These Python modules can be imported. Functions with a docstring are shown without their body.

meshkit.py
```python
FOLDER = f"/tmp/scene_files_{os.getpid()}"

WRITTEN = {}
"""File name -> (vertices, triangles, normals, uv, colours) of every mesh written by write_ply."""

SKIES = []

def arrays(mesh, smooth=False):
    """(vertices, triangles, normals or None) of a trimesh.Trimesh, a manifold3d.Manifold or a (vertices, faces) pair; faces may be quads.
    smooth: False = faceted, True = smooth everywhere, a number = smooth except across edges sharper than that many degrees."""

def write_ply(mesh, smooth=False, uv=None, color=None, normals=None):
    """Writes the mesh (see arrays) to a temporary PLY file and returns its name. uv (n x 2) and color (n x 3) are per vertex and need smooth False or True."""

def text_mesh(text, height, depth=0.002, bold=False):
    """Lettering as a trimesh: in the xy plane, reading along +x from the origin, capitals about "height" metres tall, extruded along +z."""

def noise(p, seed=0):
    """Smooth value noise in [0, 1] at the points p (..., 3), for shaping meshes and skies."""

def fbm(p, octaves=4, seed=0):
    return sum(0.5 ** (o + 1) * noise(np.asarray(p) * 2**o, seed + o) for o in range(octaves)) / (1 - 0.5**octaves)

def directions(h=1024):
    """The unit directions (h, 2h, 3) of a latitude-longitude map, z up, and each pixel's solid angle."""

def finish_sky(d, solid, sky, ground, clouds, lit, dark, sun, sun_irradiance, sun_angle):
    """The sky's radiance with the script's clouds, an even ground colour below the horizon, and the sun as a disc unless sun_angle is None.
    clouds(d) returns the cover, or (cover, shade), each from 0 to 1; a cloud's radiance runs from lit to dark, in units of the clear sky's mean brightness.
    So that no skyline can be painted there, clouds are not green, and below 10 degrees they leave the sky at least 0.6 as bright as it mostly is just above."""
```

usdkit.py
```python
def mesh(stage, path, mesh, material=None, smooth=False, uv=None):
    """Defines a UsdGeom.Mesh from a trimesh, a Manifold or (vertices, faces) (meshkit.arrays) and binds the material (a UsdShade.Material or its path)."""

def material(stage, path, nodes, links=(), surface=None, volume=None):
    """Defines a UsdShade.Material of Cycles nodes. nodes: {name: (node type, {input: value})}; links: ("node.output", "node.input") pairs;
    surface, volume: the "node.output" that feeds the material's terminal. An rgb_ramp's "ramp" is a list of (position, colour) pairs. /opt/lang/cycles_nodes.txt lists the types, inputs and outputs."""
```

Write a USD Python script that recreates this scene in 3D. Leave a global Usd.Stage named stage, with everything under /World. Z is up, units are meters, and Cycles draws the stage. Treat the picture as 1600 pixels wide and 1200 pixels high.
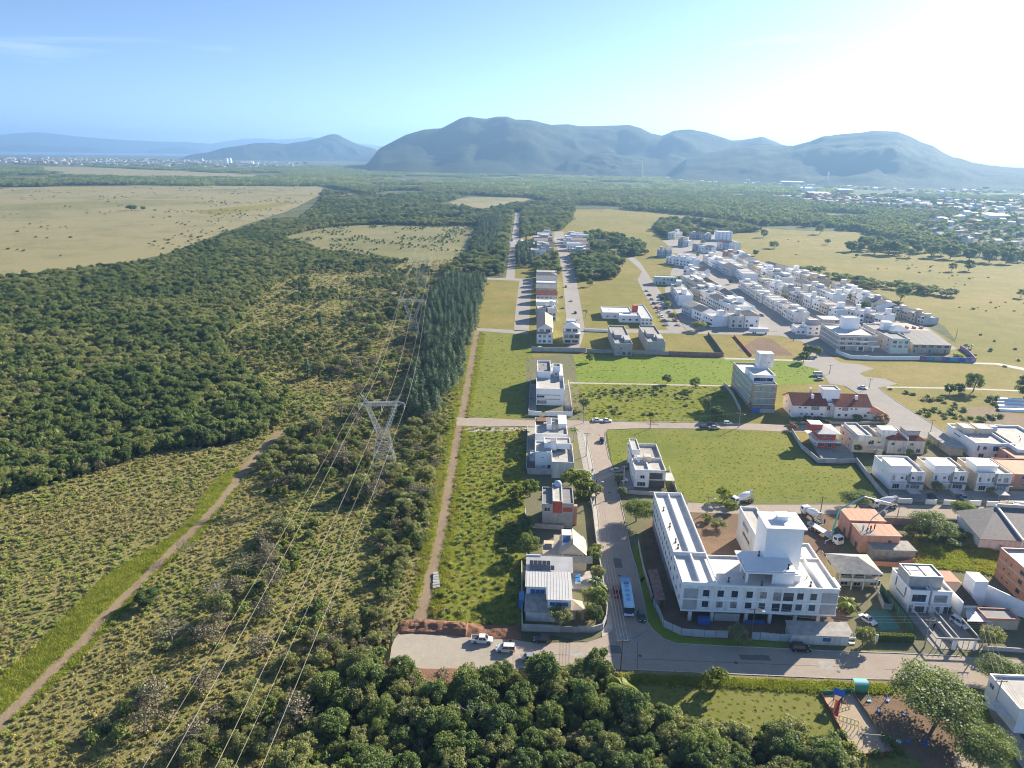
import math, random
import numpy as np
import trimesh, shapely
from shapely.geometry import Polygon, LineString, Point, MultiPolygon
from shapely.ops import unary_union
from pxr import Usd, UsdGeom, UsdLux, UsdShade, Sdf, Gf, Vt
import usdkit, meshkit

stage = Usd.Stage.CreateInMemory()
UsdGeom.SetStageUpAxis(stage, "Z"); UsdGeom.SetStageMetersPerUnit(stage, 1.0)
world = UsdGeom.Xform.Define(stage, "/World"); stage.SetDefaultPrim(world.GetPrim())
UsdGeom.Scope.Define(stage, "/World/Looks")

# ------------------------------------------------------------------ camera, sky, sun
HCAM = 110.0; FPX = 1110.0; PITCH = math.radians(18.0); ROLL = math.radians(0.9)
f0 = np.array([0, math.cos(PITCH), -math.sin(PITCH)]); u0 = np.array([0, math.sin(PITCH), math.cos(PITCH)]); x0 = np.array([1.0, 0, 0])
RV = math.cos(ROLL) * x0 + math.sin(ROLL) * u0; UV = math.cos(ROLL) * u0 - math.sin(ROLL) * x0
cam = UsdGeom.Camera.Define(stage, "/World/camera")
M = Gf.Matrix4d(*RV, 0, *UV, 0, *(-f0), 0, 0, 0, HCAM, 1)
cam.AddTransformOp().Set(M)
cam.CreateFocalLengthAttr(24.0); cam.CreateHorizontalApertureAttr(24.0 * 1600 / FPX)
cam.CreateClippingRangeAttr(Gf.Vec2f(1.0, 120000.0))
cam.GetPrim().CreateAttribute("exposure", Sdf.ValueTypeNames.Float).Set(1.45)

HAZE = 0.000095
SAGS = (12.3, 6.0, 5.0, 5.0)
SUN_AZ, SUN_EL = math.radians(47.0), math.radians(23.0)
SUN = np.array([math.sin(SUN_AZ) * math.cos(SUN_EL), math.cos(SUN_AZ) * math.cos(SUN_EL), math.sin(SUN_EL)])
sky = UsdLux.DomeLight.Define(stage, "/World/sky")
sky.GetPrim().SetCustomDataByKey("kind", "structure")
skym = usdkit.material(stage, "/World/Looks/sky_look", {
    "tc": ("texture_coordinate", {}),
    "mp": ("mapping", {"scale": (1.0, 1.0, 9.0)}),
    "n": ("noise_texture", {"scale": 2.6, "detail": 7.0, "roughness": 0.58, "distortion": 0.4}),
    "r": ("rgb_ramp", {"ramp": [(0.0, (0, 0, 0)), (0.58, (0, 0, 0)), (0.72, (0.2, 0.2, 0.2)), (1.0, (0.4, 0.4, 0.4))]}),
    "s": ("sky_texture", {"sky_type": "single_scattering", "sun_disc": False, "sun_elevation": SUN_EL, "sun_rotation": SUN_AZ,
                          "altitude": 100.0, "air_density": 0.5, "aerosol_density": 0.35, "ozone_density": 2.6}),
    "c": ("mix", {"color2": (9.0, 9.3, 9.8)}),
    "b": ("background_shader", {"strength": 0.072})},
    [("tc.generated", "mp.vector"), ("mp.vector", "n.vector"), ("n.fac", "r.fac"), ("r.color", "c.fac"), ("s.color", "c.color1"), ("c.color", "b.color")], surface="b.background")
UsdShade.MaterialBindingAPI.Apply(sky.GetPrim()).Bind(skym)
sun = UsdLux.DistantLight.Define(stage, "/World/sun")
sun.CreateIntensityAttr(1.25); sun.CreateAngleAttr(0.5); sun.CreateColorAttr(Gf.Vec3f(1.0, 0.88, 0.70)); sun.CreateNormalizeAttr(True)
zx = SUN; xx = np.cross([0, 0, 1.0], zx); xx /= np.linalg.norm(xx); yx = np.cross(zx, xx)
sun.AddTransformOp().Set(Gf.Matrix4d(*xx, 0, *yx, 0, *zx, 0, 0, 0, 0, 1))

# ------------------------------------------------------------------ helpers
def G(px, py, z=0.0):
    """the point of the level z that lies under a point of the photograph (survey by unprojection)"""
    d = f0 * FPX + RV * (px - 800) + UV * (600 - py)
    t = (z - HCAM) / d[2]
    p = d * t
    return np.array([p[0], p[1], z])
def GP(pts, z=0.0): return [tuple(G(x, y, z)[:2]) for x, y in pts]
USED = {}
def numbered(name, parent="/World"):
    k = (parent, name); n = USED.get(k, 0); USED[k] = n + 1
    return f"{parent}/{name}" if n == 0 else f"{parent}/{name}_{n:03d}"
def tag(p, label=None, cat=None, group=None, kind=None):
    p = p.GetPrim() if hasattr(p, "GetPrim") else p
    for k, v in (("label", label), ("category", cat), ("group", group), ("kind", kind)):
        if v: p.SetCustomDataByKey(k, v)
    return p
def thing(name, label, cat, loc=(0, 0, 0), rot=0.0, group=None, scale=None, kind=None):
    x = UsdGeom.Xform.Define(stage, numbered(name))
    x.AddTranslateOp().Set(Gf.Vec3d(*map(float, loc)))
    if rot: x.AddRotateZOp().Set(float(rot))
    if scale is not None: x.AddScaleOp().Set(Gf.Vec3f(*np.broadcast_to(scale, 3).astype(float).tolist()))
    tag(x, label, cat, group, kind)
    return str(x.GetPath())
def part(parent, name, mesh, mat, label=None, smooth=False, kind=None):
    path = numbered(name, parent)
    m = usdkit.mesh(stage, path, mesh, LOOK[mat] if isinstance(mat, str) else mat, smooth=smooth)
    tag(m, label, kind=kind)
    return path
def top(name, mesh, mat, label=None, cat=None, group=None, kind=None, smooth=False):
    m = usdkit.mesh(stage, numbered(name), mesh, LOOK[mat], smooth=smooth)
    tag(m, label, cat, group, kind)
    return str(m.GetPath())
def klass(name):
    path = "/World/kinds/" + name
    if not stage.GetPrimAtPath("/World/kinds"): stage.CreateClassPrim("/World/kinds")
    UsdGeom.Xform.Define(stage, path)
    return path
def place(name, cls, label, cat, loc, rot=0.0, scale=1.0, group=None):
    x = UsdGeom.Xform.Define(stage, numbered(name))
    x.AddTranslateOp().Set(Gf.Vec3d(*map(float, loc))); x.AddRotateZOp().Set(float(rot))
    x.AddScaleOp().Set(Gf.Vec3f(*np.broadcast_to(scale, 3).astype(float).tolist()))
    p = x.GetPrim(); p.GetReferences().AddInternalReference(cls); p.SetInstanceable(True)
    tag(p, label, cat, group)
    return p
class MB:
    """collects triangles"""
    def __init__(s): s.v = []; s.f = []; s.n = 0
    def add(s, v, f):
        v = np.asarray(v, float); f = np.asarray(f, int)
        if f.shape[1] == 4: f = np.vstack([f[:, [0, 1, 2]], f[:, [0, 2, 3]]])
        s.v.append(v); s.f.append(f + s.n); s.n += len(v); return s
    def mesh(s, m): return s.add(m.vertices, m.faces)
    def box(s, x0, x1, y0, y1, z0, z1):
        v = [(x, y, z) for z in (z0, z1) for y in (y0, y1) for x in (x0, x1)]
        return s.add(v, [[0, 2, 3, 1], [4, 5, 7, 6], [0, 1, 5, 4], [2, 6, 7, 3], [0, 4, 6, 2], [1, 3, 7, 5]])
    def quad(s, a, b, c, d): return s.add([a, b, c, d], [[0, 1, 2, 3]])
    def bar(s, a, b, r=0.05, n=4, r2=None):
        a = np.asarray(a, float); b = np.asarray(b, float); d = b - a; L = np.linalg.norm(d); d = d / max(L, 1e-9)
        q = np.cross(d, [0, 0, 1.0] if abs(d[2]) < 0.9 else [1.0, 0, 0]); q /= np.linalg.norm(q); w = np.cross(d, q)
        t = np.arange(n) * 2 * math.pi / n + math.pi / 4
        ring = np.cos(t)[:, None] * q + np.sin(t)[:, None] * w
        r2 = r if r2 is None else r2
        v = np.vstack([a + ring * r, b + ring * r2, [a], [b]])
        i = np.arange(n); j = (i + 1) % n
        f = np.vstack([np.stack([i, j, n + j], 1), np.stack([i, n + j, n + i], 1), np.stack([j, i, np.full(n, 2 * n)], 1), np.stack([n + i, n + j, np.full(n, 2 * n + 1)], 1)])
        return s.add(v, f)
    def line(s, pts, r, n=4):
        for a, b in zip(pts[:-1], pts[1:]): s.bar(a, b, r, n)
        return s
    def prism(s, poly, z0, z1):
        """vertical prism on a polygon of (x, y)"""
        P = poly if isinstance(poly, Polygon) else Polygon(poly)
        m = trimesh.creation.extrude_polygon(P, z1 - z0, engine="earcut")
        m.apply_translation((0, 0, z0)); return s.mesh(m)
    def slab(s, top_pts, t):
        """a slab under a planar convex polygon of 3-D points given anticlockwise from above"""
        a = np.asarray(top_pts, float); n = len(a); b = a - [0, 0, t]
        f = [[0, i, i + 1] for i in range(1, n - 1)] + [[n, n + i + 1, n + i] for i in range(1, n - 1)]
        for i in range(n):
            j = (i + 1) % n; f += [[i, n + i, n + j], [i, n + j, j]]
        return s.add(np.vstack([a, b]), f)
    def arr(s): return np.vstack(s.v), np.vstack(s.f)
    @property
    def empty(s): return s.n == 0
def sheet(poly, z):
    """flat triangulated sheet of a shapely polygon"""
    mb = MB()
    for g in getattr(poly, "geoms", [poly]):
        if g.area < 0.05: continue
        v, f = trimesh.creation.triangulate_polygon(g, engine="earcut")
        a = np.cross(v[f[:, 1]] - v[f[:, 0]], v[f[:, 2]] - v[f[:, 0]])
        f[a < 0] = f[a < 0][:, ::-1]
        mb.add(np.column_stack([v, np.full(len(v), z)]), f)
    return mb.arr()
def rough(poly, amp, step, seed=0):
    """a polygon with an uneven outline"""
    out = []
    for g in getattr(poly, "geoms", [poly]):
        L = g.exterior.length; n = max(8, int(L / step)); n = min(n, 1500)
        p = np.array([g.exterior.interpolate(i / n, normalized=True).coords[0] for i in range(n)])
        s = L / n * 2.2
        o = np.stack([meshkit.fbm(np.column_stack([p / s, np.full(n, k * 7.3)]), 3, seed + k) for k in (0, 1)], 1) - 0.5
        out.append(Polygon(p + o * 2 * amp).buffer(0))
    return unary_union(out)
def road_poly(pxs, widths):
    p = np.array(GP(pxs))
    w = np.broadcast_to(widths, len(p))
    return unary_union([LineString(p[i:i + 2]).buffer(max(w[i], w[i + 1]) / 2) for i in range(len(p) - 1)])
def sample(poly, n, rng):
    x0_, y0_, x1_, y1_ = poly.bounds; out = np.zeros((0, 2)); shapely.prepare(poly)
    while len(out) < n:
        q = rng.uniform((x0_, y0_), (x1_, y1_), (max(4000, n), 2))
        out = np.vstack([out, q[shapely.contains_xy(poly, q[:, 0], q[:, 1])]])
    return out[:n]
def spaced(poly, d, rng, jitter=0.85):
    """jittered hexagonal grid of points in a polygon"""
    x0_, y0_, x1_, y1_ = poly.bounds
    xs = np.arange(x0_, x1_, d); ys = np.arange(y0_, y1_, d * 0.87)
    X, Y = np.meshgrid(xs, ys); X = X + (np.arange(len(ys)) % 2)[:, None] * d / 2
    q = np.column_stack([X.ravel(), Y.ravel()]) + rng.uniform(-0.5, 0.5, (X.size, 2)) * d * jitter
    shapely.prepare(poly)
    return q[shapely.contains_xy(poly, q[:, 0], q[:, 1])]
def in_view(q, margin=60.0, z=0.0):
    """points that the photograph could see (with a margin in its pixels)"""
    p = np.column_stack([q, np.full(len(q), z - HCAM)]); k = p @ f0
    ok = k > 5; k = np.where(ok, k, 1)
    u = 800 + FPX * (p @ RV) / k; v = 600 - FPX * (p @ UV) / k
    return ok & (u > -margin) & (u < 1600 + margin) & (v < 1200 + margin * 2)
def instancer(name, protos, q, scales, idx, label, cat, z=0.0, kind="stuff", seed=0, zs=None):
    rng = np.random.default_rng(seed)
    pi = UsdGeom.PointInstancer.Define(stage, numbered(name)); P = str(pi.GetPath())
    pi.CreatePrototypesRel().SetTargets([Sdf.Path(x(P)) for x in protos])
    n = len(q)
    z = np.broadcast_to(z, n)
    pi.CreatePositionsAttr(Vt.Vec3fArray.FromNumpy(np.column_stack([q, z]).astype(np.float32)))
    pi.CreateProtoIndicesAttr(Vt.IntArray.FromNumpy(np.asarray(idx, np.int32)))
    s = np.asarray(scales, float); s = np.column_stack([s, s, s * (1 if zs is None else zs)]) if s.ndim == 1 else s
    pi.CreateScalesAttr(Vt.Vec3fArray.FromNumpy(s.astype(np.float32)))
    a = rng.uniform(0, math.pi, n)
    o = np.zeros((n, 4)); o[:, 2] = np.sin(a); o[:, 3] = np.cos(a)
    pi.CreateOrientationsAttr([Gf.Quath(float(w), 0.0, 0.0, float(k)) for k, w in zip(o[:, 2], o[:, 3])])
    tag(pi, label, cat, kind=kind)
    return P
LOOK = {}
def look(name, col, rough_=0.8, spec=0.3, metal=0.0, var=0.0, scale=1.0, bump=0.0, bscale=None, extra=None, col2=None, detail=5.0, stretch=None, emit=None):
    """a surface: colour with noise towards col2 (or +-var), optional bump"""
    col = np.asarray(col, float)
    nodes = {"p": ("principled_bsdf", {"base_color": col, "roughness": rough_, "specular_ior_level": spec, "metallic": metal})}
    links = []
    if var or col2 is not None:
        lo, hi = (col * (1 - var), np.minimum(col * (1 + var), 0.95)) if col2 is None else (col, np.asarray(col2, float))
        nodes["g"] = ("geometry", {}); nodes["m"] = ("mapping", {"scale": stretch or (1, 1, 1)})
        nodes["n"] = ("noise_texture", {"scale": scale, "detail": detail, "roughness": 0.62})
        nodes["r"] = ("rgb_ramp", {"ramp": [(0.0, lo), (0.36, lo), (0.64, hi), (1.0, hi)]})
        links += [("g.position", "m.vector"), ("m.vector", "n.vector"), ("n.fac", "r.fac"), ("r.color", "p.base_color")]
    if bump:
        nodes["g2"] = ("geometry", {}); nodes["n2"] = ("noise_texture", {"scale": bscale or scale * 3, "detail": 4.0})
        nodes["bp"] = ("bump", {"strength": 0.9, "distance": bump})
        links += [("g2.position", "n2.vector"), ("n2.fac", "bp.height"), ("bp.normal", "p.normal")]
    LOOK[name] = usdkit.material(stage, f"/World/Looks/{name}", nodes, links, surface="p.BSDF")
def ground_look(name, ramp, big=0.02, small=0.25, fine=1.2, bump=0.15, mixw=0.5, rough_=0.95, ramp2=None):
    """earth and turf: three scales of noise through one ramp, with relief"""
    r = [(p, c) for p, c in ramp]
    nodes = {"g": ("geometry", {}),
             "a": ("noise_texture", {"scale": big, "detail": 5.0, "roughness": 0.6, "distortion": 0.5}),
             "b": ("noise_texture", {"scale": small, "detail": 6.0, "roughness": 0.68}),
             "c": ("noise_texture", {"scale": fine, "detail": 5.0, "roughness": 0.75}),
             "ab": ("mix_float", {"fac": mixw}), "abc": ("mix_float", {"fac": 0.38}),
             "r": ("rgb_ramp", {"ramp": r}),
             "bp": ("bump", {"strength": 1.0, "distance": bump}),
             "p": ("principled_bsdf", {"roughness": rough_, "specular_ior_level": 0.08})}
    links = [("g.position", "a.vector"), ("g.position", "b.vector"), ("g.position", "c.vector"), ("a.fac", "ab.a"), ("b.fac", "ab.b"),
             ("ab.result", "abc.a"), ("c.fac", "abc.b"), ("abc.result", "r.fac"), ("r.color", "p.base_color"), ("c.fac", "bp.height"), ("bp.normal", "p.normal")]
    LOOK[name] = usdkit.material(stage, f"/World/Looks/{name}", nodes, links, surface="p.BSDF")
def leaf_look(name, dark, light, trans=0.35, world_scale=0.06, twig=False):
    """foliage: tone differs from plant to plant and from clump to clump; light comes through the leaves"""
    dark = np.asarray(dark, float); light = np.asarray(light, float)
    nodes = {"oi": ("object_info", {}), "g": ("geometry", {}),
             "n": ("noise_texture", {"scale": 0.55, "detail": 3.0}), "n2": ("noise_texture", {"scale": world_scale, "detail": 2.0}),
             "m1": ("mix_float", {"fac": 0.45}), "m2": ("mix_float", {"fac": 0.4}),
             "r": ("rgb_ramp", {"ramp": [(0.2, dark), (0.75, light)]}),
             "h": ("hsv", {"saturation": 1.0, "value": 1.0}),
             "d": ("principled_bsdf", {"roughness": 0.55, "specular_ior_level": 0.25}),
             "t": ("translucent_bsdf", {}), "tc": ("mix", {"mix_type": "multiply", "fac": 1.0, "color2": (1.15, 1.2, 0.55)}),
             "x": ("mix_closure", {"fac": trans})}
    links = [("g.position", "n.vector"), ("g.position", "n2.vector"), ("oi.random", "m1.a"), ("n2.fac", "m1.b"), ("m1.result", "m2.a"), ("n.fac", "m2.b"),
             ("m2.result", "r.fac"), ("r.color", "d.base_color"), ("r.color", "tc.color1"), ("tc.color", "t.color"),
             ("d.BSDF", "x.closure1"), ("t.BSDF", "x.closure2")]
    del nodes["h"]
    LOOK[name] = usdkit.material(stage, f"/World/Looks/{name}", nodes, links, surface="x.closure")
# ------------------------------------------------------------------ looks
ground_look("far_land", [(0.3, (0.045, 0.068, 0.034)), (0.46, (0.085, 0.105, 0.050)), (0.57, (0.150, 0.155, 0.075)), (0.68, (0.220, 0.205, 0.110))], big=0.0014, small=0.009, fine=0.06, bump=2.0)
ground_look("pasture", [(0.32, (0.103, 0.120, 0.049)), (0.42, (0.185, 0.189, 0.088)), (0.52, (0.292, 0.258, 0.139)), (0.60, (0.232, 0.232, 0.101)), (0.70, (0.163, 0.185, 0.071))], big=0.0045, small=0.02, fine=0.3, bump=0.1, mixw=0.5)
ground_look("meadow", [(0.3, (0.105, 0.120, 0.048)), (0.46, (0.185, 0.185, 0.080)), (0.58, (0.255, 0.235, 0.115)), (0.72, (0.190, 0.205, 0.080))], big=0.008, small=0.05, fine=0.4, bump=0.2)
ground_look("field_grass", [(0.3, (0.132, 0.136, 0.034)), (0.48, (0.207, 0.193, 0.048)), (0.58, (0.290, 0.227, 0.078)), (0.75, (0.331, 0.241, 0.107))], big=0.008, small=0.06, fine=0.6, bump=0.1)
ground_look("lot_grass", [(0.3, (0.090, 0.125, 0.023)), (0.46, (0.160, 0.192, 0.033)), (0.57, (0.217, 0.222, 0.044)), (0.72, (0.299, 0.235, 0.083))], big=0.03, small=0.22, fine=1.4, bump=0.22)
ground_look("lush_grass", [(0.3, (0.103, 0.164, 0.023)), (0.5, (0.181, 0.250, 0.033)), (0.7, (0.267, 0.292, 0.053))], big=0.03, small=0.3, fine=1.6, bump=0.2)
ground_look("lawn", [(0.3, (0.117, 0.129, 0.031)), (0.5, (0.171, 0.181, 0.047)), (0.7, (0.256, 0.219, 0.087))], big=0.05, small=0.3, fine=2.0, bump=0.06)
ground_look("scrub_soil", [(0.3, (0.115, 0.120, 0.042)), (0.45, (0.205, 0.195, 0.075)), (0.57, (0.275, 0.240, 0.105)), (0.72, (0.200, 0.215, 0.068))], big=0.018, small=0.16, fine=1.1, bump=0.35)
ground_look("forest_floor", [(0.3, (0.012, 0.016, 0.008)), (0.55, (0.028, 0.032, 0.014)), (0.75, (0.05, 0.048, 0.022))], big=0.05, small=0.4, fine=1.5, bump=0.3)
ground_look("dirt", [(0.3, (0.17, 0.13, 0.085)), (0.5, (0.26, 0.20, 0.135)), (0.7, (0.34, 0.27, 0.19))], big=0.06, small=0.5, fine=2.0, bump=0.08)
ground_look("red_soil", [(0.3, (0.16, 0.085, 0.055)), (0.5, (0.25, 0.140, 0.092)), (0.7, (0.34, 0.22, 0.15))], big=0.1, small=0.6, fine=2.4, bump=0.15)
ground_look("site_soil", [(0.3, (0.10, 0.070, 0.050)), (0.5, (0.20, 0.140, 0.095)), (0.7, (0.30, 0.20, 0.13))], big=0.08, small=0.4, fine=2.0, bump=0.12)
ground_look("gravel", [(0.3, (0.288, 0.258, 0.216)), (0.5, (0.384, 0.348, 0.294)), (0.7, (0.480, 0.432, 0.372))], big=0.06, small=0.5, fine=3.0, bump=0.05)
ground_look("paving", [(0.3, (0.281, 0.240, 0.204)), (0.5, (0.372, 0.317, 0.268)), (0.7, (0.463, 0.393, 0.329))], big=0.05, small=0.35, fine=2.5, bump=0.02)
ground_look("far_paving", [(0.3, (0.26, 0.245, 0.23)), (0.5, (0.33, 0.31, 0.29)), (0.7, (0.39, 0.37, 0.34))], big=0.02, small=0.15, fine=0.8, bump=0.02)
ground_look("asphalt", [(0.3, (0.13, 0.125, 0.12)), (0.5, (0.175, 0.168, 0.16)), (0.7, (0.215, 0.205, 0.195))], big=0.03, small=0.2, fine=1.6, bump=0.02)
ground_look("sand", [(0.3, (0.34, 0.28, 0.20)), (0.5, (0.42, 0.35, 0.26)), (0.7, (0.48, 0.41, 0.31))], big=0.1, small=0.6, fine=3.0, bump=0.04)
ground_look("hill_forest", [(0.3, (0.021, 0.036, 0.018)), (0.5, (0.039, 0.058, 0.026)), (0.68, (0.068, 0.086, 0.039)), (0.8, (0.130, 0.124, 0.078))], big=0.0022, small=0.012, fine=0.06, bump=6.0)
ground_look("yard", [(0.3, (0.10, 0.105, 0.055)), (0.45, (0.19, 0.175, 0.13)), (0.55, (0.15, 0.16, 0.06)), (0.7, (0.27, 0.245, 0.20))], big=0.09, small=0.5, fine=2.0, bump=0.08)
look("water", (0.06, 0.12, 0.17), 0.18, 0.5, bump=0.05, bscale=0.2)
look("white_paint", (0.76, 0.75, 0.73), 0.65, 0.25, col2=(0.58, 0.565, 0.53), scale=0.9, stretch=(1.1, 1.1, 0.14), detail=7.0)
look("clean_white", (0.80, 0.80, 0.79), 0.5, 0.35, var=0.03, scale=0.6)
look("off_white", (0.64, 0.62, 0.58), 0.65, 0.25, col2=(0.47, 0.45, 0.41), scale=0.9, stretch=(1.1, 1.1, 0.14), detail=7.0)
look("cream", (0.62, 0.53, 0.40), 0.7, 0.25, var=0.07, scale=0.5)
look("pale_yellow", (0.60, 0.53, 0.30), 0.7, 0.25, var=0.07, scale=0.5)
look("beige", (0.46, 0.39, 0.30), 0.75, 0.2, var=0.10, scale=0.5)
look("tan", (0.42, 0.29, 0.17), 0.75, 0.2, var=0.08, scale=0.5)
look("grey_render", (0.36, 0.35, 0.34), 0.8, 0.2, var=0.12, scale=0.6)
look("mid_grey", (0.24, 0.24, 0.245), 0.8, 0.2, var=0.10, scale=0.5)
look("dark_grey", (0.085, 0.085, 0.09), 0.7, 0.25, var=0.12, scale=0.6)
look("mint", (0.44, 0.55, 0.48), 0.7, 0.25, var=0.05, scale=0.5)
look("green_glass", (0.20, 0.36, 0.30), 0.25, 0.5, var=0.1, scale=0.5)
look("blue_grey", (0.36, 0.43, 0.52), 0.7, 0.25, var=0.06, scale=0.5)
look("brick_red", (0.42, 0.085, 0.05), 0.75, 0.2, var=0.12, scale=0.8)
look("salmon", (0.58, 0.31, 0.22), 0.8, 0.2, col2=(0.47, 0.24, 0.17), scale=0.8, stretch=(1, 1, .25))
look("orange_block", (0.52, 0.26, 0.16), 0.85, 0.15, col2=(0.42, 0.20, 0.125), scale=1.2, bump=0.02, bscale=5)
look("orange_roof", (0.62, 0.35, 0.24), 0.8, 0.2, col2=(0.54, 0.30, 0.21), scale=0.5)
look("terracotta", (0.235, 0.075, 0.05), 0.8, 0.2, var=0.22, scale=1.1, bump=0.04, bscale=4)
look("brown_tile", (0.10, 0.062, 0.048), 0.8, 0.2, var=0.2, scale=1.2, bump=0.04, bscale=4)
look("grey_tile", (0.15, 0.145, 0.155), 0.75, 0.25, var=0.16, scale=1.0, bump=0.04, bscale=4)
look("pink_tile", (0.46, 0.33, 0.28), 0.8, 0.2, var=0.12, scale=1.0, bump=0.04, bscale=4)
look("cream_tile", (0.56, 0.46, 0.34), 0.75, 0.2, var=0.08, scale=1.2, bump=0.03, bscale=4)
look("roof_membrane", (0.47, 0.455, 0.43), 0.85, 0.2, var=0.13, scale=0.45)
look("white_roof", (0.73, 0.71, 0.68), 0.7, 0.25, col2=(0.60, 0.575, 0.54), scale=0.3, detail=7.0)
look("metal_roof", (0.56, 0.56, 0.55), 0.5, 0.4, metal=0.0, var=0.05, scale=0.5)
look("stained_roof", (0.44, 0.43, 0.40), 0.75, 0.25, col2=(0.30, 0.28, 0.235), scale=0.9)
look("fibre_cement", (0.40, 0.38, 0.35), 0.85, 0.2, var=0.16, scale=0.7)
look("rust_roof", (0.26, 0.16, 0.13), 0.8, 0.2, var=0.25, scale=0.8)
look("concrete", (0.34, 0.325, 0.30), 0.85, 0.2, var=0.14, scale=0.8)
look("wall_concrete", (0.42, 0.41, 0.39), 0.85, 0.2, var=0.16, scale=0.5)
look("raw_wall", (0.30, 0.27, 0.235), 0.9, 0.15, var=0.2, scale=0.8)
look("kerb_stone", (0.44, 0.42, 0.39), 0.85, 0.2, var=0.12, scale=0.8)
look("glass", (0.025, 0.035, 0.05), 0.08, 0.6)
look("curtain", (0.26, 0.255, 0.25), 0.35, 0.5, var=0.3, scale=1.3)
look("dim_glass", (0.07, 0.085, 0.10), 0.12, 0.6)
look("blue_glass", (0.03, 0.12, 0.30), 0.1, 0.6)
look("window_frame", (0.68, 0.68, 0.67), 0.45, 0.4)
look("dark_frame", (0.05, 0.05, 0.055), 0.45, 0.4)
look("wood", (0.22, 0.115, 0.06), 0.7, 0.25, var=0.2, scale=1.5)
look("pool_blue", (0.05, 0.22, 0.50), 0.15, 0.5)
look("solar_cell", (0.05, 0.06, 0.085), 0.22, 0.5)
look("court_green", (0.09, 0.235, 0.19), 0.8, 0.2, var=0.08, scale=0.6)
look("net_green", (0.055, 0.12, 0.075), 0.85, 0.15, var=0.15, scale=0.8)
look("steel", (0.40, 0.41, 0.41), 0.5, 0.5, metal=0.2)
look("cable", (0.48, 0.45, 0.36), 0.45, 0.4, metal=0.0)
look("pole_concrete", (0.30, 0.28, 0.26), 0.85, 0.2, var=0.1, scale=0.6)
look("pole_dark", (0.09, 0.08, 0.075), 0.8, 0.2)
look("sheet_metal", (0.42, 0.46, 0.50), 0.5, 0.4, var=0.08, scale=0.9)
look("car_white", (0.78, 0.78, 0.78), 0.22, 0.5)
look("car_silver", (0.45, 0.46, 0.47), 0.25, 0.5, metal=0.4)
look("car_dark", (0.045, 0.042, 0.042), 0.2, 0.5)
look("car_black", (0.012, 0.012, 0.013), 0.22, 0.5)
look("car_red", (0.42, 0.03, 0.03), 0.22, 0.5)
look("tyre", (0.015, 0.015, 0.015), 0.85, 0.2)
look("rim", (0.5, 0.5, 0.5), 0.3, 0.5, metal=0.7)
look("lamp_white", (0.85, 0.85, 0.8), 0.2, 0.5)
look("lamp_red", (0.4, 0.02, 0.02), 0.3, 0.5)
look("bus_blue", (0.10, 0.34, 0.64), 0.3, 0.5)
look("bus_pale", (0.36, 0.60, 0.76), 0.35, 0.45)
look("bus_navy", (0.03, 0.08, 0.30), 0.3, 0.5)
look("play_red", (0.52, 0.08, 0.06), 0.45, 0.4)
look("play_blue", (0.05, 0.13, 0.42), 0.45, 0.4)
look("play_yellow", (0.60, 0.45, 0.06), 0.45, 0.4)
look("play_green", (0.06, 0.30, 0.18), 0.45, 0.4)
look("play_lilac", (0.30, 0.32, 0.52), 0.5, 0.4)
look("shelter_teal", (0.10, 0.42, 0.42), 0.45, 0.4)
look("skin", (0.35, 0.2, 0.14), 0.6, 0.3)
look("cloth_dark", (0.02, 0.02, 0.025), 0.9, 0.2)
look("cloth_blue", (0.06, 0.09, 0.2), 0.9, 0.2)
look("cloth_light", (0.45, 0.42, 0.4), 0.9, 0.2)
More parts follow.
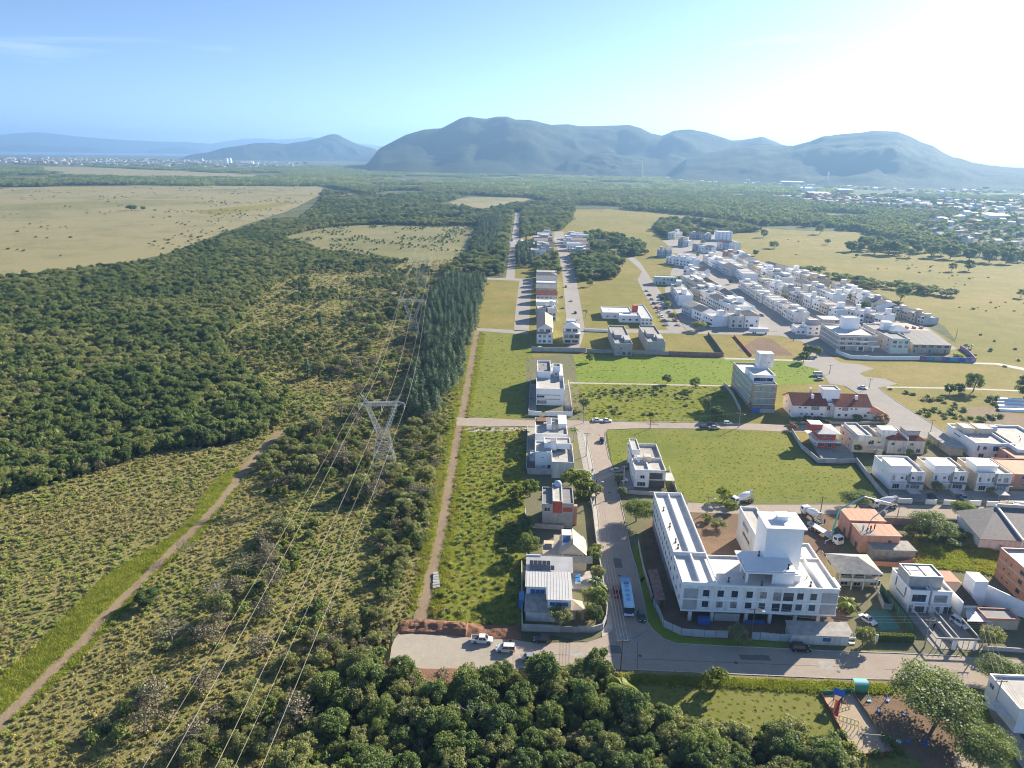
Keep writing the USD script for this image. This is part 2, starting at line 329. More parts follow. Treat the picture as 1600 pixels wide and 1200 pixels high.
look("bark", (0.13, 0.10, 0.075), 0.9, 0.15, var=0.3, scale=2.0)
look("pale_bark", (0.34, 0.30, 0.26), 0.9, 0.15, var=0.2, scale=2.0)
look("mural_blue", (0.05, 0.20, 0.45), 0.7, 0.2)
look("mural_purple", (0.20, 0.12, 0.42), 0.7, 0.2)
look("mural_pink", (0.42, 0.12, 0.16), 0.7, 0.2)
look("rubbish", (0.42, 0.42, 0.42), 0.85, 0.2, var=0.3, scale=2.0)
leaf_look("leaf_deep", (0.075, 0.128, 0.046), (0.186, 0.251, 0.093), trans=0.4)
leaf_look("leaf_mid", (0.116, 0.166, 0.053), (0.259, 0.314, 0.109), trans=0.42)
leaf_look("leaf_olive", (0.175, 0.197, 0.084), (0.354, 0.368, 0.167), trans=0.38)
leaf_look("leaf_bright", (0.120, 0.165, 0.022), (0.270, 0.310, 0.050), trans=0.45)
leaf_look("leaf_dry", (0.150, 0.132, 0.090), (0.280, 0.250, 0.175), trans=0.2)
leaf_look("leaf_pine", (0.047, 0.095, 0.053), (0.132, 0.205, 0.106), trans=0.2)
leaf_look("leaf_scrub", (0.228, 0.218, 0.085), (0.510, 0.449, 0.193), trans=0.3, world_scale=0.03)
leaf_look("leaf_scrub_green", (0.197, 0.251, 0.070), (0.457, 0.494, 0.152), trans=0.35, world_scale=0.03)
leaf_look("blade_green", (0.209, 0.248, 0.046), (0.418, 0.440, 0.094), trans=0.4, world_scale=0.04)
leaf_look("blade_dry", (0.290, 0.250, 0.090), (0.480, 0.390, 0.165), trans=0.3, world_scale=0.04)
leaf_look("leaf_autumn", (0.224, 0.119, 0.049), (0.364, 0.210, 0.091), trans=0.3)
# murals painted on the street wall: blocks of flat colour
LOOK["mural"] = usdkit.material(stage, "/World/Looks/mural", {"g": ("geometry", {}), "v": ("voronoi_texture", {"scale": 0.35, "randomness": 1.0}),
    "r": ("rgb_ramp", {"interpolate": False, "ramp": [(0.0, (0.05, 0.12, 0.38)), (0.3, (0.42, 0.12, 0.12)), (0.45, (0.30, 0.30, 0.33)), (0.6, (0.06, 0.30, 0.50)), (0.8, (0.20, 0.12, 0.42))]}),
    "s": ("separate_color", {}), "p": ("principled_bsdf", {"roughness": 0.8})},
    [("g.position", "v.vector"), ("v.color", "s.color"), ("s.r", "r.fac"), ("r.color", "p.base_color")], surface="p.BSDF")
# ------------------------------------------------------------------ terrain
ZTOP = {}
def Z(k): return 0.03 + 0.012 * k
def zone(name, px, lk, z, label, amp=1.2, step=3.0, cut=None, seed=0, kind="structure", poly=None):
    p = Polygon(GP(px)).buffer(0) if poly is None else poly
    if amp: p = rough(p, amp, step, seed + len(ZTOP) * 13)
    if cut is not None: p = p.difference(cut)
    ZTOP[name + str(len(ZTOP))] = p
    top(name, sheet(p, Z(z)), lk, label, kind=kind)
    return p
# one sheet to the horizon
RAD = 24000.0
rr = np.concatenate([[0], np.geomspace(150, RAD, 26)]); aa = np.linspace(0, 2 * math.pi, 73)[:-1]
gv = [(0, 0, 0)] + [(r * math.sin(a), r * math.cos(a), 0) for r in rr[1:] for a in aa]
gf = []
for j in range(72):
    k = (j + 1) % 72; gf.append((0, 1 + k, 1 + j))
    for i in range(len(rr) - 2):
        a, b = 1 + i * 72, 1 + (i + 1) * 72
        gf += [(a + j, a + k, b + k), (a + j, b + k, b + j)]
gv = np.array(gv, float); gf = np.array(gf)
cr = np.cross(gv[gf[:, 1]] - gv[gf[:, 0]], gv[gf[:, 2]] - gv[gf[:, 0]])[:, 2]; gf[cr < 0] = gf[cr < 0][:, ::-1]
top("ground", (gv, gf), "far_land", "dark green wooded plain reaching to the horizon", kind="structure")
bay = Polygon(GP([(-300, 231), (0, 234.6), (225, 236.3), (330, 238.6), (430, 240.5), (532, 244.5), (528, 247.0), (400, 245), (225, 243), (0, 241.8), (-300, 238)]))
top("bay_water", sheet(bay, 1.0), "water", "pale blue strip of bay in front of the far hills", kind="structure")
sea = Polygon(GP([(1522, 259.2), (1560, 260.4), (1640, 261.6), (1800, 264)]) + [tuple(p) for p in GP([(1800, 259.0), (1640, 256.6), (1560, 255.6), (1512, 255.2)])])
top("sea_water", sheet(sea, 1.0), "water", "glaring strip of sea at the right end of the horizon", kind="structure")

def hills(name, prof, dist, depth, label, seed, lk="hill_forest", n=420, back=0.6):
    """a range of hills: crest profile from the photograph, spurs and gullies from noise"""
    prof = np.array(prof, float)
    px = np.linspace(prof[0, 0], prof[-1, 0], n); py = np.interp(px, prof[:, 0], prof[:, 1])
    dirs = np.array([f0 * FPX + RV * (a - 800) + UV * (600 - b) for a, b in zip(px, py)])
    hd = dirs[:, :2] / np.linalg.norm(dirs[:, :2], axis=1, keepdims=True)
    crest = HCAM + dist * dirs[:, 2] / np.linalg.norm(dirs[:, :2], axis=1)
    e = np.clip(np.minimum(np.arange(n), n - 1 - np.arange(n)) / (n * 0.05), 0, 1); crest = np.maximum(crest, 3.0) * e * e * (3 - 2 * e)
    m = 76; t = np.concatenate([np.linspace(0, 1, 60), np.linspace(1, 2, m - 59)[1:]])
    V = np.zeros((n, m, 3))
    for j, s in enumerate(t):
        d = dist + depth * (s - 1) if s <= 1 else dist + depth * back * (s - 1)
        d = d + 0.25 * depth * (meshkit.fbm(np.column_stack([px / 90, np.full(n, s * 0.8), np.full(n, 3.1)]), 3, seed) - 0.5) * (1 if s < 1 else 0)
        base = (math.sin(s * math.pi / 2) ** 1.7) if s <= 1 else math.cos((s - 1) * math.pi / 2) ** 1.3
        P = hd * np.broadcast_to(d, n)[:, None]
        nz = meshkit.fbm(np.column_stack([P / (depth * 0.30), np.zeros(n)]), 5, seed + 9) - 0.5
        ridg = 1 - np.abs(meshkit.fbm(np.column_stack([P / (depth * 0.42), np.full(n, 5.0)]), 4, seed + 21) * 2 - 1)
        w = math.sin(min(s, 2 - s) * math.pi) if s <= 1 else 0.6 * math.sin((2 - s) * math.pi)
        z = crest * (base + w * (0.42 * nz + 0.24 * (ridg - 0.72)))
        V[:, j, :2] = P; V[:, j, 2] = np.maximum(z, -2)
    V[:, 0, 2] = -2; V[:, -1, 2] = -2
    i, j = np.meshgrid(np.arange(n - 1), np.arange(m - 1), indexing="ij"); i = i.ravel(); j = j.ravel()
    idx = lambda a, b: a * m + b
    f = np.vstack([np.stack([idx(i, j), idx(i + 1, j), idx(i + 1, j + 1)], 1), np.stack([idx(i, j), idx(i + 1, j + 1), idx(i, j + 1)], 1)])
    top(name, (V.reshape(-1, 3), f), lk, label, kind="structure", smooth=True)
hills("hills", [(560, 246), (585, 236), (612, 222), (634, 211), (662, 203), (690, 201), (706, 193), (720, 186), (733, 183), (748, 185), (760, 186), (775, 183), (792, 183), (806, 188), (826, 188), (845, 192), (862, 195), (888, 194), (905, 197), (930, 197), (962, 196), (985, 195.5), (1000, 200), (1018, 209), (1034, 212), (1052, 206), (1080, 205), (1105, 208), (1130, 215), (1143, 220), (1158, 220), (1175, 217), (1190, 214), (1205, 219), (1222, 226), (1240, 229), (1270, 250)], 5200, 1500, "long blue-green mountain range across the middle of the horizon", 3)
hills("hills", [(1040, 258), (1075, 247), (1110, 238), (1150, 230), (1185, 225), (1215, 227), (1240, 228), (1265, 222), (1285, 214), (1310, 211), (1340, 209), (1362, 206), (1385, 206), (1402, 206), (1420, 213), (1440, 222), (1458, 228), (1472, 237), (1490, 246), (1505, 249), (1520, 254), (1545, 258), (1580, 261.5), (1640, 265), (1720, 274)], 4300, 1100, "rounded wooded hill in the glare at the right of the horizon", 11)
hills("hills", [(280, 244), (325, 238), (350, 231), (380, 227), (400, 224), (425, 223), (447, 225), (465, 222), (480, 220), (500, 215), (512, 211), (520, 209.5), (530, 212), (545, 219), (560, 226), (580, 231), (605, 240), (640, 248)], 9000, 900, "small pointed blue hill at the far end of the bay", 23)
hills("hills", [(-300, 212), (-100, 214), (0, 211), (20, 208.5), (45, 207), (68, 207), (95, 210), (125, 214), (160, 217), (200, 219), (245, 221), (290, 222), (330, 225), (360, 220), (380, 217), (410, 216), (430, 218), (460, 217), (483, 214), (500, 217), (540, 222), (575, 226), (590, 228), (640, 236), (700, 241)], 21000, 2600, "faint blue hills on the far shore of the bay", 31)
hills("hills", [(-60, 239), (-20, 231), (10, 229), (35, 226), (60, 228), (100, 230), (150, 231), (165, 236), (225, 239), (232, 235), (262, 231), (290, 230), (310, 234), (330, 239)], 17000, 700, "low pale headlands along the far shore of the bay", 37)
hills("hills", [(880, 252), (900, 246), (925, 240), (948, 238), (965, 241), (990, 247), (1010, 253)], 4200, 500, "low dark foothill below the mountain range", 41)

# ------------------------------------------------------------------ roads (as polygons first, since fields leave them out)
P_ = lambda pts: Polygon(GP(pts)).buffer(0)
main_street = P_([(957, 988), (952, 950), (947, 905), (940, 860), (934, 800), (930, 765), (930, 745), (925, 720), (917, 685), (908, 668), (948, 668), (945, 676), (946, 690), (952, 717), (960, 735), (967, 769), (973, 800), (980, 830), (986, 860), (995, 890), (1000, 912), (1006, 940), (1012, 974), (1014, 990)])
bottom_street = P_([(800, 1003), (850, 1005), (917, 1004), (941, 996), (957, 984), (1012, 972), (1021, 986), (1037, 999), (1056, 1006), (1125, 1010), (1180, 1012), (1240, 1015), (1300, 1018), (1400, 1021), (1500, 1026), (1640, 1034), (1640, 1078), (1560, 1080), (1540, 1078), (1470, 1068), (1390, 1062), (1300, 1060), (1230, 1057), (1090, 1051), (1000, 1047), (965, 1046), (880, 1041), (800, 1042)])
corner_street = P_([(1536, 1060), (1560, 1066), (1546, 1078), (1587, 1140), (1602, 1160), (1650, 1222), (1615, 1225), (1590, 1190), (1570, 1155), (1548, 1118), (1538, 1092)])
mid_street = P_([(713, 652.5), (753, 653), (825, 657), (905, 657), (935, 659), (1000, 660), (1130, 661), (1250, 664), (1392, 665), (1405, 681), (1250, 675), (1230, 675), (1130, 670), (1000, 669), (948, 671), (905, 671), (823, 666), (752, 667), (713, 665)])
back_street = P_([(1075, 786), (1180, 789), (1290, 789), (1400, 789), (1500, 791), (1650, 797), (1650, 819), (1520, 812), (1437, 808), (1380, 806), (1270, 803), (1130, 803), (1070, 800)])
avenue = P_([(1262, 530), (1285, 548), (1300, 558), (1312, 566), (1345, 570), (1366, 576), (1352, 580), (1343, 584), (1352, 589), (1383, 592), (1402, 600), (1385, 604), (1372, 606), (1400, 627), (1440, 652), (1475, 675), (1465, 692), (1440, 692), (1410, 675), (1385, 664), (1365, 645), (1345, 618), (1320, 603), (1296, 600), (1290, 590), (1278, 577), (1262, 573), (1252, 570), (1264, 558), (1272, 548), (1265, 540), (1250, 533), (1228, 527), (1215, 524), (1215, 517), (1250, 518)])
estate_street = unary_union([P_([(745, 512.5), (825, 517), (825, 523), (745, 517)]), P_([(912, 513), (1040, 516), (1240, 519), (1240, 525), (1040, 521), (912, 519)]),
    P_([(978, 402), (990, 402), (1000, 410), (1010, 425), (1022, 442), (1038, 465), (1056, 492), (1072, 518), (1045, 518), (1028, 492), (1007, 460), (996, 437), (1003, 424), (990, 412)]),
    P_([(1112, 428), (1122, 426), (1160, 455), (1190, 478), (1218, 500), (1240, 520), (1218, 520), (1202, 502), (1176, 482), (1148, 460)]),
    P_([(1035, 376), (1050, 374), (1062, 386), (1085, 404), (1128, 436), (1112, 436), (1070, 406)])])
north_street = unary_union([P_([(805, 332), (813, 332), (812, 350), (810, 375), (806, 400), (804, 437), (790, 437), (795, 400), (799, 375), (803, 350)]),
    P_([(762, 434), (832, 436), (832, 439.5), (762, 437)]), P_([(812, 437), (833, 437), (829, 470), (826, 518), (803, 517), (806, 480), (810, 450)]),
    P_([(866, 362), (880, 362), (886, 385), (893, 410), (901, 440), (908, 480), (914, 516), (905, 545), (890, 545), (884, 490), (880, 440), (874, 400), (866, 375)])])
track_pts = [(745, 518), (735, 575), (724, 640), (712, 700), (700, 770), (688, 840), (673, 905), (655, 968)]
dirt_track = road_poly(track_pts, 3.4)
field_pts = [(-40, 1168), (20, 1110), (75, 1055), (130, 1002), (172, 955), (215, 915), (258, 872), (300, 832), (345, 785), (380, 735), (412, 700), (436, 676)]
field_track = road_poly(field_pts, 3.0)
gravel_yard = P_([(622, 990), (690, 992), (740, 994), (805, 1001), (860, 1006), (860, 1042), (800, 1046), (700, 1048), (640, 1046), (608, 1038), (612, 1010)])
sand_pit = P_([(1283, 1087), (1331, 1083), (1394, 1178), (1335, 1182)])
worn_ground = P_([(1338, 1085), (1420, 1085), (1470, 1110), (1500, 1150), (1520, 1200), (1545, 1240), (1440, 1240), (1440, 1190), (1400, 1175)])
building_site = P_([(1003, 832), (1022, 812), (1075, 800), (1150, 800), (1300, 800), (1310, 860), (1330, 990), (1300, 1000), (1160, 998), (1066, 997), (1035, 980), (1020, 950), (1012, 900)])
ROADS = unary_union([main_street, bottom_street, corner_street, mid_street, back_street, avenue, estate_street, north_street, gravel_yard])
ALLROAD = unary_union([ROADS, dirt_track, field_track])
# ------------------------------------------------------------------ fields and lots (each sheet a little above the one below)
west_pasture = zone("pasture", [(-260, 303), (-60, 296), (0, 293), (150, 291), (330, 290.5), (505, 291), (497, 306), (450, 330), (400, 345), (355, 362), (280, 390), (200, 411), (100, 424), (0, 438), (-120, 455), (-300, 480)], "pasture", 0.6, "wide tan pasture on the left beyond the forest", 6, 25)
zone("marsh", [(-60, 322), (60, 317), (200, 312), (310, 313.5), (330, 318), (230, 322), (120, 327), (-60, 331)], "meadow", 0.62, "darker damp band across the tan pasture", 10, 20)
zone("marsh", [(300, 330), (420, 318), (470, 314), (440, 322), (340, 338)], "field_grass", 0.63, "greener band in the tan pasture", 8, 20)
zone("far_field", [(60, 260), (140, 261), (300, 268), (440, 275), (380, 280), (280, 278), (60, 270)], "pasture", 0.5, "thin tan field in front of the far town", 10, 60)
zone("far_field", [(-40, 276), (100, 277), (150, 280), (-40, 282)], "pasture", 0.5, "small tan field at the left edge before the far town", 10, 60)
zone("far_field", [(690, 322), (715, 311), (740, 308), (820, 308.5), (838, 310), (800, 318), (760, 325), (720, 328)], "pasture", 0.5, "tan clearing in the woods beyond the end of the straight road", 5, 25)
zone("far_field", [(772, 277), (800, 275.5), (835, 277), (810, 279), (780, 280)], "pasture", 0.5, "tiny pale clearing in the far woods below the mountains", 5, 40)
zone("far_field", [(560, 292), (640, 289), (705, 291), (700, 293), (600, 294)], "field_grass", 0.5, "narrow pale clearing left of centre in the far woods", 5, 40)
zone("far_field", [(890, 327), (960, 327), (1040, 333), (1100, 339), (1156, 348), (1150, 357), (1090, 352), (1000, 352), (940, 356), (905, 352)], "field_grass", 0.5, "green field beyond the tree belt right of the straight road", 5, 25)
east_pasture = zone("pasture", [(1130, 358), (1180, 356), (1260, 361), (1345, 363), (1370, 374), (1440, 387), (1520, 400), (1650, 415), (1650, 640), (1600, 612), (1545, 570), (1500, 545), (1478, 516), (1440, 490), (1360, 455), (1300, 430), (1200, 402), (1140, 384)], "field_grass", 0.6, "wide yellow-green pasture right of the white housing estate", 4, 20)
meadow = zone("meadow", [(436, 372), (480, 357), (560, 351), (640, 348), (700, 351), (748, 349), (744, 385), (738, 402), (640, 411), (590, 407), (500, 395)], "meadow", 0.6, "olive tan meadow clearing behind the dark forest", 4, 18)
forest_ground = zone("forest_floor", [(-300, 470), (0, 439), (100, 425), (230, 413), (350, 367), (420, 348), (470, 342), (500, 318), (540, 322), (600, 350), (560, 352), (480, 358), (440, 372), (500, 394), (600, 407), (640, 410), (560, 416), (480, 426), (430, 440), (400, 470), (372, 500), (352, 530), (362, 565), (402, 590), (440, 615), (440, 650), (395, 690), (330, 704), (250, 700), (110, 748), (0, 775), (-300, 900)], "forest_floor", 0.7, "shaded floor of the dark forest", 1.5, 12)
scrub_west = zone("scrubland", [(-300, 900), (0, 772), (110, 746), (250, 700), (340, 702), (440, 650), (440, 615), (402, 590), (362, 565), (352, 530), (372, 500), (400, 470), (430, 440), (480, 426), (560, 416), (640, 410), (740, 402), (765, 437), (745, 515), (725, 640), (704, 740), (684, 860), (655, 972), (614, 972), (610, 1060), (520, 1130), (430, 1240), (-300, 1500)], "scrub_soil", 0.9, "rough brown scrubland under the power line", 2, 8)
grass_band = zone("grass_strip", [(-60, 1130), (20, 1040), (90, 975), (150, 915), (200, 880), (262, 842), (305, 800), (330, 760), (360, 735), (385, 730), (360, 780), (320, 830), (280, 862), (240, 905), (200, 945), (150, 1000), (90, 1060), (30, 1120), (-20, 1165)], "lush_grass", 2.0, "bright green grass along the left track", 2.0, 5)
verge_track = zone("grass_strip", [(742, 520), (760, 520), (745, 600), (735, 652), (728, 700), (716, 790), (704, 870), (690, 960), (640, 965), (650, 900), (670, 820), (684, 740), (700, 650), (716, 575), (728, 530)], "lot_grass", 2.0, "grassy verge beside the straight dirt track", 1.5, 5)
zone("meadow", [(815, 340), (1010, 350), (1150, 360), (1300, 420), (1500, 540), (1660, 600), (1660, 700), (1400, 700), (1000, 680), (830, 660), (742, 655), (755, 440), (800, 430)], "field_grass", 0.75, "grassy land round the town", 0)
lot_a = zone("lot", [(758, 438), (812, 438), (810, 455), (806, 480), (803, 512), (747, 512), (752, 470)], "field_grass", 2.5, "mown green plot between the pines and the far white road", 0.8, 6)
lot_b = zone("lot", [(750, 519), (826, 523), (834, 560), (834, 655), (722, 652), (735, 590)], "lot_grass", 2.5, "yellow-green plot left of the near white villas", 0.8, 5)
lot_c = zone("lot", [(716, 668), (826, 668), (820, 780), (818, 985), (740, 975), (668, 966), (690, 860), (704, 760)], "lot_grass", 2.5, "overgrown plot between the dirt track and the row of houses", 0.8, 5)
lot_d = zone("lot", [(888, 556), (1000, 558), (1132, 561), (1275, 565), (1284, 588), (1275, 600), (1150, 604), (1146, 601), (892, 597)], "lush_grass", 2.5, "bright green strip in front of the long boundary wall", 0.8, 5)
lot_e = zone("lot", [(892, 600), (1140, 604), (1130, 640), (1140, 661), (1000, 660), (905, 657), (896, 640)], "lot_grass", 2.5, "weedy plot across the street from the big lawn", 0.8, 5)
lot_f = zone("lot", [(948, 671), (1130, 671), (1240, 676), (1252, 702), (1276, 728), (1335, 728), (1372, 768), (1368, 786), (1080, 786), (1060, 764), (968, 745), (954, 716)], "lot_grass", 2.5, "big green lawn in the middle of the block", 0.8, 5)
lot_g = zone("lot", [(1040, 522), (1240, 526), (1262, 545), (1262, 560), (1130, 558), (1045, 550)], "field_grass", 2.5, "empty green plots below the white housing estate", 0.6, 5)
lot_h = zone("lot", [(1345, 571), (1420, 567), (1560, 566), (1650, 575), (1650, 614), (1390, 603), (1402, 600), (1383, 591), (1352, 588)], "field_grass", 2.5, "grass field in front of the painted wall", 0.8, 5)
lot_i = zone("lot", [(1376, 607), (1480, 609), (1650, 618), (1650, 690), (1560, 672), (1480, 672), (1440, 651), (1400, 626)], "field_grass", 2.4, "rough grass plot right of the avenue", 0.8, 5)
lot_j = zone("lot", [(900, 440), (1000, 437), (1030, 492), (1042, 514), (912, 512)], "field_grass", 2.5, "two green plots between the streets above the low white building", 0.5, 6)
lot_k = zone("lot", [(905, 356), (1000, 378), (1030, 398), (1060, 395), (1040, 450), (1010, 425), (985, 400), (893, 410), (886, 372)], "field_grass", 2.3, "grassy land beside the winding path", 1.0, 8)
town_ground = zone("yard_ground", [(1060, 764), (1370, 764), (1372, 690), (1470, 690), (1520, 665), (1660, 690), (1660, 1035), (1400, 1023), (1240, 1016), (1056, 1007), (1010, 960), (960, 735)], "yard", 1.8, "yards and gardens of the near houses", 0)
town_ground2 = zone("yard_ground", [(822, 560), (895, 552), (918, 680), (932, 745), (950, 905), (958, 985), (920, 1004), (816, 985)], "yard", 2.7, "yards of the row of houses left of the street", 0)
estate_ground = zone("yard_ground", [(1048, 376), (1110, 366), (1142, 370), (1152, 392), (1190, 418), (1250, 446), (1300, 462), (1370, 486), (1440, 506), (1495, 545), (1420, 560), (1300, 556), (1240, 518), (1072, 516), (1040, 460), (1034, 410)], "far_paving", 2.2, "paved yards of the white housing estate", 1.0, 8)
park_lawn = zone("park_lawn", [(962, 1052), (1090, 1058), (1230, 1064), (1400, 1070), (1540, 1092), (1600, 1230), (1500, 1300), (900, 1300), (940, 1090)], "lawn", 2.0, "park lawn below the bottom street", 0.6, 4)
zone("grass_strip", [(962, 1053), (1090, 1059), (1230, 1065), (1395, 1071), (1390, 1083), (1230, 1078), (1090, 1073), (964, 1066)], "lush_grass", 2.6, "bright grass edge along the bottom street", 1.2, 3)
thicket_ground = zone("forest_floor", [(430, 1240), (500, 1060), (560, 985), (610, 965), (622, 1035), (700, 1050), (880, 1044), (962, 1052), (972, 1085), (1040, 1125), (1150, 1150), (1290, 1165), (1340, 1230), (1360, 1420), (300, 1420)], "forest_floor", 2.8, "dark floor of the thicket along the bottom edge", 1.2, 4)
# ------------------------------------------------------------------ road sheets and kerbs
ZR = 0.03 + 0.012 * 4.25
def road(name, poly, lk, label, z=ZR): top(name, sheet(poly.buffer(0.3).buffer(-0.3), z), lk, label, kind="structure")
NB = main_street.buffer(0.01)
road("street", unary_union([main_street, bottom_street, corner_street]).buffer(0.0), "paving", "pale block-paved streets meeting at the near corner")
road("street", mid_street.difference(NB), "paving", "pale cross street running past the flats")
road("street", back_street, "paving", "back street behind the white flats")
road("street", avenue.difference(mid_street), "far_paving", "wide pale avenue widening into a turning place")
road("street", estate_street.difference(avenue), "far_paving", "pale streets of the white housing estate")
road("street", north_street, "far_paving", "pale straight roads and street between the far rows")
road("dirt_track", rough(dirt_track, 0.5, 2.0, 3).difference(mid_street), "dirt", "straight dirt track beside the pines", ZR + 0.03)
road("dirt_track", rough(field_track, 0.6, 2.0, 4), "dirt", "dirt track through the scrub on the left", ZR + 0.03)
road("gravel_yard", rough(gravel_yard, 0.8, 2.5, 5).difference(unary_union([bottom_street, main_street])), "gravel", "pale gravel parking ground at the dead end of the street", ZR + 0.002)
zone("bare_earth", [(606, 1032), (640, 1044), (700, 1046), (770, 1048), (775, 1062), (700, 1068), (640, 1066), (612, 1058)], "red_soil", 4.6, "reddish bare earth below the gravel yard", 1.0, 2)
zone("building_site", None, "site_soil", 3.2, "brown bare earth of the building site round the white flats", 0.8, 3, poly=building_site)
zone("grass_strip", [(1000, 905), (1010, 900), (1022, 950), (1038, 978), (1068, 996), (1160, 1000), (1235, 1004), (1235, 1012), (1125, 1009), (1056, 1005), (1037, 998), (1021, 985), (1012, 972), (1006, 940)], "lush_grass", 3.5, "strip of grass between the kerb and the site fence", 0.3, 2)
zone("grass_strip", [(988, 858), (996, 850), (1010, 900), (1002, 912)], "lush_grass", 3.5, "grass verge on the right of the main street", 0.3, 2)
zone("shoulder", [(962, 1047.5), (1000, 1048), (1090, 1052), (1230, 1058), (1390, 1063), (1400, 1071), (1230, 1065), (1090, 1059.5), (962, 1054)], "dirt", 3.8, "earth pavement along the park side of the bottom street", 0.25, 2)
zone("sand_pit", None, "sand", 3.4, "sand floor of the fenced playground", 0.0, poly=sand_pit)
zone("worn_earth", None, "site_soil", 3.2, "grey trodden earth under the big park tree", 1.0, 3, poly=worn_ground)
zone("worn_earth", [(1490, 1190), (1500, 1130), (1512, 1120), (1530, 1150), (1560, 1180), (1600, 1240), (1500, 1260)], "sand", 3.9, "sandy footpath under the trees at the corner", 0.5, 2)
zone("bare_earth", [(1185, 527), (1205, 529), (1228, 545), (1240, 556), (1195, 556), (1150, 548)], "site_soil", 3.2, "bare brown plot beside the red wall", 0.8, 4)
zone("bare_earth", [(1495, 640), (1540, 634), (1600, 650), (1650, 668), (1600, 690), (1540, 660)], "dirt", 3.1, "sandy bare ground at the right edge", 1.0, 4)
zone("bare_earth", [(716, 668), (826, 668), (826, 673), (716, 675)], "gravel", 3.6, "rubbly edge below the dead-end cross street", 0.6, 3)
zone("footpath", [(890, 597.5), (1142, 602.5), (1142, 604.2), (890, 599.2)], "kerb_stone", 4.4, "thin footpath across the green strip", 0)
zone("footpath", [(1132, 559), (1268, 563), (1268, 565), (1132, 561.5)], "kerb_stone", 4.4, "thin footpath leading to the turning place", 0)
zone("footpath", [(1385, 604), (1500, 606), (1640, 612), (1640, 614), (1500, 608), (1385, 606)], "kerb_stone", 4.4, "thin footpath along the far side of the rough plot", 0)
zone("footpath", [(1500, 566), (1560, 567.5), (1600, 575), (1650, 590), (1650, 593), (1595, 578), (1556, 570), (1500, 568)], "kerb_stone", 4.4, "thin curved path at the edge of the right pasture", 0)
RG = np.random.default_rng(44)
for k, (x, y, w, l) in enumerate(((965, 880, 2.2, 5), (975, 995, 4, 2.5), (1040, 1022, 5, 2.4), (1110, 1030, 2, 1.6), (1180, 1028, 7, 1.8), (1290, 1040, 3, 3), (955, 815, 1.8, 4), (945, 735, 2, 6), (960, 1015, 3, 3), (900, 1022, 4, 2), (1360, 1045, 6, 1.8), (935, 700, 1.6, 3), (1020, 663, 5, 1.5), (1460, 1050, 4, 2.5))):
    p = G(x, y); P = rough(shapely.box(p[0] - w / 2, p[1] - l / 2, p[0] + w / 2, p[1] + l / 2), .25, .8, k); top("road_patch", sheet(P, ZR + .006), ("asphalt", "concrete", "paving", "gravel")[k % 4], "repair patch in the street paving", kind="structure")
for k, (x, y) in enumerate(((968, 900), (1000, 1025), (1150, 1036), (952, 770), (1310, 1050), (936, 680))):
    p = G(x, y); top("manhole_cover", MB().bar((p[0], p[1], ZR - .02), (p[0], p[1], ZR + .012), .42, 14).arr(), "dark_grey", "round iron manhole cover in the street", kind="structure")
for px in ([(1012, 985), (980, 1004), (962, 1006)], [(996, 1046), (996, 1004)], [(1000, 1030), (1300, 1042), (1500, 1052)], [(820, 1022), (960, 1026)]):
    top("paving_joint", sheet(LineString(GP(px)).buffer(.09), ZR + .005), "asphalt", "dark joint line in the street paving", kind="structure")
kb = MB()
def kerb(px, w=0.22, h=0.13):
    p = np.array(GP(px)); mb = MB(); mb.prism(LineString(p).buffer(w / 2, cap_style="flat", join_style="mitre"), 0.0, ZR + h); return mb
for nm, px in (("right of the main street", [(1021, 986), (1012, 974), (1006, 940), (1000, 912), (995, 890), (986, 860), (980, 830), (973, 800), (967, 769)]), ("along the site fence", [(1021, 986), (1037, 999), (1056, 1006), (1125, 1010), (1180, 1012), (1240, 1015), (1300, 1018), (1400, 1021), (1500, 1026)]),
               ("left of the main street", [(957, 985), (952, 950), (947, 905), (940, 860), (934, 800), (930, 765), (930, 745), (925, 720), (917, 685)]), ("along the park", [(965, 1046.5), (1000, 1047.5), (1090, 1051.5), (1230, 1057.5), (1300, 1060.5), (1390, 1062.5)]),
               ("round the left corner of the big lawn", [(1130, 670.5), (1000, 669.5), (948, 671.5), (945, 676), (946, 690), (952, 717)]), ("along the weedy plot", [(905, 656.5), (935, 658.5), (1000, 659.5), (1130, 660.5)]),
               ("along the avenue", [(1372, 606), (1400, 627), (1440, 652), (1475, 675)]), ("along the far lawn edge", [(1385, 664), (1365, 645), (1345, 618), (1320, 603)])):
    top("kerb", kerb(px).arr(), "kerb_stone", "pale stone kerb " + nm, kind="structure")
for pp, lb in (([(900, 668), (914, 668), (926, 742), (914, 744), (905, 700)], "paved forecourts of the white villas"), ([(824, 668), (836, 668), (836, 735), (823, 735)], "paved side yard of the white villas"), ([(827.5, 600), (838, 600), (838, 646), (826.5, 646)], "paved carport strip of the three-tier villa"), ([(882, 600), (887, 600), (893, 648), (882, 646)], "paved side passage of the three-tier villa"), ([(964, 736), (990, 734), (990, 764), (970, 766)], "paved drive of the charcoal villa"), ([(1388, 765), (1600, 768), (1600, 786), (1392, 784)], "paved front yards of the cube houses"), ([(1265, 688), (1330, 690), (1335, 720), (1282, 718)], "paved yard of the red house")): zone("forecourt", pp, "concrete", 4.0, lb, 0)
# left pavement of the main street
zone("pavement", [(957, 986), (951, 950), (946, 905), (939, 860), (933, 800), (929, 765), (929, 745), (924, 720), (916, 685), (910, 676), (915, 700), (921, 735), (924, 765), (928, 800), (934, 860), (940, 905), (946, 950), (948, 975), (940, 988), (941, 996)], "kerb_stone", 9.0, "narrow pavement left of the main street", 0)
